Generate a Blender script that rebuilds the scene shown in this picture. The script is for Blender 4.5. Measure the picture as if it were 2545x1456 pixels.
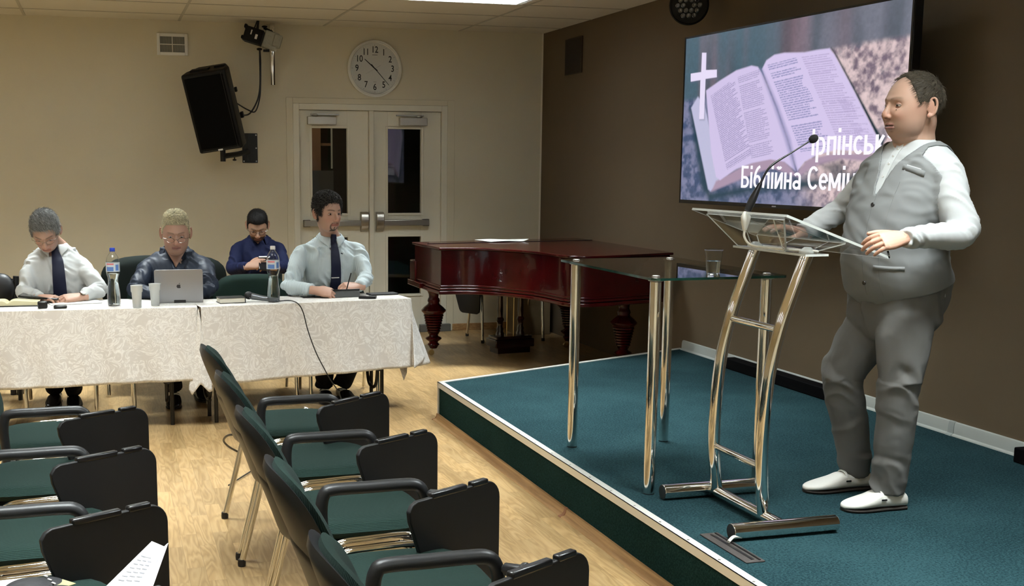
import bpy, bmesh, math, random
import numpy as np
from mathutils import Vector, Matrix, noise as mnoise
for _o in list(bpy.data.objects): bpy.data.objects.remove(_o)
random.seed(7); rng = np.random.default_rng(7)
SC = bpy.context.scene; COL = SC.collection
PI = math.pi
# ---------------------------------------------------------------- camera
H = 1.55                                  # eye height
FPX, CX, CY = 2912.0, 1064.54, 863.67     # focal length and principal point on the 2545 x 1456 frame
CM = np.array([[0.96355904, -0.26746628, 0.00397152], [-0.03718816, -0.14864533, -0.98819108], [0.26489814, 0.95203275, -0.15317513]])
cam = bpy.data.cameras.new('camera'); camo = bpy.data.objects.new('camera', cam); COL.objects.link(camo)
mw = Matrix(((CM[0][0], -CM[1][0], -CM[2][0], 0), (CM[0][1], -CM[1][1], -CM[2][1], 0), (CM[0][2], -CM[1][2], -CM[2][2], H), (0, 0, 0, 1)))
camo.matrix_world = mw
cam.sensor_width = 36; cam.lens = FPX / 2545 * 36
cam.shift_x = (1272.5 - CX) / 2545; cam.shift_y = (CY - 728) / 2545
cam.clip_start = 0.05; cam.clip_end = 60
SC.camera = camo
def at(u, v, ax, val):
    """world point on the sight line through photo point (u, v) where coordinate ax equals val"""
    d = CM.T @ np.array([(u - CX) / FPX, (v - CY) / FPX, 1.0])
    c = np.array([0, 0, H]); t = (val - c[ax]) / d[ax]
    return Vector(c + t * d)
# ---------------------------------------------------------------- world and exposure
SC.view_settings.view_transform = 'Standard'; SC.view_settings.look = 'None'
SC.view_settings.gamma = 1.0; SC.view_settings.use_curve_mapping = False
SC.view_settings.exposure = 0.0
W = bpy.data.worlds.new('world'); SC.world = W; W.use_nodes = True
W.node_tree.nodes['Background'].inputs[0].default_value = (0.02, 0.022, 0.025, 1)
W.node_tree.nodes['Background'].inputs[1].default_value = 0.3
# ---------------------------------------------------------------- room size and lamps
XW, YW, ZC = 4.063, 10.62, 2.78           # brown wall, back wall, ceiling
XL, YN = -5.2, -3.6                       # far left wall and wall behind the camera
SZ = 0.2325                               # stage height
LAMP_W = 88.0
LAMPS = [(lx, ly) for ly in (8.46, 5.72, 2.98, 0.24, -2.5) for lx in (2.57, 0.04, -2.49)]
for i, (lx, ly) in enumerate(LAMPS):
    ld = bpy.data.lights.new('tube_light', 'AREA'); ld.shape = 'RECTANGLE'; ld.size = 1.1; ld.size_y = 0.56
    ld.energy = LAMP_W; ld.color = (0.91, 0.98, 0.98); ld.spread = math.radians(106)
    lo = bpy.data.objects.new('tube_light', ld); COL.objects.link(lo); lo.location = (lx, ly, ZC + 0.066)
# ---------------------------------------------------------------- materials
def s2l(c):
    c = c / 255.0
    return c / 12.92 if c <= 0.04045 else ((c + 0.055) / 1.055) ** 2.4
def rgb(r, g, b): return (s2l(r), s2l(g), s2l(b), 1)
MATS = {}
def mat(name, col=(0.5, 0.5, 0.5, 1), rough=0.5, metal=0.0, spec=0.5, bump=0, bscale=50, var=0, vscale=8, trans=0, ior=1.45, alpha=1, emit=None, estr=0, coat=0, sheen=0, sub=0, attr=False, bdist=0.002):
    if name in MATS: return MATS[name]
    m = bpy.data.materials.new(name); m.use_nodes = True; MATS[name] = m
    nt = m.node_tree; N = nt.nodes; L = nt.links; b = N['Principled BSDF']
    if len(col) == 3: col = (*col, 1)
    b.inputs['Base Color'].default_value = col; b.inputs['Roughness'].default_value = rough; b.inputs['Metallic'].default_value = metal
    b.inputs['Specular IOR Level'].default_value = spec; b.inputs['IOR'].default_value = ior
    b.inputs['Transmission Weight'].default_value = trans; b.inputs['Alpha'].default_value = alpha
    b.inputs['Coat Weight'].default_value = coat; b.inputs['Sheen Weight'].default_value = sheen
    if sub: b.inputs['Subsurface Weight'].default_value = sub; b.inputs['Subsurface Radius'].default_value = (0.012, 0.005, 0.003); b.inputs['Subsurface Scale'].default_value = 1.0
    if emit: b.inputs['Emission Color'].default_value = emit; b.inputs['Emission Strength'].default_value = estr
    tc = N.new('ShaderNodeTexCoord')
    src = None
    if attr:
        a = N.new('ShaderNodeAttribute'); a.attribute_name = 'Col'; src = a.outputs['Color']; L.new(src, b.inputs['Base Color'])
    if var:
        n = N.new('ShaderNodeTexNoise'); n.inputs['Scale'].default_value = vscale; n.inputs['Detail'].default_value = 6
        L.new(tc.outputs['Object'], n.inputs['Vector'])
        mx = N.new('ShaderNodeMix'); mx.data_type = 'RGBA'; mx.blend_type = 'MULTIPLY'; mx.inputs[0].default_value = 1
        r = N.new('ShaderNodeMapRange'); r.inputs['From Min'].default_value = 0.3; r.inputs['From Max'].default_value = 0.7; r.inputs['To Min'].default_value = 1 - var; r.inputs['To Max'].default_value = 1 + var
        L.new(n.outputs['Fac'], r.inputs['Value']); L.new(r.outputs['Result'], mx.inputs[7])
        if src: L.new(src, mx.inputs[6])
        else: mx.inputs[6].default_value = col
        L.new(mx.outputs[2], b.inputs['Base Color'])
    if bump:
        n = N.new('ShaderNodeTexNoise'); n.inputs['Scale'].default_value = bscale; n.inputs['Detail'].default_value = 5
        L.new(tc.outputs['Object'], n.inputs['Vector'])
        bp = N.new('ShaderNodeBump'); bp.inputs['Strength'].default_value = bump; bp.inputs['Distance'].default_value = bdist
        L.new(n.outputs['Fac'], bp.inputs['Height']); L.new(bp.outputs['Normal'], b.inputs['Normal'])
    return m
def nodes(m): return m.node_tree.nodes, m.node_tree.links, m.node_tree.nodes['Principled BSDF']
def newn(N, t, **k):
    n = N.new(t)
    for a, v in k.items(): setattr(n, a, v)
    return n
def ramp(N, stops):
    r = N.new('ShaderNodeValToRGB'); e = r.color_ramp.elements
    while len(e) > 1: e.remove(e[-1])
    e[0].position = stops[0][0]; e[0].color = stops[0][1]
    for p, c in stops[1:]:
        x = e.new(p); x.color = c
    return r
# ---------------------------------------------------------------- mesh building
def vsub(a, b): return Vector(a) - Vector(b)
def catmull(pts, n=8):
    P = [np.array(p, float) for p in pts]
    if len(P) < 3: return [P[0] + (P[-1] - P[0]) * t for t in np.linspace(0, 1, n + 1)]
    P = [2 * P[0] - P[1]] + P + [2 * P[-1] - P[-2]]
    out = []
    for i in range(1, len(P) - 2):
        a, b, c, d = P[i - 1:i + 3]
        for k in range(n):
            t = k / n
            out.append(0.5 * ((2 * b) + (c - a) * t + (2 * a - 5 * b + 4 * c - d) * t * t + (3 * b - a - 3 * c + d) * t ** 3))
    out.append(P[-2]); return out
class MB:
    def __init__(s): s.v = []; s.f = []; s.mi = []; s.m = Matrix.Identity(4)
    def add(s, vs, fs, mi=0):
        o = len(s.v); s.v += [tuple(s.m @ Vector(tuple(v))) for v in vs]
        s.f += [tuple(i + o for i in f) for f in fs]; s.mi += [mi] * len(fs); return s
    def box(s, c, d, rz=0, M=None, mi=0, rx=0, ry=0):
        x, y, z = d[0] / 2, d[1] / 2, d[2] / 2
        vs = [Vector((a * x, b * y, e * z)) for e in (-1, 1) for b in (-1, 1) for a in (-1, 1)]
        R = M if M is not None else Matrix.Rotation(rz, 4, 'Z') @ Matrix.Rotation(ry, 4, 'Y') @ Matrix.Rotation(rx, 4, 'X')
        vs = [R @ v + Vector(c) for v in vs]
        return s.add(vs, [(0, 2, 3, 1), (4, 5, 7, 6), (0, 1, 5, 4), (2, 6, 7, 3), (0, 4, 6, 2), (1, 3, 7, 5)], mi)
    def boxb(s, lo, hi, mi=0):
        return s.box([(a + b) / 2 for a, b in zip(lo, hi)], [abs(b - a) for a, b in zip(lo, hi)], mi=mi)
    def tube(s, pts, r, n=12, cap=True, mi=0, smooth=0, flat=1.0, up=None):
        if smooth:
            rr = r if hasattr(r, '__len__') else [r] * len(pts)
            q = catmull([list(p) + [a] for p, a in zip(pts, rr)], smooth); pts = [Vector(x[:3]) for x in q]; r = [max(x[3], 1e-5) for x in q]
        pts = [Vector(p) for p in pts]
        if not hasattr(r, '__len__'): r = [r] * len(pts)
        vs, fs = [], []
        t0 = (pts[1] - pts[0]).normalized()
        a = Vector(up) if up else (Vector((0, 0, 1)) if abs(t0.z) < 0.9 else Vector((1, 0, 0)))
        nrm = (a - t0 * a.dot(t0)).normalized()
        for i, p in enumerate(pts):
            t = (pts[min(i + 1, len(pts) - 1)] - pts[max(i - 1, 0)])
            t = t.normalized() if t.length > 1e-9 else t0
            nrm = (nrm - t * nrm.dot(t)); nrm = nrm.normalized() if nrm.length > 1e-6 else t.orthogonal().normalized()
            bn = t.cross(nrm)
            for k in range(n):
                an = 2 * PI * k / n
                vs.append(p + (nrm * math.cos(an) * flat + bn * math.sin(an)) * r[i])
        for i in range(len(pts) - 1):
            for k in range(n):
                k2 = (k + 1) % n
                fs.append((i * n + k, i * n + k2, (i + 1) * n + k2, (i + 1) * n + k))
        if cap:
            fs.append(tuple(range(n - 1, -1, -1))); fs.append(tuple(range((len(pts) - 1) * n, len(pts) * n)))
        return s.add(vs, fs, mi)
    def lathe(s, prof, n=32, c=(0, 0, 0), mi=0, M=None, close=True):
        vs, fs = [], []
        for r, z in prof:
            for k in range(n):
                a = 2 * PI * k / n; v = Vector((r * math.cos(a), r * math.sin(a), z))
                if M is not None: v = M @ v
                vs.append(v + Vector(c))
        for i in range(len(prof) - 1):
            for k in range(n):
                k2 = (k + 1) % n; fs.append((i * n + k, i * n + k2, (i + 1) * n + k2, (i + 1) * n + k))
        if close:
            fs.append(tuple(range(n - 1, -1, -1))); fs.append(tuple(range((len(prof) - 1) * n, len(prof) * n)))
        return s.add(vs, fs, mi)
    def prism(s, poly, z0, z1, M=None, c=(0, 0, 0), mi=0):
        n = len(poly); vs = [Vector((x, y, z0)) for x, y in poly] + [Vector((x, y, z1)) for x, y in poly]
        if M is not None: vs = [M @ v for v in vs]
        vs = [v + Vector(c) for v in vs]
        fs = [tuple(range(n - 1, -1, -1)), tuple(range(n, 2 * n))] + [(i, (i + 1) % n, n + (i + 1) % n, n + i) for i in range(n)]
        return s.add(vs, fs, mi)
    def ell(s, c, r, n=20, m=12, M=None, mi=0):
        if not hasattr(r, '__len__'): r = (r, r, r)
        vs = []; fs = []
        for j in range(m + 1):
            ph = -PI / 2 + PI * j / m
            ph = max(min(ph, PI / 2 - 1e-3), -PI / 2 + 1e-3)
            for k in range(n):
                a = 2 * PI * k / n
                v = Vector((r[0] * math.cos(ph) * math.cos(a), r[1] * math.cos(ph) * math.sin(a), r[2] * math.sin(ph)))
                if M is not None: v = M @ v
                vs.append(v + Vector(c))
        for j in range(m):
            for k in range(n):
                k2 = (k + 1) % n; fs.append((j * n + k, j * n + k2, (j + 1) * n + k2, (j + 1) * n + k))
        fs.append(tuple(range(n - 1, -1, -1))); fs.append(tuple(range(m * n, (m + 1) * n)))
        return s.add(vs, fs, mi)
    def grid(s, F, nu, nv, mi=0, wrap=False):
        vs = [F(i / (nu if wrap else nu - 1), j / (nv - 1)) for j in range(nv) for i in range(nu)]
        fs = []
        for j in range(nv - 1):
            for i in range(nu if wrap else nu - 1):
                i2 = (i + 1) % nu; fs.append((j * nu + i, j * nu + i2, (j + 1) * nu + i2, (j + 1) * nu + i))
        return s.add(vs, fs, mi)
    def rings(s, R, cap=True, mi=0):
        n = len(R[0]); vs = [p for r in R for p in r]; fs = []
        for i in range(len(R) - 1):
            for k in range(n):
                k2 = (k + 1) % n; fs.append((i * n + k, i * n + k2, (i + 1) * n + k2, (i + 1) * n + k))
        if cap: fs.append(tuple(range(n - 1, -1, -1))); fs.append(tuple(range((len(R) - 1) * n, len(R) * n)))
        return s.add(vs, fs, mi)
TRI = {}
def link(o, parent=None):
    COL.objects.link(o)
    if parent is not None: o.parent = parent
    return o
def origin(p):
    """world offset of a thing's frame (things authored in world coordinates sit on an unrotated Empty)"""
    while p is not None and p.parent is not None: p = p.parent
    return Vector(p.location) if p is not None else Vector((0, 0, 0))
def obj(name, mb, m, parent=None, bevel=0, smooth=40, world=False, solid=0, sub=0, label=None, bseg=2, recalc=True):
    me = bpy.data.meshes.new(name)
    v = mb.v
    if world:
        o0 = origin(parent); v = [tuple(Vector(x) - o0) for x in v]
    me.from_pydata([tuple(x) for x in v], [], mb.f)
    if not hasattr(m, '__len__'): m = [m]
    for x in m: me.materials.append(x)
    if len(m) > 1: me.polygons.foreach_set('material_index', mb.mi)
    me.validate()
    if recalc:
        bm = bmesh.new(); bm.from_mesh(me); bmesh.ops.recalc_face_normals(bm, faces=bm.faces); bm.to_mesh(me); bm.free()
    me.polygons.foreach_set('use_smooth', [True] * len(me.polygons)); me.set_sharp_from_angle(angle=math.radians(smooth))
    o = bpy.data.objects.new(name, me); link(o, parent)
    if label: o['label'] = label
    if solid:
        d = o.modifiers.new('s', 'SOLIDIFY'); d.thickness = solid; d.offset = 0
    if bevel:
        d = o.modifiers.new('b', 'BEVEL'); d.width = bevel; d.segments = bseg; d.limit_method = 'ANGLE'; d.angle_limit = math.radians(40); d.harden_normals = False
    if sub:
        d = o.modifiers.new('u', 'SUBSURF'); d.levels = sub; d.render_levels = sub
    return o
def rawobj(name, V, F, m, parent=None, col=None, world=True, label=None, smooth=180):
    o0 = origin(parent) if world else Vector((0, 0, 0))
    V = np.asarray(V, float) - np.array(o0)
    me = bpy.data.meshes.new(name); me.from_pydata(V.tolist(), [], [tuple(f) for f in F])
    if not hasattr(m, '__len__'): m = [m]
    for x in m: me.materials.append(x)
    if col is not None:
        ca = me.color_attributes.new('Col', 'FLOAT_COLOR', 'POINT')
        c4 = np.ones((len(V), 4)); c4[:, :3] = col; ca.data.foreach_set('color', c4.ravel())
    me.polygons.foreach_set('use_smooth', [True] * len(me.polygons))
    if smooth < 180: me.set_sharp_from_angle(angle=math.radians(smooth))
    o = bpy.data.objects.new(name, me); link(o, parent)
    if label: o['label'] = label
    return o
def thing(name, label, cat, loc=(0, 0, 0), rz=0, group=None):
    o = bpy.data.objects.new(name, None); o.empty_display_size = 0.05; COL.objects.link(o)
    o.location = loc; o.rotation_euler = (0, 0, rz); return tag(o, label, cat, group)
def tag(o, label, cat, group=None):
    o['label'] = label; o['category'] = cat
    if group: o['group'] = group
    return o
def struct(name, mb, m, **k):
    o = obj(name, mb, m, **k)
    if o.parent is None: o['kind'] = 'structure'
    return o
def ctree(o, parent=None):
    c = o.copy(); COL.objects.link(c); c.parent = parent
    for ch in o.children: ctree(ch, c)
    return c
def dup(o, loc, rz=None, label=None, group=None):
    c = ctree(o); c.location = loc
    if rz is not None: c.rotation_euler = (0, 0, rz)
    if label: c['label'] = label
    if group: c['group'] = group
    return c
def remesh(mb, voxel, smooth=4, fac=0.5, adapt=0):
    """fuse overlapping closed shapes of one MB into one skin; returns vertices (N,3) and faces"""
    me = bpy.data.meshes.new('t'); me.from_pydata([tuple(x) for x in mb.v], [], mb.f)
    bm = bmesh.new(); bm.from_mesh(me); bmesh.ops.recalc_face_normals(bm, faces=bm.faces); bm.to_mesh(me); bm.free()
    o = bpy.data.objects.new('t', me); COL.objects.link(o)
    d = o.modifiers.new('r', 'REMESH'); d.mode = 'VOXEL'; d.voxel_size = voxel; d.adaptivity = adapt
    if smooth:
        d = o.modifiers.new('s', 'SMOOTH'); d.factor = fac; d.iterations = smooth
    dg = bpy.context.evaluated_depsgraph_get(); dg.update(); e = o.evaluated_get(dg); m2 = e.to_mesh()
    n = len(m2.vertices); V = np.zeros(n * 3); m2.vertices.foreach_get('co', V); V = V.reshape(-1, 3)
    F = [tuple(p.vertices) for p in m2.polygons]
    e.to_mesh_clear(); bpy.data.objects.remove(o); bpy.data.meshes.remove(me)
    return V, F
def vnormals(V, F):
    me = bpy.data.meshes.new('t'); me.from_pydata(V.tolist(), [], F)
    n = np.zeros(len(V) * 3); me.vertices.foreach_get('normal', n); bpy.data.meshes.remove(me)
    return n.reshape(-1, 3)
def nz(p, s=1.0): return mnoise.noise(Vector((p[0] * s, p[1] * s, p[2] * s)))
# ---------------------------------------------------------------- setting materials
def m_wall(name, col, var=0.03):
    return mat(name, col, rough=0.85, spec=0.2, bump=0.25, bscale=260, var=var, vscale=1.5, bdist=0.001)
M_BEIGE = m_wall('beige_paint', (0.60, 0.555, 0.425))
M_BROWN = m_wall('brown_paint', (0.122, 0.090, 0.056))
M_CEIL = mat('ceiling_tile', (0.62, 0.585, 0.49), rough=0.9, spec=0.1, bump=0.4, bscale=180, bdist=0.001)
M_CREAM = mat('cream_paint', (0.66, 0.635, 0.53), rough=0.45, spec=0.4)
M_WHITEP = mat('white_plastic', (0.72, 0.72, 0.68), rough=0.4)
M_BLACKP = mat('black_plastic', (0.012, 0.012, 0.013), rough=0.45)
M_BLACKS = mat('black_satin', (0.006, 0.006, 0.007), rough=0.3)
M_CHROME = mat('chrome', (0.78, 0.77, 0.74), rough=0.06, metal=1)
M_STEEL = mat('brushed_steel', (0.42, 0.40, 0.36), rough=0.32, metal=1)
M_ALU = mat('aluminium_trim', (0.78, 0.77, 0.72), rough=0.35, metal=0.35)
def m_floor():
    m = mat('oak_laminate', (0.5, 0.35, 0.18), rough=0.28, spec=0.5); N, L, b = nodes(m)
    tc = N.new('ShaderNodeTexCoord')
    mp = N.new('ShaderNodeMapping'); mp.inputs['Rotation'].default_value = (0, 0, PI / 2); L.new(tc.outputs['Object'], mp.inputs[0])
    br = N.new('ShaderNodeTexBrick'); br.offset = 0.37; br.offset_frequency = 2; br.squash = 1
    for k, v in (('Scale', 1.0), ('Mortar Size', 0.0006), ('Mortar Smooth', 0.1), ('Bias', 0.0), ('Brick Width', 0.43), ('Row Height', 0.068)): br.inputs[k].default_value = v
    br.inputs['Color1'].default_value = (0, 0, 0, 1); br.inputs['Color2'].default_value = (1, 1, 1, 1); br.inputs['Mortar'].default_value = (0.35, 0.35, 0.35, 1)
    L.new(mp.outputs[0], br.inputs['Vector'])
    # grain: bands stretched along the planks, shifted per strip
    sc = N.new('ShaderNodeMapping'); sc.inputs['Scale'].default_value = (9, 1.1, 1); L.new(tc.outputs['Object'], sc.inputs[0])
    ad = N.new('ShaderNodeVectorMath'); ad.operation = 'ADD'; L.new(sc.outputs[0], ad.inputs[0])
    ml = N.new('ShaderNodeVectorMath'); ml.operation = 'SCALE'; ml.inputs['Scale'].default_value = 7; L.new(br.outputs['Color'], ml.inputs[0]); L.new(ml.outputs[0], ad.inputs[1])
    n1 = N.new('ShaderNodeTexNoise'); n1.inputs['Scale'].default_value = 1.6; n1.inputs['Detail'].default_value = 2; n1.inputs['Distortion'].default_value = 0.4; L.new(ad.outputs[0], n1.inputs['Vector'])
    mu = N.new('ShaderNodeMath'); mu.operation = 'MULTIPLY'; mu.inputs[1].default_value = 16; L.new(n1.outputs['Fac'], mu.inputs[0])
    fr = N.new('ShaderNodeMath'); fr.operation = 'PINGPONG'; fr.inputs[1].default_value = 1; L.new(mu.outputs[0], fr.inputs[0])
    sc2 = N.new('ShaderNodeMapping'); sc2.inputs['Scale'].default_value = (90, 3, 1); L.new(tc.outputs['Object'], sc2.inputs[0])
    n2 = N.new('ShaderNodeTexNoise'); n2.inputs['Scale'].default_value = 3; n2.inputs['Detail'].default_value = 3; L.new(sc2.outputs[0], n2.inputs['Vector'])
    m1 = N.new('ShaderNodeMix'); m1.data_type = 'FLOAT'; m1.inputs[0].default_value = 0.45; L.new(fr.outputs[0], m1.inputs[2]); L.new(n2.outputs['Fac'], m1.inputs[3])
    r1 = ramp(N, [(0.1, (0.27, 0.168, 0.070, 1)), (0.45, (0.365, 0.240, 0.108, 1)), (0.8, (0.43, 0.300, 0.148, 1))]); L.new(m1.outputs[0], r1.inputs[0])
    r2 = ramp(N, [(0, (0.80, 0.78, 0.74, 1)), (0.5, (0.97, 0.96, 0.95, 1)), (1, (1.12, 1.1, 1.06, 1))]); L.new(br.outputs['Color'], r2.inputs[0])
    mx = N.new('ShaderNodeMix'); mx.data_type = 'RGBA'; mx.blend_type = 'MULTIPLY'; mx.inputs[0].default_value = 1; L.new(r1.outputs[0], mx.inputs[6]); L.new(r2.outputs[0], mx.inputs[7])
    m2 = N.new('ShaderNodeMix'); m2.data_type = 'RGBA'; m2.inputs[7].default_value = (0.2, 0.12, 0.05, 1); L.new(br.outputs['Fac'], m2.inputs[0]); L.new(mx.outputs[2], m2.inputs[6])
    L.new(m2.outputs[2], b.inputs['Base Color']); return m
M_FLOOR = m_floor()
def m_wood(name, c0, c1, sc=(2, 20, 20), rough=0.35):
    m = mat(name, c0, rough=rough); N, L, b = nodes(m)
    tc = N.new('ShaderNodeTexCoord'); mp = N.new('ShaderNodeMapping'); mp.inputs['Scale'].default_value = sc; L.new(tc.outputs['Object'], mp.inputs[0])
    n = N.new('ShaderNodeTexNoise'); n.inputs['Scale'].default_value = 2; n.inputs['Detail'].default_value = 5; n.inputs['Distortion'].default_value = 0.6; L.new(mp.outputs[0], n.inputs['Vector'])
    r = ramp(N, [(0.35, c0), (0.65, c1)]); L.new(n.outputs['Fac'], r.inputs[0]); L.new(r.outputs[0], b.inputs['Base Color']); return m
M_SKIRT = m_wood('oak_skirting', (0.26, 0.14, 0.055, 1), (0.42, 0.25, 0.11, 1), (14, 1.2, 30))
def m_carpet(name, c0, c1):
    m = mat(name, c0, rough=0.95, spec=0.05, sheen=0.0); N, L, b = nodes(m)
    tc = N.new('ShaderNodeTexCoord')
    n = N.new('ShaderNodeTexNoise'); n.inputs['Scale'].default_value = 120; n.inputs['Detail'].default_value = 4; n.inputs['Roughness'].default_value = 0.75; L.new(tc.outputs['Object'], n.inputs['Vector'])
    n2 = N.new('ShaderNodeTexNoise'); n2.inputs['Scale'].default_value = 2.2; L.new(tc.outputs['Object'], n2.inputs['Vector'])
    a = N.new('ShaderNodeMath'); a.operation = 'MULTIPLY_ADD'; a.inputs[1].default_value = 0.25; L.new(n2.outputs['Fac'], a.inputs[0]); L.new(n.outputs['Fac'], a.inputs[2])
    r = ramp(N, [(0.54, c0), (0.72, c1)]); L.new(a.outputs[0], r.inputs[0]); L.new(r.outputs[0], b.inputs['Base Color'])
    bp = N.new('ShaderNodeBump'); bp.inputs['Strength'].default_value = 0.6; bp.inputs['Distance'].default_value = 0.004; L.new(n.outputs['Fac'], bp.inputs['Height']); L.new(bp.outputs[0], b.inputs['Normal'])
    return m
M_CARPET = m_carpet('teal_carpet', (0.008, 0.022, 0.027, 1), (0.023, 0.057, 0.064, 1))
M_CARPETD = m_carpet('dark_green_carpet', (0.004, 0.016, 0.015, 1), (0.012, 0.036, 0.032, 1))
# ---------------------------------------------------------------- room shell
struct('floor', MB().boxb((XL, YN, -0.1), (XW, YW, 0)), M_FLOOR)
b = MB(); hw, hh = 0.60, 0.31; yr = sorted({l[1] for l in LAMPS}); xr_ = sorted({l[0] for l in LAMPS}); yp = YN
for yy in yr:
    b.boxb((XL, yp, ZC), (XW, yy - hh, ZC + 0.1)); xp = XL
    for xx in xr_: b.boxb((xp, yy - hh, ZC), (xx - hw, yy + hh, ZC + 0.1)); xp = xx + hw
    b.boxb((xp, yy - hh, ZC), (XW, yy + hh, ZC + 0.1)); yp = yy + hh
b.boxb((XL, yp, ZC), (XW, YW, ZC + 0.1))
struct('ceiling', b, M_CEIL)
g = MB()
x = -0.556 - 1.265 * 4
while x < XW:
    if x > XL: g.boxb((x - 0.011, YN, ZC - 0.003), (x + 0.011, YW, ZC))
    x += 1.265
y = 10.17
while y > YN:
    g.boxb((XL, y - 0.011, ZC - 0.0034), (XW, y + 0.011, ZC)); y -= 0.685
M_GRID = mat('ceiling_grid_metal', (0.40, 0.375, 0.30), rough=0.6)
struct('trim_1', g, M_GRID)
# back wall with the doorway
DX0, DX1, DZ = 1.686, 3.129, 2.10
b = MB(); T = 0.16
b.boxb((XL, YW, 0), (DX0, YW + T, ZC)); b.boxb((DX1, YW, 0), (XW, YW + T, ZC)); b.boxb((DX0, YW, DZ), (DX1, YW + T, ZC))
struct('wall_back', b, M_BEIGE)
struct('wall_right', MB().boxb((XW, YN, 0), (XW + 0.15, YW, ZC)), M_BROWN)
struct('wall_left', MB().boxb((XL - 0.15, YN, 0), (XL, YW, ZC)), M_BEIGE)
struct('wall_front', MB().boxb((XL, YN - 0.15, 0), (XW, YN, ZC)), M_BEIGE)
b = MB(); b.boxb((XL, YW - 0.015, 0), (DX0 - 0.05, YW, 0.065)); b.boxb((DX1 + 0.06, YW - 0.015, 0), (XW, YW, 0.065))
struct('baseboard_back', b, M_SKIRT, bevel=0.003)
# white corner bead between the walls
struct('trim_2', MB().boxb((XW - 0.012, YW - 0.012, 0), (XW, YW, ZC)), mat('pale_bead', (0.75, 0.7, 0.6), rough=0.6))
# shallow plaster step around the doorway
b = MB(); b.boxb((DX0 - 0.06, YW - 0.008, 0), (DX0, YW, DZ + 0.05)); b.boxb((DX1, YW - 0.008, 0), (DX1 + 0.07, YW, DZ + 0.05)); b.boxb((DX0, YW - 0.008, DZ), (DX1, YW, DZ + 0.05))
struct('trim_3', b, M_BEIGE, bevel=0.003)
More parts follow.
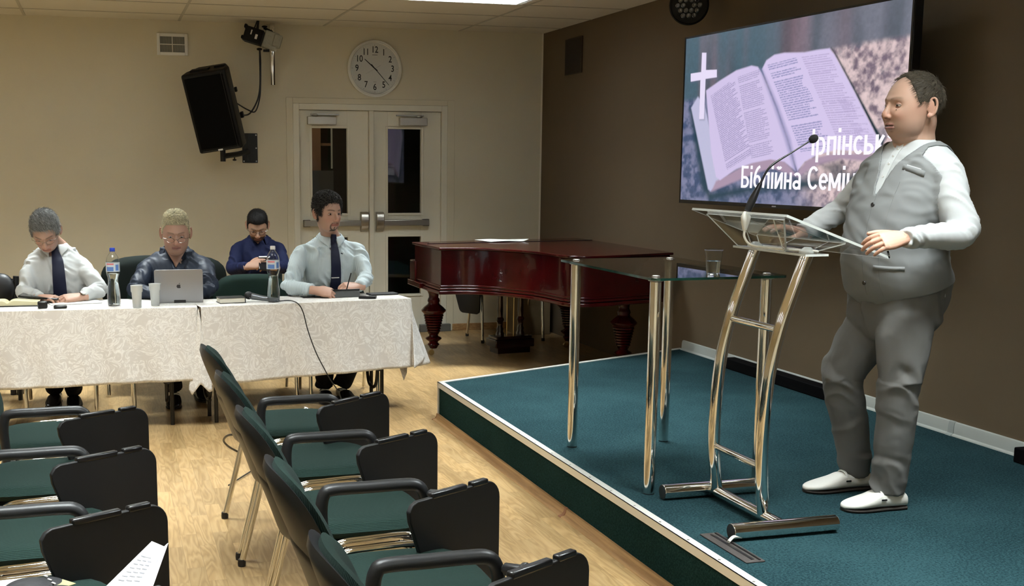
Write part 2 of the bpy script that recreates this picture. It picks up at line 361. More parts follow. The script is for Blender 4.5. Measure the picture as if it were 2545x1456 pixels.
# door frame
b = MB(); f0 = YW - 0.012; f1 = YW + T
b.boxb((DX0, f0, 0), (DX0 + 0.055, f1, DZ)); b.boxb((DX1 - 0.055, f0, 0), (DX1, f1, DZ)); b.boxb((DX0 + 0.055, f0, DZ - 0.055), (DX1 - 0.055, f1, DZ))
b.boxb((2.385, f0 - 0.002, 0), (2.427, f1, DZ - 0.055))
struct('trim_4', b, M_CREAM, bevel=0.004)
M_GLASS = mat('door_glass', (0.9, 0.92, 0.9), rough=0.02, trans=1, ior=1.45)
M_DARKSEAL = mat('rubber_seal', (0.01, 0.01, 0.01), rough=0.6)
def leaf(n, x0, x1, gx0, gx1, side):
    d = MB(); y0, y1 = YW + 0.022, YW + 0.066
    zz = [(0.012, 0.358), (0.897, 1.116), (1.884, DZ - 0.058)]
    d.boxb((x0, y0, 0.012), (gx0, y1, DZ - 0.058)); d.boxb((gx1, y0, 0.012), (x1, y1, DZ - 0.058))
    for a, c in zz: d.boxb((gx0, y0, a), (gx1, y1, c))
    o = struct('door_%d' % n, d, M_CREAM, bevel=0.0015)
    fr = MB()
    for a, c in ((0.358, 0.897), (1.116, 1.884)):
        w = 0.022
        fr.boxb((gx0 - w, y0 - 0.008, a - w), (gx0, y0 + 0.001, c + w)); fr.boxb((gx1, y0 - 0.008, a - w), (gx1 + w, y0 + 0.001, c + w))
        fr.boxb((gx0, y0 - 0.008, a - w), (gx1, y0 + 0.001, a)); fr.boxb((gx0, y0 - 0.008, c), (gx1, y0 + 0.001, c + w))
    obj('glazing_bead', fr, M_CREAM, o, bevel=0.002)
    obj('upper_pane', MB().boxb((gx0 - 0.005, y0 + 0.018, 1.112), (gx1 + 0.005, y0 + 0.026, 1.888)), M_GLASS, o)
    obj('lower_pane', MB().boxb((gx0 - 0.005, y0 + 0.018, 0.352), (gx1 + 0.005, y0 + 0.026, 0.9)), M_GLASS, o)
    # panic bar
    yb = y0 - 0.055; xc0, xc1 = (x0 + 0.028, x1 - 0.04) if side > 0 else (x0 + 0.04, x1 - 0.12)
    pb = obj('panic_bar', MB().boxb((xc0, yb, 1.0), (xc1, yb + 0.034, 1.055)), M_STEEL, o, bevel=0.006)
    hx = x1 - 0.045 if side > 0 else x0 + 0.055
    hb = MB(); hb.m = Matrix.Translation((hx, 0, 0))
    pr = [(-0.0, -0.085), (0.018, -0.075), (0.058, -0.03), (0.066, 0.02), (0.058, 0.075), (0.04, 0.095), (0, 0.1)]
    hb.prism([(-q[0], q[1]) for q in pr][::-1], -0.037, 0.037, M=Matrix(((0, 0, 1, 0), (1, 0, 0, 0), (0, 1, 0, 0), (0, 0, 0, 1))), c=(0, y0, 1.03))
    obj('bar_housing', hb, M_STEEL, pb, bevel=0.006)
    ex = xc0 + 0.03 if side > 0 else xc1 - 0.03
    obj('bar_end', MB().boxb((ex - 0.03, y0 - 0.05, 0.996), (ex + 0.03, y0, 1.06)), mat('dark_steel', (0.12, 0.11, 0.1), rough=0.35, metal=1), pb, bevel=0.004)
    obj('bar_lower_strip', MB().boxb((xc0, y0 - 0.022, 0.992), (xc1, y0, 1.0)), M_CREAM, pb)  # thin cream strip below the bar
    # closer
    cx = (gx0 + 0.005) if side > 0 else (gx1 - 0.005 + 0.0)
    c0, c1 = (gx0 - 0.045, gx0 + 0.215) if side > 0 else (gx1 - 0.215, gx1 + 0.045)
    cl = obj('door_closer', MB().boxb((c0, y0 - 0.06, 1.915), (c1, y0, 1.985)), mat('closer_silver', (0.5, 0.48, 0.43), rough=0.35, metal=0.6), o, bevel=0.004)
    a0 = (c0 + 0.07, y0 - 0.03, 1.998) if side > 0 else (c1 - 0.07, y0 - 0.03, 1.998)
    am = MB(); am.ell(a0, (0.03, 0.02, 0.014)); am.box(((c0 + c1) / 2 + 0.03 * side, y0 - 0.03, 2.005), (0.26, 0.018, 0.012))
    obj('closer_arm', am, M_STEEL, cl, bevel=0.002)
    if side > 0: obj('kick_rail', MB().boxb((gx0, y0 - 0.003, 0.18), (gx1, y0, 0.183)), M_CREAM, o)
    return o
leaf(1, 1.744, 2.383, 1.861, 2.186, 1)
leaf(2, 2.429, 3.072, 2.566, 2.884, -1)
struct('trim_5', MB().boxb((DX0 + 0.05, YW - 0.05, 0), (DX1 - 0.0, YW + 0.05, 0.012)).boxb((2.86, YW - 0.06, 0.0), (3.16, YW - 0.01, 0.07)), mat('threshold_metal', (0.13, 0.13, 0.12), rough=0.5, metal=0.4), bevel=0.003)
# lobby beyond the doors
LY = YW + T
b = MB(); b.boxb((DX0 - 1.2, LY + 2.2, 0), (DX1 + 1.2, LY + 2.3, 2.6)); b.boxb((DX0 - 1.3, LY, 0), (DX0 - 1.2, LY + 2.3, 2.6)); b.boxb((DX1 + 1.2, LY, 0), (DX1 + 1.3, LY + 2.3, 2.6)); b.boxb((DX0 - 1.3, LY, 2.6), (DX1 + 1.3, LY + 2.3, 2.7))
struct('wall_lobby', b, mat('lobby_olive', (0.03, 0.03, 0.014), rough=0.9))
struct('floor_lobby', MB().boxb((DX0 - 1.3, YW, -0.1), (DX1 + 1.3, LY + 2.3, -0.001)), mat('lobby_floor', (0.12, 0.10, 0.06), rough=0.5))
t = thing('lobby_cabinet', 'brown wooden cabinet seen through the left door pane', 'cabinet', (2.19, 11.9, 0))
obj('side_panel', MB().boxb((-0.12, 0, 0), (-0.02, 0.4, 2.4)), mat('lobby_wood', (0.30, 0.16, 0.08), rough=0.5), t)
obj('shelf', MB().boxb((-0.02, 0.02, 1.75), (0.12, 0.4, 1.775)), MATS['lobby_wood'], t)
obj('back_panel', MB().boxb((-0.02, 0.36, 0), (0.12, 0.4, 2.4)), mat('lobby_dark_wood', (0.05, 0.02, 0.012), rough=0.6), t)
obj('lit_edge_strip', MB().boxb((0.085, -0.005, 1.52), (0.10, 0.01, 2.4)), M_CREAM, t)  # lit edge of the dark door, its light painted as a pale strip
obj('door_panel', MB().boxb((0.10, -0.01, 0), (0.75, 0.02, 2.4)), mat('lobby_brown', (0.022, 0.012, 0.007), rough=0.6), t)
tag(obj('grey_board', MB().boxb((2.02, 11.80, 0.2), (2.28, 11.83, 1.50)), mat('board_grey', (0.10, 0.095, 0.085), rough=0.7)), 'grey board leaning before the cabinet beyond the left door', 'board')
ld = bpy.data.lights.new('lobby_lamp', 'POINT'); ld.energy = 7; ld.color = (1, 0.9, 0.75); ld.shadow_soft_size = 0.1; lo = bpy.data.objects.new('lobby_lamp', ld); COL.objects.link(lo); lo.location = (1.5, 11.2, 2.3)
# stage
xe, y0s, ybk0, ybk1 = 1.962, YN + 1.2, 6.828, 7.71
poly = [(xe, y0s), (XW, y0s), (XW, ybk1), (xe, ybk0)]
st = struct('floor_stage', MB().prism([(xe + 0.03, y0s), (XW, y0s), (XW, ybk1 - 0.03), (xe + 0.03, ybk0 - 0.02)], SZ - 0.02, SZ), M_CARPET)
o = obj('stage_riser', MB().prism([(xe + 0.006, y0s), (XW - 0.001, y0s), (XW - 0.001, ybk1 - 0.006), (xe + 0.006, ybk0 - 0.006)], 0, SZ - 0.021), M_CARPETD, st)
e = MB(); dx, dy = XW - xe, ybk1 - ybk0; n_ = Vector((-dy, dx, 0)).normalized()
e.boxb((xe - 0.004, y0s, SZ - 0.028), (xe + 0.003, ybk0, SZ + 0.004)); e.boxb((xe - 0.004, y0s, SZ), (xe + 0.034, ybk0, SZ + 0.004))
e.prism([(xe - 0.004, ybk0), (XW, ybk1), (XW, ybk1 - 0.036), (xe - 0.004, ybk0 - 0.036)], SZ, SZ + 0.004); e.prism([(xe - 0.004, ybk0), (XW, ybk1), (XW, ybk1 - 0.007), (xe - 0.004, ybk0 - 0.007)], SZ - 0.028, SZ)
e.boxb((xe - 0.004, ybk0 - 0.012, 0), (xe + 0.01, ybk0, SZ))
rv = []
for k in range(40): rv.append((xe + 0.012, ybk0 - 0.12 - k * 0.22))
obj('edge_profile', e, M_ALU, st)
e = MB()
for p in rv: e.lathe([(0.0, 0.0012), (0.0045, 0.0010), (0.005, 0)], 10, (p[0], p[1], SZ + 0.004), close=False)
obj('rivet', e, M_STEEL, st)
# skirting board along the stage foot: concave profile
pf = [(0.0, 0), (-0.038, 0), (-0.036, 0.004), (-0.02, 0.008), (-0.012, 0.02), (-0.010, 0.036), (-0.004, 0.038), (0.0, 0.038)]
s_ = MB(); s_.prism([(q[0] + xe + 0.004, q[1]) for q in pf], -ybk0, -y0s, M=Matrix(((1, 0, 0, 0), (0, 0, -1, 0), (0, 1, 0, 0), (0, 0, 0, 1))))
struct('baseboard_stage', s_, M_SKIRT)
s_ = MB(); s_.prism([(q[0] * 1.06 + xe + 0.0035, q[1] * 1.05) for q in pf], -4.74, -4.715, M=Matrix(((1, 0, 0, 0), (0, 0, -1, 0), (0, 1, 0, 0), (0, 0, 0, 1))))
s_.prism([(q[0] * 1.06 + xe + 0.0035, q[1] * 1.05) for q in pf], -ybk0 - 0.004, -ybk0 + 0.004, M=Matrix(((1, 0, 0, 0), (0, 0, -1, 0), (0, 1, 0, 0), (0, 0, 0, 1))))
struct('trim_6', s_, mat('skirting_clip', (0.24, 0.10, 0.05), rough=0.4))
# grey skirting above the stage on the brown wall
pf = [(0, 0), (-0.028, 0), (-0.026, 0.006), (-0.016, 0.012), (-0.014, 0.05), (-0.01, 0.066), (0, 0.07)]
s_ = MB(); s_.prism([(q[0] + XW, q[1] + SZ) for q in pf], -(ybk1 - 0.06), -(y0s), M=Matrix(((1, 0, 0, 0), (0, 0, -1, 0), (0, 1, 0, 0), (0, 0, 0, 1))))
struct('baseboard_right', s_, mat('grey_skirting', (0.40, 0.43, 0.41), rough=0.35))
s_ = MB(); s_.prism([(q[0] * 1.15 + XW, q[1] * 1.02 + SZ) for q in pf], -4.83, -4.79, M=Matrix(((1, 0, 0, 0), (0, 0, -1, 0), (0, 1, 0, 0), (0, 0, 0, 1))))
struct('trim_7', s_, mat('grey_joint', (0.3, 0.33, 0.32), rough=0.35))
# ceiling lights: louvred fixtures
M_LOUV = mat('louvre_foil', (0.85, 0.87, 0.9), rough=0.3, metal=1)
M_TUBE = mat('fluorescent_tube', (1, 1, 1), emit=(0.95, 0.98, 1.0, 1), estr=9)
LG = 'louvred ceiling lights set in the tile grid'
t0 = thing('ceiling_light', 'louvred fluorescent ceiling light at the top edge nearest the room corner', 'light', (2.57, 8.46, ZC), group=LG)
b = MB(); w, h = 0.612, 0.322
b.boxb((-w, -h, -0.006), (-w + 0.02, h, 0.07)); b.boxb((w - 0.02, -h, -0.006), (w, h, 0.07)); b.boxb((-w, -h, -0.006), (w, -h + 0.02, 0.07)); b.boxb((-w, h - 0.02, -0.006), (w, h, 0.07)); b.boxb((-w, -h, 0.07), (w, h, 0.08))
obj('frame', b, M_WHITEP, t0)
b = MB()
for k in range(19): b.box((-w + 0.05 + k * (2 * w - 0.1) / 18, 0, 0.020), (0.004, 2 * h - 0.04, 0.05), ry=0.12)
for yy in (-0.155, 0, 0.155): b.box((0, yy, 0.020), (2 * w - 0.04, 0.006, 0.05))
obj('louvre', b, M_LOUV, t0)
b = MB()
for yy in (-0.232, -0.078, 0.078, 0.232): b.tube([(-w + 0.04, yy, 0.056), (w - 0.04, yy, 0.056)], 0.008, 10)
obj('tube', b, M_TUBE, t0)
for i, (lx, ly) in enumerate(LAMPS):
    if i == 0: continue
    dup(t0, (lx, ly, ZC), label='louvred fluorescent ceiling light out of view behind the first')
# ================================================================ tablet-arm chairs
def m_fabric(name, c0, c1, sc=150, axis='Y'):
    m = mat(name, c0, rough=0.9, spec=0.1, sheen=0.02); N, L, b = nodes(m)
    tc = N.new('ShaderNodeTexCoord')
    w = N.new('ShaderNodeTexWave'); w.wave_type = 'BANDS'; w.bands_direction = axis; w.inputs['Scale'].default_value = sc / 2.0; w.inputs['Distortion'].default_value = 0.6; w.inputs['Detail'].default_value = 2; w.inputs['Detail Scale'].default_value = 3
    L.new(tc.outputs['Object'], w.inputs['Vector'])
    n = N.new('ShaderNodeTexNoise'); n.inputs['Scale'].default_value = 300; n.inputs['Detail'].default_value = 2; L.new(tc.outputs['Object'], n.inputs['Vector'])
    a = N.new('ShaderNodeMath'); a.operation = 'MULTIPLY_ADD'; a.inputs[1].default_value = 0.5; L.new(n.outputs['Fac'], a.inputs[0]); L.new(w.outputs['Fac'], a.inputs[2])
    r = ramp(N, [(0.25, c0), (1.1, c1)]); L.new(a.outputs[0], r.inputs[0]); L.new(r.outputs[0], b.inputs['Base Color'])
    bp = N.new('ShaderNodeBump'); bp.inputs['Strength'].default_value = 0.5; bp.inputs['Distance'].default_value = 0.002; L.new(a.outputs[0], bp.inputs['Height']); L.new(bp.outputs[0], b.inputs['Normal'])
    return m
M_GREEN = m_fabric('green_ribbed_fabric', (0.005, 0.012, 0.010, 1), (0.017, 0.036, 0.030, 1))
M_SHELL = mat('chair_plastic', (0.0125, 0.013, 0.014), spec=0.4, rough=0.42, bump=0.15, bscale=600, bdist=0.0004)
M_TABLET = mat('tablet_plastic', (0.0085, 0.0085, 0.009), spec=0.35, rough=0.5, bump=0.2, bscale=700, bdist=0.0003)
def supell(a, w, h, e=3.2):
    c, s = math.cos(a), math.sin(a)
    k = (abs(c) ** e + abs(s) ** e) ** (-1 / e)
    return w * k * c, h * k * s
def padmesh(w, h, t, place, e=3.2, dome=0.5, nr=9, na=44):
    """pillow: place(u, v, d) maps width u, height v and thickness d to a point"""
    mb = MB()
    for sgn in (1, -1):
        vs = [place(0, 0, sgn * t / 2)]; fs = []
        for j in range(1, nr + 1):
            q = j / nr
            for k in range(na):
                x, y = supell(2 * PI * k / na, w / 2, h / 2, e)
                th = t / 2 * max(0.0, 1 - q ** 5) ** dome if j < nr else 0.0
                qq = q if j < nr else 1.0
                vs.append(place(x * qq, y * qq, sgn * th))
        for k in range(na):
            k2 = (k + 1) % na; fs.append((0, 1 + k, 1 + k2))
        for j in range(1, nr):
            for k in range(na):
                k2 = (k + 1) % na; a = 1 + (j - 1) * na; b_ = 1 + j * na; fs.append((a + k, b_ + k, b_ + k2, a + k2))
        mb.add(vs, fs)
    return mb
def side_frame(y, rear=-0.22, front=0.24, zt=0.470):
    return [(rear, y, 0.012), (-0.165, y, 0.22), (-0.118, y, zt - 0.06), (-0.095, y, zt - 0.018), (-0.06, y, zt), (0.0, y, zt + 0.004), (0.10, y, zt + 0.008), (0.15, y, zt + 0.002), (0.185, y, zt - 0.03), (0.205, y, zt - 0.09), (0.222, y, 0.2), (front, y, 0.012)]
BT = math.radians(15)
def back_place(off):
    def f(u, v, d):
        x = d + off + 0.95 * u * u - 0.02 * math.sin((v / 0.19) * 1.2)
        z = v
        return (-0.262 + x * math.cos(BT) - z * math.sin(BT), u, 0.652 + z * math.cos(BT) + x * math.sin(BT))
    return f
def make_chair(label, group, tablet=True, arm=True, tab_yaw=None):
    t = thing('tablet_chair' if tablet else 'office_chair', label, 'chair', group=group)
    def seatp(u, v, d): return (u + 0.03, v, 0.472 + d - 0.10 * max(0, u - 0.14) ** 1.6 * 2 + 0.12 * v * v - 0.012 * (u < 0) * 0)
    obj('seat', padmesh(0.46, 0.445, 0.062, seatp, e=3.6, dome=0.45), M_GREEN, t, smooth=60)
    obj('seat_pan', padmesh(0.40, 0.42, 0.04, lambda u, v, d: (u + 0.03, v, 0.436 + d), e=4, dome=0.3), M_SHELL, t, smooth=60)
    obj('back_pad', padmesh(0.43, 0.335, 0.05, back_place(0.02), e=2.6, dome=0.5), M_GREEN, t, smooth=60)
    sh = padmesh(0.455, 0.362, 0.03, back_place(-0.002), e=2.6, dome=0.35)
    s = obj('back_shell', sh, M_SHELL, t, smooth=60)
    for sy in (-0.12, 0.12):
        b_ = MB(); b_.tube([(-0.06, sy, 0.43), (-0.14, sy, 0.43), (-0.175, sy, 0.45), (-0.195, sy, 0.49)], [0.014, 0.014, 0.014, 0.010], 8, smooth=5, flat=0.6)
        obj('back_bracket', b_, M_SHELL, t, bevel=0.004)
    pl2 = back_place(-0.012); obj('lower_cover', padmesh(0.36, 0.22, 0.022, lambda u, v, d: pl2(u, v - 0.13, d), e=3, dome=0.35), M_SHELL, t, smooth=60)
    for sy in (-1, 1):
        p = [(x, sy * 0.285, z) for x, _, z in side_frame(0)]
        fr = obj('leg_frame', MB().tube(p, 0.0125, 12, smooth=5, flat=1.0), M_CHROME, t)
        for x in (p[0][0], p[-1][0]): obj('foot_cap', MB().lathe([(0.015, 0.0), (0.016, 0.012), (0.0145, 0.028)], 12, (x, sy * 0.285, 0)), M_BLACKP, fr)
    cb = MB(); cb.tube([(-0.05, -0.285, 0.43), (-0.05, 0.285, 0.43)], 0.010, 10); cb.tube([(0.12, -0.285, 0.435), (0.12, 0.285, 0.435)], 0.010, 10)
    obj('cross_bar', cb, M_CHROME, t)
    if arm:
        ya = -0.325
        a = MB().tube([(-0.125, ya, 0.44), (-0.125, ya, 0.50), (-0.13, ya, 0.585), (-0.122, ya, 0.630), (-0.098, ya, 0.643), (0.0, ya, 0.644), (0.10, ya, 0.645), (0.148, ya, 0.640), (0.170, ya, 0.612), (0.172, ya, 0.56), (0.15, ya, 0.44)],
                      [0.016, 0.019, 0.021, 0.021, 0.021, 0.021, 0.021, 0.021, 0.020, 0.018, 0.016], 14, smooth=5, flat=0.85)
        ao = obj('armrest', a, M_SHELL, t, smooth=60)
        jb = MB(); jb.box((-0.12, ya + 0.012, 0.445), (0.05, 0.045, 0.03)); jb.box((0.15, ya + 0.012, 0.445), (0.05, 0.045, 0.03)); jb.ell((-0.06, ya + 0.02, 0.45), (0.006, 0.006, 0.006), 8, 6)
        obj('arm_bracket', jb, M_SHELL, ao, bevel=0.005)
    if tablet:
        P = Vector((0.068, -0.535)); Q = Vector((0.385, -0.36))
        if tab_yaw: P, Q = tab_yaw
        d = (Q - P); w = d.length; ang = math.atan2(d.y, d.x)
        Mx = Matrix.Translation((P.x, P.y, 0.655)) @ Matrix.Rotation(ang, 4, 'Z') @ Matrix.Rotation(PI / 2, 4, 'X')   # x along edge, y up, z towards -normal
        rr = 0.055; poly = [(0.0, -0.03), (0.012, -0.012), (0.03, -0.004), (w - rr, 0.0)]
        poly += [(w - rr + rr * math.sin(a), -rr + rr * math.cos(a)) for a in np.linspace(0.2, PI / 2, 7)]
        poly += [(w, -0.33), (w - 0.01, -0.365), (w - 0.035, -0.38), (0.155, -0.38), (0.13, -0.37), (0.115, -0.35), (0.004, -0.06)]
        poly = poly[::-1]
        mb = MB(); mb.prism(poly, -0.008, 0.008, M=Mx)
        to = obj('writing_tablet', mb, M_TABLET, t, bevel=0.003)
        c = MB()
        def bx(x0, x1, y0, y1, z0, z1): c.add([Mx @ Vector((x, y, z)) for z in (z0, z1) for y in (y0, y1) for x in (x0, x1)], [(0, 2, 3, 1), (4, 5, 7, 6), (0, 1, 5, 4), (2, 6, 7, 3), (0, 4, 6, 2), (1, 3, 7, 5)])
        bx(0.085, 0.225, -0.010, 0.008, -0.013, 0.0095); bx(0.245, w - rr + 0.005, -0.008, 0.009, -0.013, 0.0095)
        obj('edge_clip', c, M_BLACKS, to, bevel=0.005)
        k = MB(); a0 = Vector((0.172, -0.325, 0.612)); a1 = Mx @ Vector((w * 0.55, -0.03, -0.03))
        am = a0.lerp(a1, 0.72)
        k.tube([a0, a0.lerp(a1, 0.3)], 0.010, 10); k.tube([a0.lerp(a1, 0.22), am], 0.015, 8, flat=1.1); k.tube([am, am.lerp(a1, 0.4)], 0.022, 14); k.tube([am.lerp(a1, 0.3), a1 + (a1 - am) * 0.6], 0.013, 10)
        k.box(a1 + Vector((0, 0, -0.02)), (0.05, 0.03, 0.05), rz=ang)
        obj('pivot_arm', k, M_SHELL, to, bevel=0.003)
    return t
GC = 'green tablet-arm chairs set in two columns on the laminate'
YS = [4.80, 4.15, 3.495, 2.84, 2.18]
ORD = ['farthest', 'second farthest', 'middle', 'second nearest', 'nearest']
c1 = make_chair('green tablet chair in the aisle column beside the stage, farthest one with its tablet turned', GC, tab_yaw=(Vector((0.055, -0.53)), Vector((0.385, -0.30))))
c1.location = (0.70, YS[0], 0)
c2 = make_chair('green tablet chair in the column beside the stage, second from the cloth-covered desk', GC)
c2.location = (0.70, YS[1], 0)
lab = ['', '', 'green tablet chair in the column beside the stage, third from the cloth-covered desk', 'green tablet chair in the column beside the stage, fourth from the desk, knuckle joint showing', 'green tablet chair at the bottom edge, nearest of the column beside the stage']
for k in (2, 3, 4): dup(c2, (0.70, YS[k], 0), label=lab[k])
labl = ['green tablet chair at the left edge, farthest of its column, backrest cut off', 'green tablet chair at the left edge, second from the desk in the left column', 'green tablet chair at the left edge, third in the left column, largest tablet in front', 'green tablet chair in the bottom left corner under the white paper sheet', 'green tablet chair of the left column below the frame edge, nearest the camera']
for k in range(5): dup(c2, (-0.245, YS[k], 0), label=labl[k])
# ================================================================ glass table on the stage
t = thing('glass_table', 'small glass-topped table on four thick chrome legs, on the stage behind the lectern', 'table', (2.36, 4.65, SZ))
def L_(p): return (p[0] - 2.36, p[1] - 4.65, p[2] - SZ)
GX0, GX1, GY0, GY1, GZ = 2.065, 2.665, 4.15, 5.14, 1.12
M_TGLASS = mat('table_glass', (0.80, 0.87, 0.84), rough=0.005, trans=1, ior=1.5)
M_TEDGE = mat('table_glass_edge', (0.01, 0.055, 0.04), rough=0.08, trans=0.3, ior=1.5)
r = 0.03; pl = []
for cx_, cy_, a0 in ((GX1 - r, GY1 - r, 0), (GX0 + r, GY1 - r, 1), (GX0 + r, GY0 + r, 2), (GX1 - r, GY0 + r, 3)):
    for k in range(5):
        a = (a0 + k / 4) * PI / 2; pl.append((cx_ + r * math.cos(a) - 2.36, cy_ + r * math.sin(a) - 4.65))
g = MB(); n = len(pl)
g.prism(pl, GZ - 0.010 - SZ, GZ - SZ)
g.mi = [0, 0] + [1] * n
obj('glass_top', g, [M_TGLASS, M_TEDGE], t)
legp = [(2.12, 5.06), (2.112, 4.225), (2.595, 5.055), (2.608, 4.225)]
for (x, y) in legp:
    lg = obj('leg', MB().lathe([(0.0235, 0.004), (0.0235, GZ - SZ - 0.026), (0.0225, GZ - SZ - 0.02)], 40, L_((x, y, SZ))), M_CHROME, t)
    obj('foot', MB().lathe([(0.023, 0), (0.0235, 0.006)], 32, L_((x, y, SZ))), M_BLACKP, lg)
    obj('glass_disc', MB().lathe([(0.02, GZ - SZ - 0.02), (0.03, GZ - SZ - 0.017), (0.03, GZ - SZ - 0.0105)], 32, L_((x, y, SZ))).lathe([(0.016, GZ - SZ + 0.0003), (0.016, GZ - SZ + 0.003), (0.012, GZ - SZ + 0.005), (0.0, GZ - SZ + 0.0052)], 32, L_((x, y, SZ)), close=False), M_STEEL, lg)
# clear cup of water on it
M_CUPC = mat('clear_cup', (0.93, 0.95, 0.95), rough=0.06, trans=1, ior=1.3)
M_WATER = mat('water', (0.9, 0.95, 0.96), rough=0.0, trans=1, ior=1.33)
cp = at(1772, 680, 2, GZ)
t = thing('plastic_cup', 'clear ribbed plastic cup half full of water on the glass table', 'cup', (cp.x, cp.y, GZ))
s = 1.25
def cupprof(s=1.0, h=0.085):
    o = [(0.0, 0.002), (0.021, 0.002), (0.0225, 0.0), (0.024, 0.004)]
    for k in range(1, 9): o.append((0.024 + 0.0075 * k / 8 + (0.0004 if k % 2 else 0), 0.004 + k * (h - 0.012) / 8))
    o += [(0.0335, h - 0.004), (0.0345, h - 0.001), (0.0335, h)]
    inn = [(a - 0.0008, z) for a, z in o[::-1][1:-2]] + [(0.0, 0.0032)]
    return [(a * s, z * s) for a, z in o + inn]
obj('cup_wall', MB().lathe(cupprof(1.12, 0.088), 36, close=False), M_CUPC, t, smooth=50)
obj('water', MB().lathe([(0.0, 0.005), (0.0245, 0.005), (0.0295, 0.052), (0.0, 0.052)], 32, close=False), M_WATER, t)
# ================================================================ lectern
t = thing('lectern', 'curved chrome tube lectern with clear acrylic reading top on the stage', 'lectern', (2.335, 3.86, SZ))
o0 = Vector((2.335, 3.86, SZ))
def V_(x, y, z): return Vector((x, y, z)) - o0
for y, x0, x1 in ((4.13, 2.125, 2.56), (3.595, 2.125, 2.552)):
    f = obj('foot_tube', MB().tube([V_(x0, y, SZ + 0.031), V_(x1, y, SZ + 0.031)], 0.030, 40), M_CHROME, t, bevel=0.002)
    obj('end_cap', MB().tube([V_(x0 - 0.0015, y, SZ + 0.031), V_(x0, y, SZ + 0.031)], 0.0285, 40), mat('cap_dark', (0.05, 0.05, 0.05), rough=0.3, metal=0.7), f)
obj('base_bar', MB().tube([V_(2.338, 4.11, SZ + 0.034), V_(2.338, 3.615, SZ + 0.034)], 0.022, 32), M_CHROME, t)
for y in (4.08, 3.73):
    obj('post', MB().tube([V_(2.338, y, SZ + 0.035), V_(2.322, y, 0.40), V_(2.316, y, 0.56), V_(2.33, y, 0.79), V_(2.368, y, 0.97), V_(2.412, y, 1.10), V_(2.463, y, 1.236)], 0.0235, 32, smooth=8), M_CHROME, t)
for z, x in ((0.965, 2.366), (0.455, 2.318)):
    obj('rung', MB().tube([V_(x, 4.08, z), V_(x, 3.73, z)], 0.013, 24), M_CHROME, t)
M_ACR = mat('clear_acrylic', (0.98, 0.985, 0.98), rough=0.01, trans=1, ior=1.17)
M_ACRE = mat('acrylic_edge', (0.80, 0.84, 0.80), rough=0.25, trans=0.35, ior=1.4)
def slab(pts, th, nrm, name, parent, edge=True):
    """plate through four or more coplanar points"""
    nv = Vector(nrm).normalized() * th / 2; n = len(pts)
    m = MB(); vs = [Vector(p) + nv for p in pts] + [Vector(p) - nv for p in pts]
    fs = [tuple(range(n)), tuple(range(2 * n - 1, n - 1, -1))] + [(i, n + i, n + (i + 1) % n, (i + 1) % n) for i in range(n)]
    m.add(vs, fs); m.mi = [0, 0] + [1] * n
    return obj(name, m, [M_ACR, M_ACRE], parent)
xa, xb, za, zb = 2.33, 2.762, 1.381, 1.226
nx = Vector((zb - za, 0, -(xb - xa))).normalized()
top = slab([V_(xa, 3.664, za), V_(xa, 4.358, za), V_(xb, 4.358, zb), V_(xb, 3.664, zb)], 0.009, (-(zb - za), 0, xb - xa), 'reading_plate', t)
def zt(x): return za + (zb - za) * (x - xa) / (xb - xa) - 0.006
obj('book_ledge', MB().box(V_(xb - 0.004, 4.011, zb + 0.012), (0.008, 0.694, 0.028), ry=-0.34), [M_ACR], top)
sh = slab([V_(2.41, 3.66, 1.240), V_(2.41, 4.16, 1.240), V_(2.505, 4.16, 1.240), V_(2.505, 3.66, 1.240)], 0.008, (0, 0, 1), 'post_plate', t)
for y in (3.80, 4.02):
    slab([V_(2.365, y, zt(2.365)), V_(2.60, y, zt(2.60)), V_(2.53, y, 1.245), V_(2.41, y, 1.245)], 0.008, (0, 1, 0), 'gusset', t)
slab([V_(2.355, 3.72, zt(2.355) - 0.002), V_(2.355, 4.28, zt(2.355) - 0.002), V_(2.355, 4.30, 1.335), V_(2.42, 4.16, 1.246), V_(2.42, 3.74, 1.246), V_(2.355, 3.70, 1.335)][0:1] + [V_(2.355, 4.28, zt(2.355) - 0.002), V_(2.42, 4.14, 1.246), V_(2.42, 3.80, 1.246)], 0.008, (0.9, 0, 0.4), 'front_apron', t)
slab([V_(2.60, 3.70, zt(2.60) - 0.001), V_(2.60, 4.30, zt(2.60) - 0.001), V_(2.52, 4.14, 1.246), V_(2.52, 3.76, 1.246)], 0.006, (0.5, 0, 0.8), 'rear_apron', t)
for y in (4.08, 3.73): obj('post_cap', MB().lathe([(0.03, 0), (0.03, 0.006), (0.012, 0.02), (0, 0.021)], 20, V_(2.463, y, 1.2445), close=False), M_ACRE, sh)
# gooseneck microphone
t = thing('gooseneck_microphone', 'black gooseneck microphone rising from the lectern top', 'microphone', (2.345, 3.95, 1.385))
o0 = Vector((2.345, 3.95, 1.385))
obj('mic_body', MB().tube([V_(2.343, 3.95, 1.388), V_(2.362, 3.95, 1.43), V_(2.392, 3.95, 1.49)], [0.0125, 0.0145, 0.007], 16, smooth=4), M_BLACKS, t)
nk = obj('neck', MB().tube([V_(2.39, 3.95, 1.486), V_(2.418, 3.95, 1.538), V_(2.45, 3.95, 1.567), V_(2.52, 3.95, 1.606), V_(2.592, 3.95, 1.648)], [0.0045, 0.0040, 0.0045, 0.003, 0.003], 12, smooth=8), M_BLACKS, t)
Rm = Matrix.Rotation(-math.radians(31), 4, 'Y')
obj('mic_head', MB().ell(V_(2.609, 3.95, 1.657), (0.020, 0.0155, 0.0155), 20, 14, M=Rm), mat('mic_foam', (0.01, 0.01, 0.011), rough=0.9, bump=0.8, bscale=500), t)
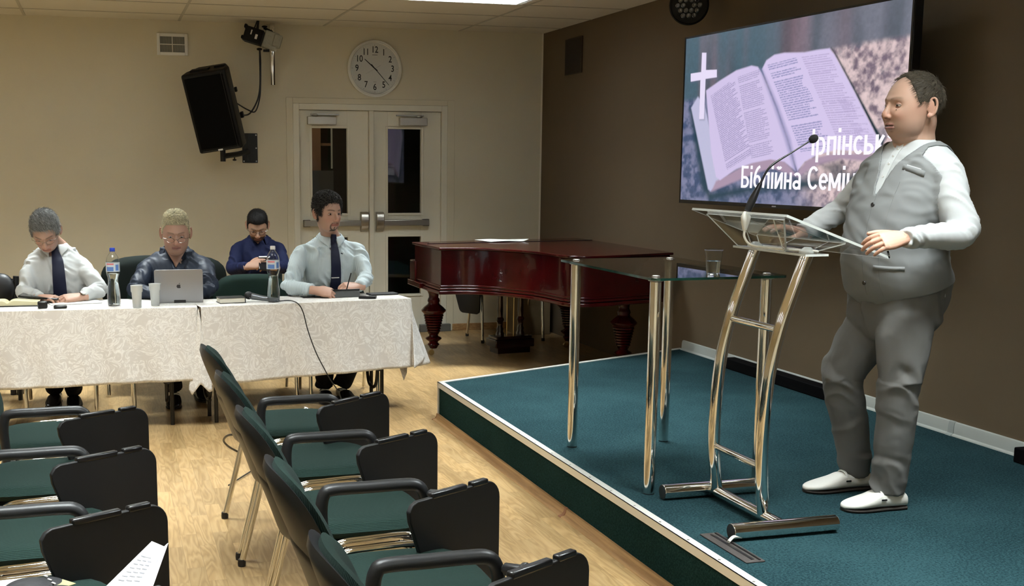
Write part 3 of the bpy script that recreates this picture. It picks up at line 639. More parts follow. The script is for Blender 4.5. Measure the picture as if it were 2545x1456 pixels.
obj('connector', MB().tube([V_(2.341, 3.95, 1.384), V_(2.337, 3.95, 1.366), V_(2.336, 3.95, 1.346), V_(2.334, 3.95, 1.316)], [0.012, 0.019, 0.016, 0.008], 14), mat('white_connector', (0.75, 0.76, 0.72), rough=0.4), t)
cb = MB().tube([(2.334, 3.95, 1.32), (2.332, 3.945, 1.29), (2.35, 3.93, 1.262), (2.385, 3.88, 1.254), (2.43, 3.80, 1.251), (2.47, 3.71, 1.252), (2.485, 3.70, 1.250), (2.470, 3.725, 1.246)], 0.0045, 8, smooth=8)
tag(obj('microphone_cable', cb, mat('white_cable', (0.75, 0.75, 0.68), rough=0.5)), 'white cable curving under the acrylic lectern top', 'cable')
tag(obj('floor_cable', MB().tube([(2.155, 3.575, SZ + 0.016), (2.12, 3.567, SZ + 0.022), (2.09, 3.55, SZ + 0.012)], 0.006, 8, smooth=5), mat('white_cable')), 'short white cable end running from the lectern foot into the floor box', 'cable')
# floor socket box with lid
p = [at(1742, 1329, 2, SZ), at(1786, 1327, 2, SZ), at(1895, 1396, 2, SZ), at(1855, 1401, 2, SZ)]
cx_ = sum(q.x for q in p) / 4; cy_ = sum(q.y for q in p) / 4
t = thing('floor_socket_box', 'dark floor socket box with slotted lid let into the stage carpet', 'floor box', (cx_, cy_, SZ))
x0, x1 = min(p[0].x, p[3].x), max(p[1].x, p[2].x); y0, y1 = min(q.y for q in p), max(q.y for q in p)
o0 = Vector((cx_, cy_, SZ))
M_FB = mat('floor_box_brown', (0.045, 0.038, 0.035), rough=0.55)
obj('lid', MB().boxb(V_(x0, y0, SZ), V_(x1, y1, SZ + 0.005)), M_FB, t, bevel=0.002)
sl = MB(); sl.boxb(V_(x1 - 0.042, y0 + 0.02, SZ + 0.0045), V_(x1 - 0.03, y1 - 0.02, SZ + 0.0062)); sl.boxb(V_(x1 - 0.018, y0 + 0.01, SZ + 0.0045), V_(x1 - 0.012, y1 - 0.01, SZ + 0.008))
obj('slot', sl, M_BLACKS, t)
# ================================================================ black cloth-wrapped bars lying along the stage skirting
def black_bar(ya, yb, label):
    m = MB(); m.boxb((XW - 0.115, ya, SZ), (XW - 0.032, yb, SZ + 0.07))
    return tag(obj('cable_duct', m, mat('black_fabric', (0.002, 0.002, 0.0025), spec=0.08, rough=0.8, bump=0.5, bscale=60), bevel=0.006), label, 'cable duct')
black_bar(5.60, 6.87, 'long black cable duct lying along the skirting behind the lectern')
k = black_bar(1.2, 4.28, 'black cable duct along the skirting at the right edge of the photo')
obj('top_strip', MB().boxb((XW - 0.105, 1.2, SZ + 0.0705), (XW - 0.045, 4.2, SZ + 0.074)), mat('duct_grey', (0.45, 0.44, 0.44), rough=0.5), k)
# ================================================================ piano
M_PIANO = mat('mahogany_lacquer', (0.036, 0.0018, 0.0022), rough=0.15, spec=0.25, coat=0.3, var=0.35, vscale=3)
nt_ = M_PIANO.node_tree.nodes['Principled BSDF']; nt_.inputs['Coat Roughness'].default_value = 0.03
M_BRASS = mat('brass', (0.55, 0.42, 0.2), rough=0.3, metal=1)
ZL = 0.93
pc = Vector((3.3, 8.6, 0))
t = thing('grand_piano', 'dark red lacquered grand piano with turned legs in the corner by the brown wall', 'piano', pc)
front = [at(1092, 616, 2, ZL), at(1160, 615.5, 2, ZL), at(1225, 617.5, 2, ZL), at(1290, 621.5, 2, ZL), at(1345, 626.5, 2, ZL), at(1400, 634, 2, ZL), at(1440, 636.5, 2, ZL), at(1490, 636, 2, ZL), at(1590, 631.5, 2, ZL)]
front = [(p.x, p.y) for p in front]
cur = [tuple(p) for p in catmull(front, 6)]
B_ = (2.46, 9.36); F_ = (4.035, 9.60); E_ = (4.035, 7.80)
outline = cur + [E_, F_, B_]
def inset(poly, d):
    """move a counter-clockwise-agnostic outline inward by d"""
    P = [Vector(p) for p in poly]; n = len(P); A = sum(P[i].x * P[(i + 1) % n].y - P[(i + 1) % n].x * P[i].y for i in range(n)); s = 1 if A > 0 else -1; out = []
    for i in range(n):
        a = (P[i] - P[i - 1]).normalized(); b_ = (P[(i + 1) % n] - P[i]).normalized()
        na = Vector((-a.y, a.x)) * s; nb = Vector((-b_.y, b_.x)) * s; m = (na + nb); m = m / max(m.length_squared, 0.5) * 2 if m.length > 1e-6 else na
        out.append(P[i] + m * d)
    return [(q.x, q.y) for q in out]
def LP(poly): return [(x - pc.x, y - pc.y) for x, y in poly]
b = MB(); b.prism(LP(outline), ZL - 0.018, ZL)
lid = obj('lid', b, M_PIANO, t, bevel=0.005, bseg=3)
# hinge seam and music-desk flap on the lid
b = MB(); b.tube([V2 for V2 in [Vector((2.52 - pc.x, 9.10 - pc.y, ZL + 0.0005)), Vector((4.03 - pc.x, 9.28 - pc.y, ZL + 0.0005))]], 0.0035, 6)
obj('hinge_seam', b, M_BLACKS, lid)
rim = inset(outline, 0.02)
zr0 = 0.60
b = MB(); b.prism(LP(rim), zr0, ZL - 0.02)
ro = obj('rim', b, M_PIANO, t, bevel=0.004)
b = MB()
for k, (z0, z1, off) in enumerate(((0.622, 0.639, 0.002), (0.600, 0.618, -0.004), (0.569, 0.596, -0.010))):
    b.prism(LP(inset(outline, 0.012 + off)), z0, z1)
obj('base_moulding', b, M_PIANO, ro, bevel=0.006, bseg=3)
b = MB(); b.prism(LP([(2.47, 9.30), (2.47, 9.47), (2.62, 9.49), (2.62, 9.32)]), 0.60, 0.78); b.prism(LP([(2.62, 9.30), (2.62, 9.46), (4.0, 9.66), (4.0, 9.5)]), 0.60, 0.72)
obj('key_bed', b, M_PIANO, t, bevel=0.01)
b = MB(); b.prism(LP([(2.455, 9.10), (2.455, 9.485), (2.63, 9.505), (2.63, 9.12)]), 0.572, 0.617); obj('cheek_moulding', b, M_PIANO, t, bevel=0.006, bseg=3)
def turned(x, y, z0, z1, s=1.0):
    pr = [(1.0, .050), (.985, .068), (.962, .068), (.95, .052), (.925, .042), (.90, .040), (.885, .047), (.868, .052), (.852, .045), (.84, .05), (.815, .080), (.79, .102), (.765, .100), (.745, .088), (.725, .082)]
    for k in range(7):
        zc = .715 - k * .045; r = .083 - k * .0045
        pr += [(zc, r - .006), (zc - .010, r), (zc - .030, r), (zc - .038, r - .006)]
    pr += [(.385, .047), (.355, .036), (.335, .040), (.315, .060), (.295, .069), (.27, .060), (.245, .040), (.22, .036), (.20, .047), (.185, .050), (.165, .040), (.14, .034), (.12, .028)]
    rm = lambda q: q * 0.65 / 0.79 if q < 0.79 else 0.65 + (q - 0.79) * 0.35 / 0.21
    return MB().lathe([(r * s, z0 + (z1 - z0) * rm(q)) for q, r in pr], 36, (x - pc.x, y - pc.y, 0))
lt = at(1548, 870, 1, 8.15)
for (x, y) in ((2.615, 9.24), (3.86, 9.35), (lt.x, 8.15)):
    lg = obj('leg', turned(x, y, 0, 0.58), M_PIANO, t, smooth=50)
    c = MB(); c.lathe([(0.026, 0.062), (0.03, 0.066), (0.03, 0.074), (0.024, 0.078)], 20, (x - pc.x, y - pc.y, 0)); c.tube([(x - pc.x, y - pc.y, 0.065), (x - pc.x - 0.012, y - pc.y, 0.045), (x - pc.x - 0.02, y - pc.y, 0.024)], 0.006, 8)
    c.tube([(x - pc.x - 0.02, y - pc.y - 0.013, 0.024), (x - pc.x - 0.02, y - pc.y + 0.013, 0.024)], 0.024, 20)
    obj('caster', c, M_BRASS, lg)
# pedal lyre
ly = MB(); lx0, ly0 = 3.29, 9.25
base = obj('pedal_box', MB().box((lx0 - pc.x, ly0 - pc.y, 0.085), (0.36, 0.20, 0.07), rz=0.12).box((lx0 - pc.x, ly0 - pc.y, 0.128), (0.33, 0.17, 0.03), rz=0.12), mat('piano_dark', (0.018, 0.003, 0.003), rough=0.2, coat=0.6), t, bevel=0.008)
for k in (-1, 1):
    pr = [(.034, .13), (.036, .16), (.026, .18), (.03, .2), (.022, .22), (.026, .26), (.034, .275), (.03, .29), (.022, .30), (.025, .36), (.022, .47), (.03, .49), (.024, .50), (.026, .57)]
    obj('lyre_column', MB().lathe(pr, 20, (lx0 + k * 0.095 - pc.x, ly0 + k * 0.011 - pc.y, 0)), MATS['piano_dark'], t)
    obj('pedal_rod', MB().tube([(lx0 + k * 0.03 - pc.x, ly0 - pc.y, 0.13), (lx0 + k * 0.03 - pc.x, ly0 - pc.y, 0.57)], 0.004, 8), M_BRASS, t)
    obj('pedal', MB().box((lx0 + k * 0.04 - pc.x, ly0 + 0.12 - pc.y, 0.07), (0.03, 0.09, 0.01)), M_BRASS, t, bevel=0.003)
obj('lyre_foot', MB().box((lx0 - pc.x, ly0 - pc.y, 0.025), (0.3, 0.16, 0.05), rz=0.12), MATS['piano_dark'], t)
M_PAPER = mat('paper', (0.78, 0.79, 0.77), rough=0.8)
b = MB(); b.m = Matrix.Translation((3.23, 9.33, ZL + 0.002)) @ Matrix.Rotation(0.2, 4, 'Z')
b.grid(lambda u, v: ((u - .5) * 0.36, (v - .5) * 0.28, 0.004 * math.sin(u * 5) + 0.03 * max(0, u - .85) * 4 * (1 - v) + 0.004), 16, 8)
tag(obj('paper_sheets', b, M_PAPER, solid=0.003), 'white sheets of paper lying on the piano lid', 'paper')
# cardboard box below the piano
b = MB(); t = thing('cardboard_box', 'brown cardboard box on the floor beneath the piano, against the wall', 'box', (3.84, 10.3, 0))
obj('carton', MB().boxb((-0.16, -0.16, 0), (0.16, 0.16, 0.40)), mat('cardboard', (0.17, 0.12, 0.06), rough=0.8, var=0.1), t, bevel=0.004)
obj('flap', MB().box((-0.1, -0.17, 0.44), (0.12, 0.004, 0.1), rx=0.3), MATS['cardboard'], t)
obj('crumpled_filling', MB().ell((0.02, -0.02, 0.42), (0.11, 0.1, 0.06), 12, 8), mat('dark_plastic_bag', (0.03, 0.03, 0.03), rough=0.4, bump=1, bscale=30, bdist=0.02), t)
dup(c2, (3.50, 10.0, 0), rz=-PI / 2, label='tablet chair at the piano keyboard, only its chrome legs showing under the piano')
for _o in COL.objects:
    if _o.get('label', '').startswith('tablet chair at the piano'): del _o['group']
# ================================================================ wall clock
t = thing('round_clock', 'round white wall clock above the double doors', 'clock', (2.436, YW, 2.418))
t.rotation_euler = (0, 0, 0)
RX = Matrix.Rotation(PI / 2, 4, 'X')     # lathe axis to -Y
R0 = 0.252
pr = [(0.0, 0.002), (R0 - 0.01, 0.002), (R0, 0.012), (R0 + 0.001, 0.026), (R0 - 0.006, 0.036), (R0 - 0.013, 0.037), (R0 - 0.016, 0.033), (R0 - 0.022, 0.036), (R0 - 0.027, 0.032), (R0 - 0.03, 0.022)]
obj('rim', MB().lathe(pr, 96, M=RX, close=False), mat('clock_rim', (0.70, 0.70, 0.66), rough=0.2), t, smooth=30)
obj('dial', MB().lathe([(0, 0.018), (R0 - 0.028, 0.018), (R0 - 0.028, 0.021), (0, 0.021)], 96, M=RX, close=False), mat('clock_dial', (0.66, 0.67, 0.64), rough=0.5), t)
M_INK = mat('black_ink', (0.008, 0.008, 0.008), rough=0.5)
FONT = None
def text(s, size, name, m, parent, M, ext=0.0004, bold=0.0, align='CENTER', label=None, sx=1.0):
    """lettering turned into a mesh part; M places its local x/y plane"""
    cu = bpy.data.curves.new('t', 'FONT'); cu.body = s; cu.size = size; cu.align_x = align; cu.align_y = 'CENTER'; cu.extrude = ext; cu.offset = bold; cu.resolution_u = 4
    o = bpy.data.objects.new('t', cu); COL.objects.link(o); dg = bpy.context.evaluated_depsgraph_get(); dg.update()
    me = bpy.data.meshes.new_from_object(o.evaluated_get(dg)); bpy.data.objects.remove(o)
    if sx != 1: me.transform(Matrix.Diagonal((sx, 1, 1, 1)))
    me.transform(M); me.name = name; me.materials.clear(); me.materials.append(m)
    ob = bpy.data.objects.new(name, me); link(ob, parent)
    if label: ob['label'] = label
    return ob
def wallM(x, z, off, yaw=0): return Matrix.Translation((x, -off, z)) @ RX
for h in range(1, 13):
    a = PI / 2 - h * PI / 6; text(str(h), 0.080, 'numeral', M_INK, t, wallM(0.165 * math.cos(a), 0.165 * math.sin(a), 0.0215), bold=0.0008, sx=0.82)
mk = MB()
for k in range(60):
    a = k * PI / 30; big = k % 5 == 0; L0 = 0.205 if big else 0.208
    mk.box((0.207 * math.cos(a), -0.0216, 0.207 * math.sin(a)), (0.012 if big else 0.005, 0.0008, 0.0028 if big else 0.0012), M=Matrix.Rotation(-a, 4, 'Y'))
obj('minute_track', mk, mat('grey_ink', (0.18, 0.18, 0.16), rough=0.6), t)
obj('maker_mark', MB().boxb((-0.025, -0.0222, 0.118), (0.025, -0.0214, 0.123)).boxb((-0.014, -0.0222, -0.118), (0.014, -0.0214, -0.1155)), MATS['grey_ink'], t)
def hand(ang, ln, w, off, tail=0.03):
    # ang clockwise from twelve
    d = Vector((math.sin(ang), 0, math.cos(ang))); p = Vector((d.z, 0, -d.x))
    m = MB(); y = -off
    v = [d * ln + p * w * 0.25, d * ln - p * w * 0.25, -d * tail - p * w * 0.5, -d * tail + p * w * 0.5]
    m.add([Vector((q.x, y, q.z)) for q in v] + [Vector((q.x, y - 0.0012, q.z)) for q in v], [(0, 1, 2, 3), (7, 6, 5, 4), (0, 4, 5, 1), (1, 5, 6, 2), (2, 6, 7, 3), (3, 7, 4, 0)])
    return m
obj('hour_hand', hand(math.radians(311), 0.125, 0.012, 0.024), M_INK, t)
obj('minute_hand', hand(math.radians(138), 0.195, 0.008, 0.0262, 0.05), M_INK, t)
obj('second_hand', hand(math.radians(240), 0.10, 0.0016, 0.0285, 0.06), MATS['grey_ink'], t)
obj('glass_cover', MB().lathe([(R0 - 0.028, 0.0305), (0.15, 0.033), (0, 0.034)], 64, M=RX, close=False), mat('clock_glass', (1, 1, 1), rough=0.02, trans=1, ior=1.08), t)
# ================================================================ vent grille
t = thing('vent_grille', 'white square air vent high on the beige wall', 'vent', (0.6475, YW, 2.578))
b = MB(); w, h = 0.13, 0.092
for s in (-1, 1): b.box((s * (w - 0.013), -0.008, 0), (0.026, 0.016, 2 * h)); b.box((0, -0.008, s * (h - 0.013)), (2 * w - 0.053, 0.016, 0.026))
b.box((0, -0.006, 0), (0.008, 0.01, 2 * h)); b.box((0, -0.006, 0), (2 * w, 0.01, 0.007))
obj('frame', b, M_WHITEP, t, bevel=0.002)
obj('backing', MB().box((0, -0.0015, 0), (2 * w - 0.03, 0.002, 2 * h - 0.03)), mat('vent_dark', (0.12, 0.12, 0.1), rough=0.8), t)
b = MB()
for k in range(34): b.box((-0.105 + k * 0.21 / 33, -0.004, 0), (0.0028, 0.004, 2 * h - 0.045))
obj('slats', b, mat('vent_slat', (0.36, 0.36, 0.32), rough=0.5), t)
t = thing('brown_grille', 'dark brown grille panel on the brown wall near the ceiling corner', 'vent', (XW, 9.85, 2.51))
obj('frame', MB().boxb((-0.012, -0.19, -0.155), (0, 0.19, 0.155)), mat('grille_brown', (0.03, 0.02, 0.013), rough=0.8), t, bevel=0.002)
b = MB()
for k in range(24): b.boxb((-0.0145, -0.17, -0.145 + k * 0.0122), (-0.012, 0.17, -0.138 + k * 0.0122))
obj('mesh', b, mat('grille_mesh', (0.022, 0.015, 0.01), rough=0.9), t)
# ================================================================ PA speaker on bracket
sp = Vector((0.98, 10.25, 2.03))
t = thing('loudspeaker', 'black loudspeaker tilted on a bracket left of the double doors', 'speaker', sp)
MS = Matrix.Rotation(math.radians(-9), 4, 'Y') @ Matrix.Rotation(math.radians(-22), 4, 'Z') @ Matrix.Rotation(math.radians(12), 4, 'X')
M_SPK = mat('speaker_black', (0.003, 0.003, 0.0032), spec=0.25, rough=0.5, bump=0.2, bscale=500, bdist=0.0005)
b = MB(); b.m = MS
b.prism([(-0.19, -0.17), (0.19, -0.17), (0.19, -0.02), (0.125, 0.16), (-0.125, 0.16), (-0.19, -0.02)], -0.335, 0.335)
cab = obj('cabinet', b, M_SPK, t, bevel=0.018, bseg=3)
b = MB(); b.m = MS; b.boxb((-0.165, -0.178, -0.30), (0.165, -0.17, 0.30)); obj('grille', b, mat('speaker_grille', (0.0015, 0.0015, 0.0015), spec=0.1, rough=0.8, bump=0.5, bscale=900, bdist=0.001), cab, bevel=0.003)
b = MB(); b.m = MS; b.boxb((-0.155, -0.1795, -0.322), (0.165, -0.171, -0.316)); b.boxb((0.150, -0.1795, -0.32), (0.153, -0.1715, 0.31)); obj('front_edge', b, M_BLACKP, cab)
b = MB(); b.m = MS; b.boxb((-0.02, -0.1835, -0.325), (0.02, -0.176, -0.312)); obj('badge', b, mat('badge_white', (0.8, 0.8, 0.8), rough=0.4), cab)
b = MB(); b.m = MS; b.box((-0.05, -0.05, 0.34), (0.16, 0.08, 0.02)); b.box((0.11, 0.0, 0.34), (0.09, 0.06, 0.02)); obj('top_handle', b, M_SPK, cab, bevel=0.005)
b = MB(); b.m = MS; b.box((0.185, 0.05, 0.12), (0.02, 0.03, 0.04)); b.box((0.185, 0.06, -0.10), (0.025, 0.04, 0.05)); obj('rear_socket', b, M_SPK, cab, bevel=0.004)
t = thing('speaker_bracket', 'black steel wall bracket holding up the loudspeaker', 'bracket', (1.298 + 0.0, YW, 1.70))
M_BRK = mat('bracket_black', (0.008, 0.008, 0.008), rough=0.4, metal=0.2)
pl = obj('wall_plate', MB().boxb((-0.068, -0.010, -0.13), (0.068, 0, 0.13)), M_BRK, t, bevel=0.003)
b = MB(); b.boxb((-0.02, -0.022, -0.11), (0.02, -0.01, 0.11)); obj('plate_rib', b, M_BRK, pl)
for (x, z) in ((-0.055, 0.115), (0.055, 0.115), (-0.055, -0.115), (0.055, -0.115), (0.055, 0.0), (0.005, 0.01)):
    obj('screw', MB().lathe([(0, 0.014), (0.005, 0.013), (0.0065, 0.010)], 10, (x, 0, z), M=RX, close=False), mat('screw_zinc', (0.7, 0.7, 0.66), rough=0.3, metal=0.6), pl)
b = MB(); b.tube([(-0.02, -0.03, -0.03), (-0.13, -0.20, -0.055), (-0.27, -0.32, -0.075)], 0.024, 12); b.tube([(-0.27, -0.32, -0.12), (-0.27, -0.32, -0.015)], 0.023, 12); b.tube([(-0.16, -0.21, -0.06), (-0.16, -0.21, -0.10)], 0.006, 8); b.ell((-0.16, -0.21, -0.105), (0.018, 0.018, 0.009))
b.tube([(-0.27, -0.32, -0.06), (-0.30, -0.34, 0.06)], 0.018, 12)
obj('arm', b, M_BRK, t)
# ================================================================ pipe and wall cameras
t = thing('metal_pipe', 'shiny metal pipe running down from the ceiling left of the clock', 'pipe', (1.505, 10.56, 2.25))
obj('pipe', MB().tube([(0, 0, 0), (0, 0, ZC - 2.25)], 0.024, 24), M_CHROME, t)
t = thing('camera_device', 'black and clear plastic device clamped to the ceiling pipe', 'device', (1.40, 10.45, 2.65))
MS = Matrix.Rotation(math.radians(18), 4, 'Y') @ Matrix.Rotation(math.radians(-15), 4, 'Z')
b = MB(); b.m = Matrix.Translation((-0.05, -0.03, 0.0)) @ MS
b.boxb((-0.10, -0.07, -0.07), (0.06, 0.05, 0.055)); b.boxb((-0.115, -0.075, 0.03), (-0.09, 0.05, 0.065)); b.boxb((-0.115, -0.075, -0.065), (-0.09, 0.05, -0.035))
hs = obj('housing', b, M_SPK, t, bevel=0.008)
b = MB(); b.m = Matrix.Translation((-0.05, -0.03, 0.0)) @ MS; b.boxb((-0.045, -0.0745, -0.01), (-0.035, -0.070, 0.03)); b.boxb((0.0, -0.0745, -0.035), (0.02, -0.070, 0.005)); obj('marking', b, MATS['badge_white'], hs)
b = MB(); b.m = Matrix.Translation((0.07, -0.02, -0.03)) @ MS; b.boxb((-0.055, -0.055, -0.08), (0.07, 0.04, 0.07)); b.boxb((0.03, -0.065, -0.05), (0.10, 0.0, 0.06))
obj('plastic_shroud', b, mat('cloudy_plastic', (0.55, 0.56, 0.5), rough=0.25, trans=0.4, bump=1.0, bscale=20, bdist=0.02), t, bevel=0.01)
b = MB(); b.tube([(0.02, -0.02, 0.07), (0.09, 0.04, 0.05), (0.115, 0.08, 0.02)], 0.012, 8); b.ell((0.02, -0.03, 0.082), (0.025, 0.02, 0.01)); b.ell((-0.03, -0.05, -0.11), (0.025, 0.02, 0.012)); b.tube([(0.1, 0.0, 0.0), (0.165, 0.0, 0.0)], 0.010, 10); b.ell((0.165, 0, -0.0), (0.008, 0.016, 0.016)); b.box((0.03, -0.04, -0.12), (0.05, 0.03, 0.02))
obj('clamp', b, M_SPK, t)
wy = 10.50
cab_ = MB()
cab_.tube([(1.372, 10.4, 2.54), (1.385, wy, 2.46), (1.383, wy, 2.25), (1.36, wy, 2.12), (1.30, wy, 2.01), (1.24, 10.45, 1.98), (1.17, 10.3, 1.99)], 0.007, 8, smooth=8)
cab_.tube([(1.374, 10.4, 2.54), (1.392, wy, 2.44), (1.388, wy, 2.25), (1.375, wy, 2.12), (1.335, wy, 2.015), (1.26, 10.45, 2.03), (1.16, 10.3, 2.07)], 0.006, 8, smooth=8)
tag(obj('speaker_cable', cab_, M_BLACKP), 'black twin cable hanging from the device on the pipe to the loudspeaker', 'cable')
cab_ = MB()
for dx in (-0.04, -0.015, 0.0): cab_.tube([(1.36 + dx, 10.4, 2.69), (1.37 + dx * .3, 10.42, ZC - 0.002)], 0.006, 8)
tag(obj('ceiling_cable', cab_, M_BLACKP), 'black cables dropping from the ceiling to the device on the pipe', 'cable')
# ================================================================ stage spotlight
pp = at(1713, 12, 0, 3.83)
t = thing('stage_spotlight', 'round black spotlight with clustered lenses high on the brown wall', 'spotlight', pp)
dv = (Vector((0.3, 1.2, 1.0)) - pp).normalized(); q = dv.to_track_quat('Z', 'Y').to_matrix().to_4x4()
b = MB(); b.lathe([(0.04, -0.15), (0.085, -0.14), (0.115, -0.08), (0.128, -0.03), (0.13, 0.03), (0.122, 0.034), (0.118, 0.02), (0.0, 0.02)], 48, M=q, close=False)
obj('housing', b, M_SPK, t, smooth=35)
b = MB(); rows = [(-2, 3), (-1, 4), (0, 5), (1, 4), (2, 3)]
pts = [((c - (n - 1) / 2) * 0.036, r * 0.033) for r, n in rows for c in range(n) if not (r == 0 and c == 2)]
for (x, y) in pts:
    l = MB(); l.m = q @ Matrix.Translation((x, y, 0.02))
    l.lathe([(0.0145, 0), (0.0155, 0.006), (0.0135, 0.007), (0.0125, 0.003)], 16, close=False); lr = obj('lens_ring', l, mat('lens_ring', (0.28, 0.28, 0.27), rough=0.25, metal=0.8), t)
    l = MB(); l.m = q @ Matrix.Translation((x, y, 0.021)); l.lathe([(0.012, 0.0), (0.009, 0.004), (0.0, 0.006)], 12, close=False); obj('lens', l, mat('lens_glass', (0.12, 0.12, 0.12), rough=0.1, coat=1), lr)
b = MB(); b.box((XW - pp.x - 0.05, 0, 0.16), (0.1, 0.05, 0.03)); b.tube([(-0.02, 0.14, 0), (0.02, 0.14, 0.14), (0.06, 0.0, 0.16), (0.02, -0.14, 0.14), (-0.02, -0.14, 0)], 0.01, 8, flat=0.6)
obj('yoke', b, M_SPK, t)
# ================================================================ television with the slide
P0 = Vector((3.66, 7.02)); P1 = Vector((3.78, 4.945)); z0, z1 = 1.318, 2.371
d2 = (P1 - P0); TW = d2.length; ex = Vector((d2.x, d2.y, 0)).normalized(); ez = Vector((0, 0, 1)); nrm = ex.cross(ez)   # faces the room
if nrm.x > 0: nrm = -nrm
TH = z1 - z0
t = thing('television', 'large flat television on the brown wall showing an open book slide', 'television', (P0.x, P0.y, z0))
TM = Matrix(((ex.x, ez.x, nrm.x, 0), (ex.y, ez.y, nrm.y, 0), (ex.z, ez.z, nrm.z, 0), (0, 0, 0, 1)))     # local x right, y up, z out of the screen
b = MB(); b.m = TM; b.boxb((0, 0, -0.055), (TW, TH, 0)); obj('tv_case', b, M_BLACKS, t, bevel=0.004)
b = MB(); b.m = TM; bz = 0.016
b.boxb((0, 0, 0), (TW, bz + 0.006, 0.004)); b.boxb((0, TH - bz * 0.7, 0), (TW, TH, 0.004)); b.boxb((0, 0, 0), (bz * 0.8, TH, 0.004)); b.boxb((TW - bz * 0.8, 0, 0), (TW, TH, 0.004))
obj('bezel', b, mat('bezel', (0.008, 0.007, 0.009), rough=0.25), t)
b = MB(); b.m = TM; b.boxb((TW / 2 - 0.02, 0.007, 0.004), (TW / 2 + 0.02, 0.014, 0.0046)); obj('maker_mark', b, mat('mark_grey', (0.15, 0.14, 0.15), rough=0.4), t)
# mount
b = MB(); b.m = TM; b.boxb((TW / 2 - 0.3, TH / 2 - 0.2, -0.075), (TW / 2 + 0.3, TH / 2 + 0.2, -0.055)); obj('mount_plate', b, M_BLACKP, t)
mp = Vector((P0.x + d2.x / 2, P0.y + d2.y / 2, z0 + TH / 2)) - nrm * 0.07
obj('mount_arm', MB().tube([mp - Vector((P0.x, P0.y, z0)), Vector((XW, mp.y, mp.z)) - Vector((P0.x, P0.y, z0))], 0.03, 10), M_BLACKP, t)
# the slide: a picture computed on a fine mesh, drawn in TV coordinates (0..1.778, 0..1)
GXn, GYn = 620, 350
AR = 1.7766
sx0, sx1, sy0, sy1 = bz * 0.8, TW - bz * 0.8, bz + 0.006, TH - bz * 0.7
U, Vv = np.meshgrid(np.linspace(0, AR, GXn), np.linspace(0, 1, GYn))
def vnoise(x, y, seed=0):
    r_ = np.random.default_rng(seed); g_ = r_.random((64, 64)); xi = np.floor(x).astype(int); yi = np.floor(y).astype(int); fx = x - xi; fy = y - yi
    fx = fx * fx * (3 - 2 * fx); fy = fy * fy * (3 - 2 * fy)
    a = g_[yi % 64, xi % 64]; b_ = g_[yi % 64, (xi + 1) % 64]; c_ = g_[(yi + 1) % 64, xi % 64]; d_ = g_[(yi + 1) % 64, (xi + 1) % 64]
    return (a * (1 - fx) + b_ * fx) * (1 - fy) + (c_ * (1 - fx) + d_ * fx) * fy
def fbm(x, y, o=4, seed=0): return sum(vnoise(x * 2 ** k, y * 2 ** k, seed + k) / 2 ** (k + 1) for k in range(o)) / (1 - 0.5 ** o)
def C(r, g, b_): return np.array([s2l(r), s2l(g), s2l(b_)])
def lerp(a, b_, m_): return a * (1 - m_[..., None]) + b_ * m_[..., None]
def sst(a, b_, x): q_ = np.clip((x - a) / (b_ - a), 0, 1); return q_ * q_ * (3 - 2 * q_)
def polymask(P, soft=0.004):
    """soft inside mask of a polygon given in slide coordinates"""
    P = np.array(P); n_ = len(P); ins = np.zeros(U.shape, bool); dist = np.full(U.shape, 9.0)
    for i in range(n_):
        x0_, y0_ = P[i]; x1_, y1_ = P[(i + 1) % n_]
        c_ = ((y0_ > Vv) != (y1_ > Vv)); xx = (x1_ - x0_) * (Vv - y0_) / ((y1_ - y0_) + 1e-12) + x0_; ins ^= (c_ & (U < xx))
        dx_, dy_ = x1_ - x0_, y1_ - y0_; q_ = np.clip(((U - x0_) * dx_ + (Vv - y0_) * dy_) / (dx_ * dx_ + dy_ * dy_ + 1e-12), 0, 1)
        dist = np.minimum(dist, np.hypot(U - x0_ - q_ * dx_, Vv - y0_ - q_ * dy_))
    return np.clip(np.where(ins, dist, -dist) / soft * 0.5 + 0.5, 0, 1)
def S_(u, v):
    """slide coordinates of a photo point"""
    dd = CM.T @ np.array([(u - CX) / FPX, (v - CY) / FPX, 1.0]); o_ = np.array([0, 0, H]); n_ = np.array(nrm); p_ = np.array([P0.x, P0.y, z0])
    w_ = o_ + dd * (((p_ - o_) @ n_) / (dd @ n_)); q_ = w_ - p_
    return ((q_ @ np.array(ex) - sx0) / (sx1 - sx0) * AR, (q_[2] - sy0) / (sy1 - sy0))
f1 = fbm(U * 6, Vv * 6, 5, 1); f2 = fbm(U * 26, Vv * 26, 4, 9); f2b = 0.6 * fbm(U * 34, Vv * 34, 4, 9) + 0.4 * f1; f3 = fbm(U * 5.2 + 3, Vv * 0.4, 3, 23); f4 = fbm(U * 60, Vv * 60, 3, 31)
img = lerp(C(88, 106, 122), C(140, 132, 150), sst(0.35, 0.65, f1))
bk = lerp(C(72, 100, 116), C(158, 116, 128), sst(0.38, 0.95, f3 + 0.12 * (U / AR - 0.3))); bk = lerp(bk, np.broadcast_to(C(150, 140, 156), bk.shape), sst(0.3, 0.9, U / AR) * 0.45); bk = lerp(bk, np.broadcast_to(C(30, 58, 70), bk.shape), sst(0.45, 0.85, fbm(U * 6.5 + 7, Vv * 0.7, 2, 44)) * 0.75)
rock = lerp(C(66, 84, 118), C(128, 132, 164), sst(0.3, 0.7, f2)); rockr = lerp(C(120, 104, 122), C(226, 202, 204), sst(0.28, 0.62, f2b)); rockr = lerp(rockr, np.broadcast_to(C(64, 84, 108), rockr.shape), sst(0.58, 0.72, fbm(U * 11, Vv * 11, 4, 77)) * 0.55)
rock = lerp(rock, rockr, sst(0.40, 0.62, U / AR + 0.35 * (Vv - 0.45)))
hz_l, hz_r = S_(1705, 250)[1], S_(2262, 90)[1]
hline = hz_l + (hz_r - hz_l) * sst(0.0, 0.85, U / AR)
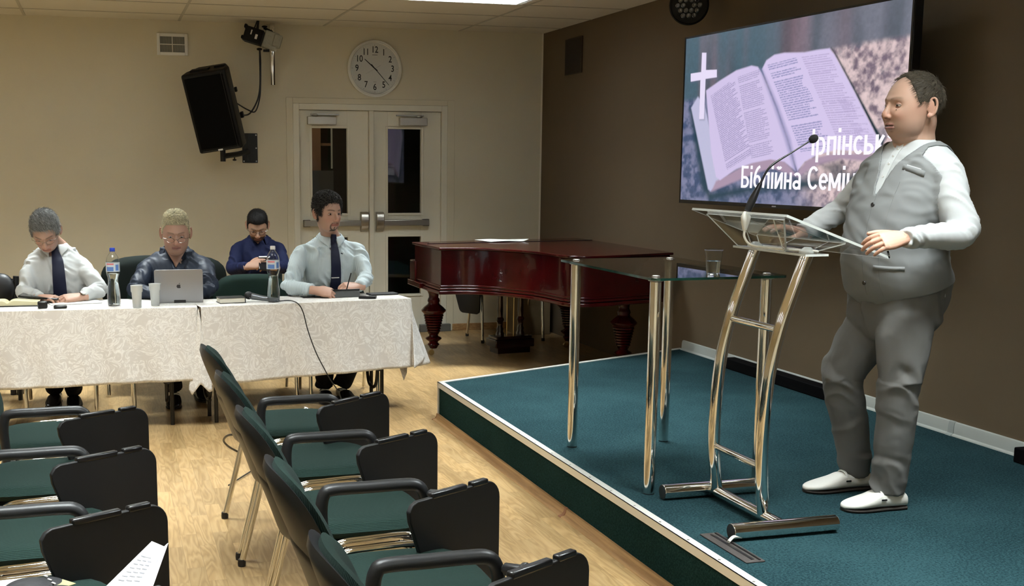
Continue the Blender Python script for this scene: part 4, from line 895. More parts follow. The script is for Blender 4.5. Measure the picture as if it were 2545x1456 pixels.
img = lerp(bk, rock, sst(-0.02, 0.02, hline - Vv))
img = img * (0.85 + 0.3 * f4[..., None])
# book: cover shadow, page blocks, pages
cov = [S_(*p) for p in ((1712, 275), (1740, 230), (1790, 460), (1765, 490), (1750, 470))]
img = lerp(img, np.broadcast_to(C(24, 62, 78), img.shape), polymask([S_(*p) for p in ((1713, 272), (1725, 262), (1765, 478), (1905, 455), (2080, 438), (2200, 420), (2140, 455), (1990, 470), (1870, 478), (1765, 500), (1745, 470))], 0.02) * 0.9)
img = lerp(img, np.broadcast_to(C(20, 48, 62), img.shape), polymask([S_(*p) for p in ((2066, 118), (2082, 140), (2196, 350), (2196, 372), (2140, 260))], 0.006))
edge = lerp(C(178, 186, 222), C(214, 206, 232), (np.sin((U * 0.97 + Vv * 0.24) * 520) * 0.5 + 0.5))
img = lerp(img, edge, polymask([S_(*p) for p in ((1718, 268), (1735, 240), (1752, 262), (1792, 452), (1766, 476), (1760, 470))], 0.006))
img = lerp(img, np.broadcast_to(C(176, 152, 176), img.shape), polymask([S_(*p) for p in ((1780, 450), (1900, 385), (1950, 400), (1978, 432), (2010, 395), (2080, 380), (2195, 385), (2195, 405), (2090, 395), (2020, 415), (1985, 440), (1960, 432), (1920, 418), (1880, 430), (1768, 476))], 0.008))
page = np.broadcast_to(C(216, 202, 240), img.shape)
lp = [S_(*p) for p in ((1755, 225), (1790, 200), (1830, 175), (1868, 163), (1884, 166), (1894, 182), (1930, 270), (1958, 350), (1978, 425), (1950, 402), (1915, 396), (1870, 405), (1830, 420), (1790, 448), (1780, 440), (1768, 380))]
rp = [S_(*p) for p in ((1894, 172), (1905, 150), (1925, 136), (1950, 131), (2000, 130), (2030, 124), (2062, 120), (2074, 135), (2120, 220), (2160, 300), (2196, 372), (2196, 384), (2140, 376), (2080, 372), (2030, 385), (2000, 402), (1982, 425), (1960, 350), (1930, 262))]
ml_, mr_ = polymask(lp, 0.005), polymask(rp, 0.005)
img = lerp(img, page, ml_); img = lerp(img, page * 1.03, mr_)
# printed lines
def lines(org, dirx, diry, w_, h_, n_, seed, ink=C(150, 140, 186), dens=0.75):
    global img
    o_ = np.array(S_(*org)); a_ = np.array(S_(*dirx)) - o_; b_ = np.array(S_(*diry)) - o_
    det = a_[0] * b_[1] - a_[1] * b_[0]; X = U - o_[0]; Y = Vv - o_[1]
    s_ = (X * b_[1] - Y * b_[0]) / det; q_ = (a_[0] * Y - a_[1] * X) / det
    ins = (s_ > 0.02) & (s_ < 0.98) & (q_ > 0.01) & (q_ < 0.99)
    row = np.floor(q_ * n_); rr_ = np.random.default_rng(seed).random(256); endx = 0.75 + 0.4 * rr_[(row.astype(int)) % 256]; gap = rr_[(row.astype(int) * 7 + 3) % 256] > 0.08
    on = ins & (np.abs((q_ * n_) % 1 - 0.5) < 0.27) & (s_ < endx) & gap & (vnoise(s_ * 90, row * 3.3, seed + 5) > 0.22)
    img = lerp(img, np.broadcast_to(ink, img.shape), on * dens)
lines((1765, 238), (1826, 192), (1806, 425), 0, 0, 44, 3)
lines((1832, 190), (1888, 170), (1868, 400), 0, 0, 44, 5, dens=0.6)
lines((1905, 160), (1980, 140), (1990, 380), 0, 0, 40, 7, ink=C(128, 132, 184), dens=0.7)
lines((1990, 140), (2062, 130), (2088, 365), 0, 0, 40, 9, ink=C(176, 160, 205), dens=0.6)
lines((2075, 235), (2120, 232), (2140, 365), 0, 0, 20, 11, ink=C(180, 165, 208), dens=0.5)
gut = polymask([S_(*p) for p in ((1888, 170), (1896, 172), (1935, 262), (1965, 345), (1983, 425), (1974, 425), (1950, 345), (1922, 262))], 0.012); img = lerp(img, np.broadcast_to(C(126, 130, 180), img.shape), gut * 0.6)
img = lerp(img, np.broadcast_to(C(20, 50, 66), img.shape), polymask([S_(*p) for p in ((2040, 410), (2090, 400), (2140, 470), (2150, 500), (2120, 480))], 0.02) * 0.7)
# white cross
cr = [(1745, 131), (1756, 131), (1755, 174), (1782, 173), (1782, 192), (1754, 196), (1750, 296), (1738, 296), (1741, 199), (1717, 203), (1717, 183), (1743, 179)]
img = lerp(img, np.broadcast_to(C(110, 110, 140), img.shape), polymask([S_(a_ + 1.5, b_ + 2) for a_, b_ in cr], 0.01) * 0.6)
img = lerp(img, np.broadcast_to(C(238, 228, 255), img.shape), polymask([S_(*p) for p in cr], 0.002))
b = MB(); b.m = TM
X_ = sx0 + U / AR * (sx1 - sx0); Y_ = sy0 + Vv * (sy1 - sy0)
P_ = X_[..., None] * np.array(ex) + Y_[..., None] * np.array(ez) + 0.001 * np.array(nrm)
idx = np.arange(GXn * GYn).reshape(GYn, GXn)
Fq = np.stack([idx[:-1, :-1], idx[:-1, 1:], idx[1:, 1:], idx[1:, :-1]], -1).reshape(-1, 4)
ms = bpy.data.materials.new('screen_picture'); ms.use_nodes = True; N, L, bb = nodes(ms)
bb.inputs['Base Color'].default_value = (0.01, 0.01, 0.01, 1); bb.inputs['Roughness'].default_value = 0.3
a_ = N.new('ShaderNodeAttribute'); a_.attribute_name = 'Col'; L.new(a_.outputs['Color'], bb.inputs['Emission Color']); bb.inputs['Emission Strength'].default_value = 0.92
rawobj('screen', P_.reshape(-1, 3), Fq, ms, t, col=img.reshape(-1, 3), world=False)
mt = mat('screen_lettering', (0.01, 0.01, 0.01), emit=(0.97, 0.94, 1.0, 1), estr=1.0)
GL = {   # block letters: strokes on a grid, x-height 1, capitals 1.4; each entry (advance, strokes)
    'I': (0.30, [(.13, 0, .13, 1.4)]), 'i': (0.30, [(.13, 0, .13, 1.0), (.13, 1.18, .13, 1.4)]),
    'r': (0.74, [(.13, -.38, .13, 1.0), ('a', .34, .5, .25, .40, -110, 110)]), 'p': (0.72, [(.13, 0, .13, 1.0), (.56, 0, .56, 1.0), (.13, .9, .56, .9)]),
    'n': (0.72, [(.13, 0, .13, 1.0), (.56, 0, .56, 1.0), (.24, .5, .47, .5)]), 's': (0.66, [('a', .36, .5, .25, .40, 45, 315)]),
    'b': (0.68, [(.13, 0, .13, 1.0), ('a', .30, .30, .24, .21, -110, 110), (.13, .09, .30, .09), (.13, .51, .30, .51)]), 'k': (0.64, [(.13, 0, .13, 1.0), (.24, .5, .52, .96), (.24, .5, .54, .04)]),
    'a': (0.70, [('a', .32, .27, .22, .20, 40, 320), (.55, 0, .55, .72), ('a', .34, .72, .21, .20, 0, 150)]), 'B': (0.80, [(.13, 0, .13, 1.4), (.13, 1.3, .66, 1.3), ('a', .38, .38, .27, .29, -110, 110), (.13, .09, .40, .09), (.13, .67, .40, .67)]),
    'v': (0.74, [('a', .36, .42, .24, .33, 0, 360), ('a', .62, .42, .50, .92, 95, 178)]), 'l': (0.76, [(.58, 0, .58, 1.0), (.22, .9, .58, .9), (.24, .9, .14, .04)]),
    'j': (0.76, [(.13, 0, .13, 1.0), (.60, 0, .60, 1.0), (.18, .1, .56, .9), ('a', .365, 1.40, .15, .16, 200, 340)]), 'S': (0.86, [('a', .46, .70, .34, .60, 42, 318)]),
    'e': (0.70, [('a', .36, .5, .25, .40, 0, 315), (.16, .5, .58, .5)]), 'm': (0.96, [(.13, 0, .13, 1.0), (.80, 0, .80, 1.0), (.17, .92, .465, .16), (.465, .16, .76, .92)]),
    'q': (0.72, [(.56, 0, .56, 1.0), ('a', .34, .70, .21, .21, 70, 290), (.34, .9, .56, .9), (.34, .49, .56, .49), (.40, .46, .16, .02)]), ' ': (0.42, [])}
def slide_text(code, u, v, u2, v2, height, name):
    """code letters laid from photo point (u, v) on the baseline towards (u2, v2)"""
    a = Vector(S_(u, v)); c = Vector(S_(u2, v2)); adv = sum(GL[ch][0] for ch in code[0]); k = (c.x - a.x) / adv; hy = height; b = MB(); x0_ = 0; W = 0.19; lay = 0
    for ch in code[1]:
        w_, st_ = GL[ch]
        for q in st_:
            pts = [(q[1] + q[3] * math.cos(math.radians(t_)), q[2] + q[4] * math.sin(math.radians(t_))) for t_ in np.linspace(q[5], q[6], 14)] if q[0] == 'a' else [(q[0], q[1]), (q[2], q[3])]
            vs = []; lay += 1
            for i_, (x_, y_) in enumerate(pts):
                p_, n_ = pts[max(i_ - 1, 0)], pts[min(i_ + 1, len(pts) - 1)]; dx_, dy_ = (n_[0] - p_[0]), (n_[1] - p_[1]); l_ = math.hypot(dx_, dy_); ox, oy = -dy_ / l_ * W / 2, dx_ / l_ * W / 2 * 0.9
                for s_ in (1, -1):
                    X = (a.x + (x0_ + x_ + s_ * ox) * k); Y = a.y + (y_ + s_ * oy) * hy
                    vs.append(Vector((sx0 + X / AR * (sx1 - sx0), sy0 + Y * (sy1 - sy0), 0.0025 + 0.00002 * lay)))
            b.add([TM @ p_ for p_ in vs], [(2 * i_, 2 * i_ + 1, 2 * i_ + 3, 2 * i_ + 2) for i_ in range(len(pts) - 1)])
        x0_ += w_
    o = obj(name, b, mt, t, recalc=False); return o
slide_text(('Irpinsbk', 'Irpinsbka'), 2016, 386, 2200, 386.5, 0.098, 'slide_text')
slide_text(('Bivlijna', 'Bivlijna Seminariq'), 1841, 466.5, 1992, 470, 0.092, 'slide_text')
# ================================================================ desks under damask cloths
ZD = 0.72
def m_cloth():
    m = mat('damask_cloth', (0.74, 0.71, 0.67), rough=0.6, spec=0.3); N, L, b = nodes(m)
    tc = N.new('ShaderNodeTexCoord'); mp = N.new('ShaderNodeMapping'); mp.inputs['Scale'].default_value = (1, 1, 1); L.new(tc.outputs['Object'], mp.inputs[0])
    d = N.new('ShaderNodeTexNoise'); d.inputs['Scale'].default_value = 7; d.inputs['Detail'].default_value = 1; L.new(mp.outputs[0], d.inputs['Vector'])
    v = N.new('ShaderNodeVectorMath'); v.operation = 'MULTIPLY_ADD'; v.inputs[1].default_value = (0.35, 0.35, 0.35); L.new(d.outputs['Color'], v.inputs[0]); L.new(mp.outputs[0], v.inputs[2])
    n = N.new('ShaderNodeTexNoise'); n.inputs['Scale'].default_value = 16; n.inputs['Detail'].default_value = 1.5; n.inputs['Distortion'].default_value = 2.6; L.new(v.outputs[0], n.inputs['Vector'])
    r = ramp(N, [(0.40, (0.60, 0.575, 0.54, 1)), (0.50, (0.64, 0.615, 0.58, 1)), (0.56, (0.80, 0.79, 0.76, 1)), (0.66, (0.62, 0.595, 0.56, 1))]); L.new(n.outputs['Fac'], r.inputs[0]); L.new(r.outputs[0], b.inputs['Base Color'])
    return m
M_CLOTH = m_cloth()
def fold(x, s, a): return a * math.sin(x * s) + a * 0.6 * math.sin(x * s * 2.3 + 1.1)
def make_desk(label, clabel, A, B, depth, zl, zr, left_over, right_over, drop_left=0.0, drop_right=0.0):
    """A, B: front top corners (x, y); cloth hangs to zl..zr along the front"""
    A = Vector((A[0], A[1], 0)); B = Vector((B[0], B[1], 0)); ux = (B - A).normalized(); uy = Vector((-ux.y, ux.x, 0)); Lx = (B - A).length
    t = thing('folding_table', label, 'table', A)
    f = lambda s, q, z: ux * s + uy * q + Vector((0, 0, z))
    MX = Matrix(((ux.x, uy.x, 0, 0), (ux.y, uy.y, 0, 0), (0, 0, 1, 0), (0, 0, 0, 1)))
    b = MB(); b.m = MX; b.boxb((0.01, 0.01, ZD - 0.03), (Lx - 0.01, depth - 0.01, ZD - 0.004)); obj('tabletop', b, mat('table_board', (0.3, 0.2, 0.1), rough=0.5), t)
    for s in (0.10, Lx - 0.16):
        b = MB(); b.m = MX
        b.tube([(s, 0.10, ZD - 0.03), (s, 0.10, 0.0)], 0.0125, 10)
        obj('leg', b, M_BLACKS, t)
        b = MB(); b.m = MX; b.tube([(s, depth - 0.10, ZD - 0.03), (s, depth - 0.10, 0.0)], 0.0125, 10); obj('leg', b, M_BLACKS, t)
        b = MB(); b.m = MX; b.tube([(s - 0.03, 0.10, 0.5), (s - 0.03, 0.10, 0.28), (s - 0.03, 0.13, 0.16), (s - 0.03, 0.20, 0.13), (s - 0.03, depth - 0.2, 0.13), (s - 0.03, depth - 0.13, 0.16), (s - 0.03, depth - 0.1, 0.28), (s - 0.03, depth - 0.1, 0.5)], 0.011, 10, smooth=5)
        b.tube([(s - 0.03, 0.10, 0.26), (s, 0.10, 0.26)], 0.010, 8)
        obj('leg_brace', b, M_BLACKS, t)
    # cloth as one draped sheet: rows run from the hem up the front, over the top and down the back
    W0, W1 = -left_over, Lx + right_over
    nu = 120
    rows = []
    def edge_shape(s, drop):
        return 0
    def front_pt(s, q):      # q 0 hem .. 1 top edge
        zh = zl + (zr - zl) * min(max(s / Lx, 0), 1)
        out = 0.0; z = zh + (ZD + 0.002 - zh) * q; k = 1 - q
        off = -0.006 - k * (0.022 + fold(s, 9.0, 0.009) + 0.006 * math.sin(s * 31 + q * 3))
        return s, off, z
    vs = []
    nf, ntp, nb = 26, 10, 14
    def sheet(u, v):
        return None
    m = MB(); m.m = MX
    def F(u, v):
        # v: 0..1 front hem to back hem
        s = u * Lx
        tot = nf + ntp + nb; i = v * (tot)
        if i <= nf:
            a, o_, z = front_pt(s, i / nf)
            return (a, o_, z)
        if i <= nf + ntp:
            q = (i - nf) / ntp; return (s, q * depth, ZD + 0.002 + 0.0008 * math.sin(s * 40) * math.sin(q * 6))
        q = (i - nf - ntp) / nb; return (s, depth + 0.006 + q * (0.02 + fold(s, 8, 0.008)), ZD + 0.002 - q * 0.33)
    m.grid(F, nu, nf + ntp + nb + 1)
    # side flaps
    for side, over, drop in ((0, left_over, drop_left), (1, right_over, drop_right)):
        if over <= 0: continue
        sx = -1 if side == 0 else 1; s0 = 0 if side == 0 else Lx
        zh = zl if side == 0 else zr
        def G(u, v, s0=s0, sx=sx, zh=zh, over=over, drop=drop):
            # u along depth from front hem corner to back; v from top edge to hem
            q = -0.004 + u * (depth + 0.008); k = v
            cor = math.exp(-((u) / 0.22) ** 2)          # the corner hangs as a cone, flaring out
            z = ZD + 0.002 - k * (ZD - zh + drop * cor * (1 - 0.0))
            o_ = k * (0.03 + over * (0.35 + 0.65 * math.sin(u * PI) ** 0.5 if u > 0 else 0.35) * 0.6 + 0.012 * math.sin(u * 14))
            # join the front sheet at u = 0
            if u < 1e-6:
                a, of, zz = front_pt(s0, 1 - k) ; return (a, of, zz)
            w = min(1.0, u / 0.12)
            yy = q * w + (front_pt(s0, 1 - k)[1]) * (1 - w)
            return (s0 + sx * (o_ * w + 0.09 * k * math.exp(-((u - 0.25) / 0.2) ** 2) * (1 if drop >= 0 else 0)), yy, z * w + front_pt(s0, 1 - k)[2] * (1 - w))
        m.grid(G, 40, 24)
    c = obj('tablecloth', m, M_CLOTH, bevel=0, smooth=70)
    c.location = A; bm = bmesh.new(); bm.from_mesh(c.data); bmesh.ops.remove_doubles(bm, verts=bm.verts, dist=0.0008); bm.to_mesh(c.data); bm.free()
    sd = c.modifiers.new('s', 'SOLIDIFY'); sd.thickness = 0.0012
    tag(c, clabel, 'tablecloth')
    return A, ux, uy, Lx
make_desk('black-legged folding table under the left white cloth', 'white damask tablecloth on the left table, below the laptop and the white-shirted man', (-1.15, 7.055), (0.525, 6.974), 0.52, 0.262, 0.29, 0.02, 0.03)
A2, ux2, uy2, L2 = make_desk('black-legged folding table under the right white cloth, nearest the piano', 'white damask tablecloth on the right table with a cable hanging over it', (0.545, 6.970), (1.869, 7.134), 0.40, 0.255, 0.285, 0.0, 0.10, drop_right=0.0)
# triangular corner folds hanging where the cloths meet and at the right end
def corner_flap(P, label, w0=0.09):
    m = MB(); m.add([Vector(p) for p in P] , [tuple(range(len(P)))])
    return m
m = MB()
a0, a1, a2, a3 = Vector((0.533, 6.966, ZD)), Vector((0.462, 6.945, 0.295)), Vector((0.475, 6.93, 0.205)), Vector((0.60, 6.93, 0.24))
def G(u, v):
    l = a0.lerp(a1, v); r = a0.lerp(a3, v); p = l.lerp(r, u); p.y -= 0.022 * math.sin(u * PI) * v; p.z -= v * (0.085 * max(0, 1 - abs(u - 0.12) / 0.35) + 0.03 * max(0, 1 - abs(u - 0.85) / 0.3)); return p
m.grid(G, 24, 24)
c = tag(obj('tablecloth_corner', m, M_CLOTH, solid=0.0015, smooth=80), 'folded cloth corner hanging in the gap between the two white-clothed tables', 'tablecloth')
m = MB()
a0, a1, a3 = Vector((1.876, 7.145, ZD - 0.02)), Vector((1.872, 7.06, 0.285)), Vector((1.99, 7.28, 0.36))
def G(u, v):
    l = a0.lerp(a1, v); r = (a0 + Vector((0.0, 0.12, 0))).lerp(a3, v); p = l.lerp(r, u); p += Vector((0.03, -0.02, 0)) * math.sin(u * PI) * v; return p
m.grid(G, 14, 24)
m.add([Vector((1.80, 7.20, 0.30)), Vector((1.87, 7.22, 0.30)), Vector((1.855, 7.18, 0.235)), Vector((1.825, 7.14, 0.195))], [(0, 1, 2, 3)])
c = tag(obj('tablecloth_corner', m, M_CLOTH, solid=0.0015, smooth=80), 'flared cloth corner at the right end of the table by the piano', 'tablecloth')
# ================================================================ things on the desks
M_PET = mat('bottle_plastic', (0.95, 0.975, 0.98), rough=0.03, trans=1, ior=1.28)
def bottle(u, v, label, cap, waterz, grp):
    p = at(u, v, 2, ZD + 0.003)
    t = thing('water_bottle', label, 'bottle', p)
    pr = [(0.0, 0.006), (0.012, 0.003), (0.026, 0.0), (0.036, 0.004), (0.0385, 0.02), (0.0395, 0.05), (0.037, 0.085), (0.0325, 0.12), (0.0295, 0.145), (0.031, 0.165), (0.0375, 0.185), (0.0395, 0.20), (0.0395, 0.262), (0.038, 0.272), (0.033, 0.287), (0.022, 0.305), (0.0135, 0.318), (0.0135, 0.322), (0.017, 0.323), (0.017, 0.326), (0.0135, 0.327)]
    inn = [(max(r - 0.0008, 0), z + (0.001 if r < 0.02 and z < 0.1 else 0)) for r, z in pr[::-1]]
    b = MB(); b.lathe(pr + inn, 40, close=False)
    # facets and dimples on the lower body
    vv = []
    for x, y, z in b.v:
        r = math.hypot(x, y); a = math.atan2(y, x)
        if r > 0.02 and 0.015 < z < 0.17: r *= 1 + 0.035 * math.sin(5 * a + z * 70) * math.sin(z * 95); 
        if r > 0.01 and z < 0.012: r *= 1 - 0.06 * (math.cos(5 * a) > 0.3)
        vv.append((r * math.cos(a), r * math.sin(a), z))
    b.v = vv
    obj('bottle_wall', b, M_PET, t, smooth=60)
    w = [(r, z) for r, z in pr if 0 < z <= waterz and r > 0.02]; w = [(0.0, 0.007), (0.02, 0.006)] + [(r - 0.0015, z) for r, z in w] + [(w[-1][0] - 0.0015, waterz), (0, waterz)]
    obj('water', MB().lathe(w, 32, close=False), M_WATER, t, smooth=60)
    obj('cap', MB().lathe([(0.0155, 0.322), (0.0158, 0.338), (0.0145, 0.342), (0, 0.342)], 24, close=False).lathe([(0.0162, 0.321), (0.0162, 0.325)], 24), cap, t)
    lb = MB().lathe([(0.0402, 0.203), (0.0402, 0.258)], 40, close=False)
    lo = obj('paper_label', lb, mat('label_paper', (0.62, 0.70, 0.78), rough=0.4, alpha=0.8), t)
    c = MB()
    def arc(a0_, a1_, z0_, z1_, r_=0.0405):
        n_ = 8; vs_ = [(r_ * math.cos(a0_ + (a1_ - a0_) * k / n_), r_ * math.sin(a0_ + (a1_ - a0_) * k / n_), z) for z in (z0_, z1_) for k in range(n_ + 1)]
        c.add(vs_, [(k, k + 1, n_ + 2 + k, n_ + 1 + k) for k in range(n_)])
    arc(-2.6, -1.5, 0.207, 0.232); arc(-1.2, -0.7, 0.21, 0.245)
    obj('label_print', c, mat('label_blue', (0.10, 0.20, 0.48), rough=0.4), lo)
    c = MB(); arc(-2.6, -1.45, 0.244, 0.253); obj('label_print', c, mat('label_red', (0.55, 0.16, 0.18), rough=0.4), lo)
    return t
bottle(284, 759, 'clear water bottle with blue cap standing left of the two frosted cups', mat('cap_blue', (0.02, 0.06, 0.5), rough=0.4), 0.19, 'b')
bottle(680, 750, 'clear water bottle with white cap by the microphone, before the striped-shirt man', mat('cap_white', (0.8, 0.8, 0.8), rough=0.4), 0.16, 'b')
M_FROST = mat('frosted_plastic', (0.82, 0.84, 0.83), rough=0.4, trans=0.55, ior=1.3)
def fcup(u, v, label):
    p = at(u, v, 2, ZD + 0.003); t = thing('plastic_cup', label, 'cup', p, group='frosted plastic cups beside the laptop')
    pr = [(0.0, 0.003), (0.022, 0.003), (0.023, 0.0), (0.0245, 0.002), (0.0295, 0.088), (0.0335, 0.094), (0.0345, 0.128), (0.036, 0.130), (0.035, 0.131)]
    obj('cup_wall', MB().lathe(pr + [(r - 0.001, z) for r, z in pr[::-1][1:-2]] + [(0, 0.004)], 36, close=False), M_FROST, t, smooth=50)
fcup(341, 764, 'frosted plastic cup, left one beside the laptop'); fcup(386, 759, 'frosted plastic cup, right one touching the laptop')
# laptop
c0, c1 = at(384, 748, 2, ZD + 0.004), at(506, 748, 2, ZD + 0.004)
y_ = 7.22; xl, xr = at(385, 747, 1, y_).x, at(505, 747, 1, y_).x; w = xr - xl
t = thing('laptop', 'open grey aluminium laptop seen from behind in front of the man in the dark shirt', 'laptop', ((xl + xr) / 2, y_, ZD + 0.003))
M_LAP = mat('laptop_grey', (0.33, 0.33, 0.34), rough=0.35, metal=0.6)
ML = Matrix.Rotation(math.radians(-3), 4, 'Z'); ht = 0.205
b = MB(); b.m = ML; b.boxb((-w / 2, 0.0, 0.0), (w / 2, 0.21, 0.014)); base = obj('keyboard_base', b, M_LAP, t, bevel=0.003)
b = MB(); b.m = ML @ Matrix.Rotation(math.radians(6), 4, 'X'); r = 0.012
pl = [(-w / 2, 0.01), (w / 2, 0.01)] + [(w / 2 - r + r * math.cos(a), ht - r + r * math.sin(a)) for a in np.linspace(0, PI / 2, 5)] + [(-w / 2 + r + r * math.cos(a), ht - r + r * math.sin(a)) for a in np.linspace(PI / 2, PI, 5)]
b.prism(pl, -0.004, 0.004, M=RX); lidl = obj('screen_lid', b, M_LAP, t, bevel=0.001)
b = MB(); b.m = ML; b.boxb((-0.03, -0.006, 0.0), (0.04, 0.004, 0.018)); obj('hinge', b, M_BLACKP, t)
# bitten fruit emblem
em = MB(); em.m = ML @ Matrix.Rotation(math.radians(6), 4, 'X')
def ap(a):
    x = math.cos(a); y = math.sin(a); rr = 0.0125 * (1 + 0.06 * math.cos(2 * a)); yy = y * rr * 1.02 - (0.0025 if abs(x) < 0.35 and y > 0 else 0) * (1 - abs(x) / 0.35) + (0.0018 if abs(x) < 0.3 and y < 0 else 0) * (1 - abs(x) / 0.3); return (x * rr, yy)
bite = Vector((0.0155, 0.0015)); pts = []
for k in range(64):
    q = Vector(ap(k * PI / 32)); dq = q - bite
    if dq.length < 0.0072: q = bite + dq.normalized() * 0.0072 if dq.length > 1e-6 else q; q = Vector((min(q.x, bite.x - math.sqrt(max(0.0072 ** 2 - (q.y - bite.y) ** 2, 0))), q.y))
    pts.append((q.x, q.y + ht * 0.50))
em.prism(pts, 0.0042, 0.0048, M=RX)
lf = [(0.0, 0.0), (0.0045, 0.002), (0.006, 0.0075), (0.0015, 0.0055)]; em.prism([(x + 0.0005, y + ht * 0.50 + 0.0135) for x, y in lf], 0.0042, 0.0048, M=RX)
obj('lid_emblem', em, mat('emblem_dark', (0.035, 0.035, 0.04), rough=0.25), lidl)
def flat_thing(name, label, cat, u, v, w, d, h, m, rz=0, z=ZD + 0.003, bev=0.003, parts=None):
    p = at(u, v, 2, z); t = thing(name, label, cat, p, rz); obj('case', MB().boxb((-w / 2, -d / 2, 0), (w / 2, d / 2, h)), m, t, bevel=bev)
    return t
# closed bible with black cover and pale page block
t = thing('closed_book', 'thick closed book with black cover and cream page edges on the cloth', 'book', at(574, 751, 2, ZD + 0.003), 0.12)
obj('cover', MB().boxb((-0.08, -0.055, 0), (0.078, 0.055, 0.003)).boxb((-0.08, -0.055, 0.030), (0.078, 0.055, 0.034)).boxb((0.074, -0.055, 0.0), (0.080, 0.055, 0.034)), mat('book_black', (0.010, 0.010, 0.010), rough=0.5), t, bevel=0.001)
obj('page_block', MB().boxb((-0.076, -0.052, 0.003), (0.074, 0.052, 0.030)), mat('page_cream', (0.66, 0.62, 0.52), rough=0.8), t)
# handheld microphone and cable
q = at(640, 744, 2, ZD + 0.02)
t = thing('handheld_microphone', 'grey handheld microphone lying behind the white-capped bottle', 'microphone', (q.x, q.y + 0.02, ZD + 0.003))
b = MB().tube([(-0.03, 0.02, 0.034), (0.03, 0.0, 0.022), (0.13, -0.035, 0.012)], [0.021, 0.017, 0.012], 18); obj('handle', b, mat('mic_grey', (0.13, 0.14, 0.15), rough=0.3, metal=0.5), t)
obj('grille', MB().ell((-0.048, 0.026, 0.038), (0.026, 0.025, 0.025)), mat('mic_black', (0.012, 0.012, 0.013), rough=0.6), t)
q = [at(690, 748, 2, ZD + 0.008), at(722, 747, 2, ZD + 0.008), at(742, 756, 2, ZD + 0.008)]
fr = lambda u, v, y: at(u, v, 1, y)
cpts = [q[0], q[1], q[2], fr(754, 778, 6.955), fr(765, 820, 6.94), fr(785, 875, 6.93), fr(808, 920, 6.925), fr(822, 945, 6.93), fr(840, 972, 6.96), fr(855, 1010, 7.0), fr(860, 1032, 7.02), fr(700, 1110, 6.3), fr(590, 1117, 6.2)]
cpts = cpts[:11] + [Vector((1.35, 6.9, 0.01)), Vector((0.9, 6.2, 0.008)), Vector((0.55, 5.6, 0.008))]
tag(obj('microphone_cable', MB().tube(cpts, 0.0035, 8, smooth=6), M_BLACKP), 'black microphone cable running down the front of the right tablecloth', 'cable')
lp_ = [at(640, 1095, 2, 0.35), at(578, 1080, 2, 0.35), at(556, 1092, 2, 0.3), at(566, 1108, 2, 0.25), at(590, 1122, 2, 0.2)]
tag(obj('cable_loop', MB().tube([Vector((p.x, 4.9 + (p.x - .4) * 0.3, p.z)) if False else p for p in lp_], 0.005, 8, smooth=6), M_BLACKP), 'black cable loop sticking out behind the backrests of the chair column', 'cable')
# phone, folio tablet, recorder, folder, papers at the right end
M_PHONE = mat('phone_black', (0.008, 0.008, 0.010), rough=0.12)
flat_thing('smartphone', 'black phone lying on the cloth left of the grey folio tablet', 'phone', 776, 738.5, 0.14, 0.07, 0.008, M_PHONE, 0.1)
t = thing('folio_tablet', 'tablet propped in a grey folio case in front of the striped-shirt man', 'tablet', at(855, 739, 2, ZD + 0.003), 0.06)
M_FOLIO = mat('folio_grey', (0.055, 0.058, 0.056), rough=0.6)
obj('folio_front', MB().box((0, 0.012, 0.023), (0.215, 0.006, 0.05), rx=-0.35), M_FOLIO, t, bevel=0.002)
obj('folio_stand', MB().add([Vector(p) for p in ((-0.107, 0.012, 0.045), (-0.107, 0.06, 0.0), (-0.15, 0.03, 0.0), (-0.105, 0.0, 0.0))], [(0, 1, 2), (0, 2, 3), (0, 3, 1), (1, 3, 2)]), M_FOLIO, t)
tb = obj('tablet_body', MB().box((0.0, 0.085, 0.030), (0.215, 0.155, 0.007), rx=-0.24), M_PHONE, t, bevel=0.002)
obj('lit_screen', MB().box((0.012, 0.084, 0.0345), (0.16, 0.13, 0.001), rx=-0.24), mat('screen_white', (0.8, 0.8, 0.8), emit=(0.9, 0.95, 1, 1), estr=0.8), tb)
t = flat_thing('voice_recorder', 'small black recorder with silver button lying beside the folio tablet', 'recorder', 914, 741.5, 0.11, 0.045, 0.016, M_BLACKS, -0.4)
obj('button', MB().lathe([(0, 0.018), (0.008, 0.0178), (0.01, 0.016)], 16, (0.0, 0, 0), close=False), M_STEEL, t)
flat_thing('leather_folder', 'thin black folder lying at the right end of the right table', 'folder', 950, 731.5, 0.19, 0.10, 0.010, mat('folder_black', (0.018, 0.018, 0.02), rough=0.55), 0.12)
tag(flat_thing('paper_sheet', 'white paper sheet under the folder at the right table end', 'paper', 970, 739, 0.19, 0.11, 0.001, M_PAPER, 0.1, bev=0), 'white paper sheet under the folder at the right table end', 'paper')
# left end: open book, tablet, papers, black boxes
t = thing('open_book', 'open book with cream pages and black cover at the left edge of the table', 'book', at(22, 758, 2, ZD + 0.003), -0.02)
def pg(u, v): x = (u - .5) * 0.36; return (x, (v - .5) * 0.17, 0.012 + 0.028 * math.exp(-abs(x) * 5) * (1 - math.exp(-abs(x) * 60)) + 0.004 * math.sin(v * 4))
b = MB(); b.grid(pg, 40, 8); n0 = len(b.v); b.grid(lambda u, v: ((u - .5) * 0.36, (v - .5) * 0.17, 0.004), 40, 8)
for k in range(39): b.f.append((k, k + 1, n0 + k + 1, n0 + k)); b.mi.append(0)
obj('pages', b, mat('yellowed_pages', (0.62, 0.57, 0.36), rough=0.8), t)
obj('cover', MB().boxb((-0.195, -0.095, 0), (0.195, 0.095, 0.005)), MATS['book_black'], t, bevel=0.002)
t = thing('tablet_computer', 'black tablet held low by the man in the white shirt', 'tablet', at(100, 741, 2, ZD + 0.03), -0.18)
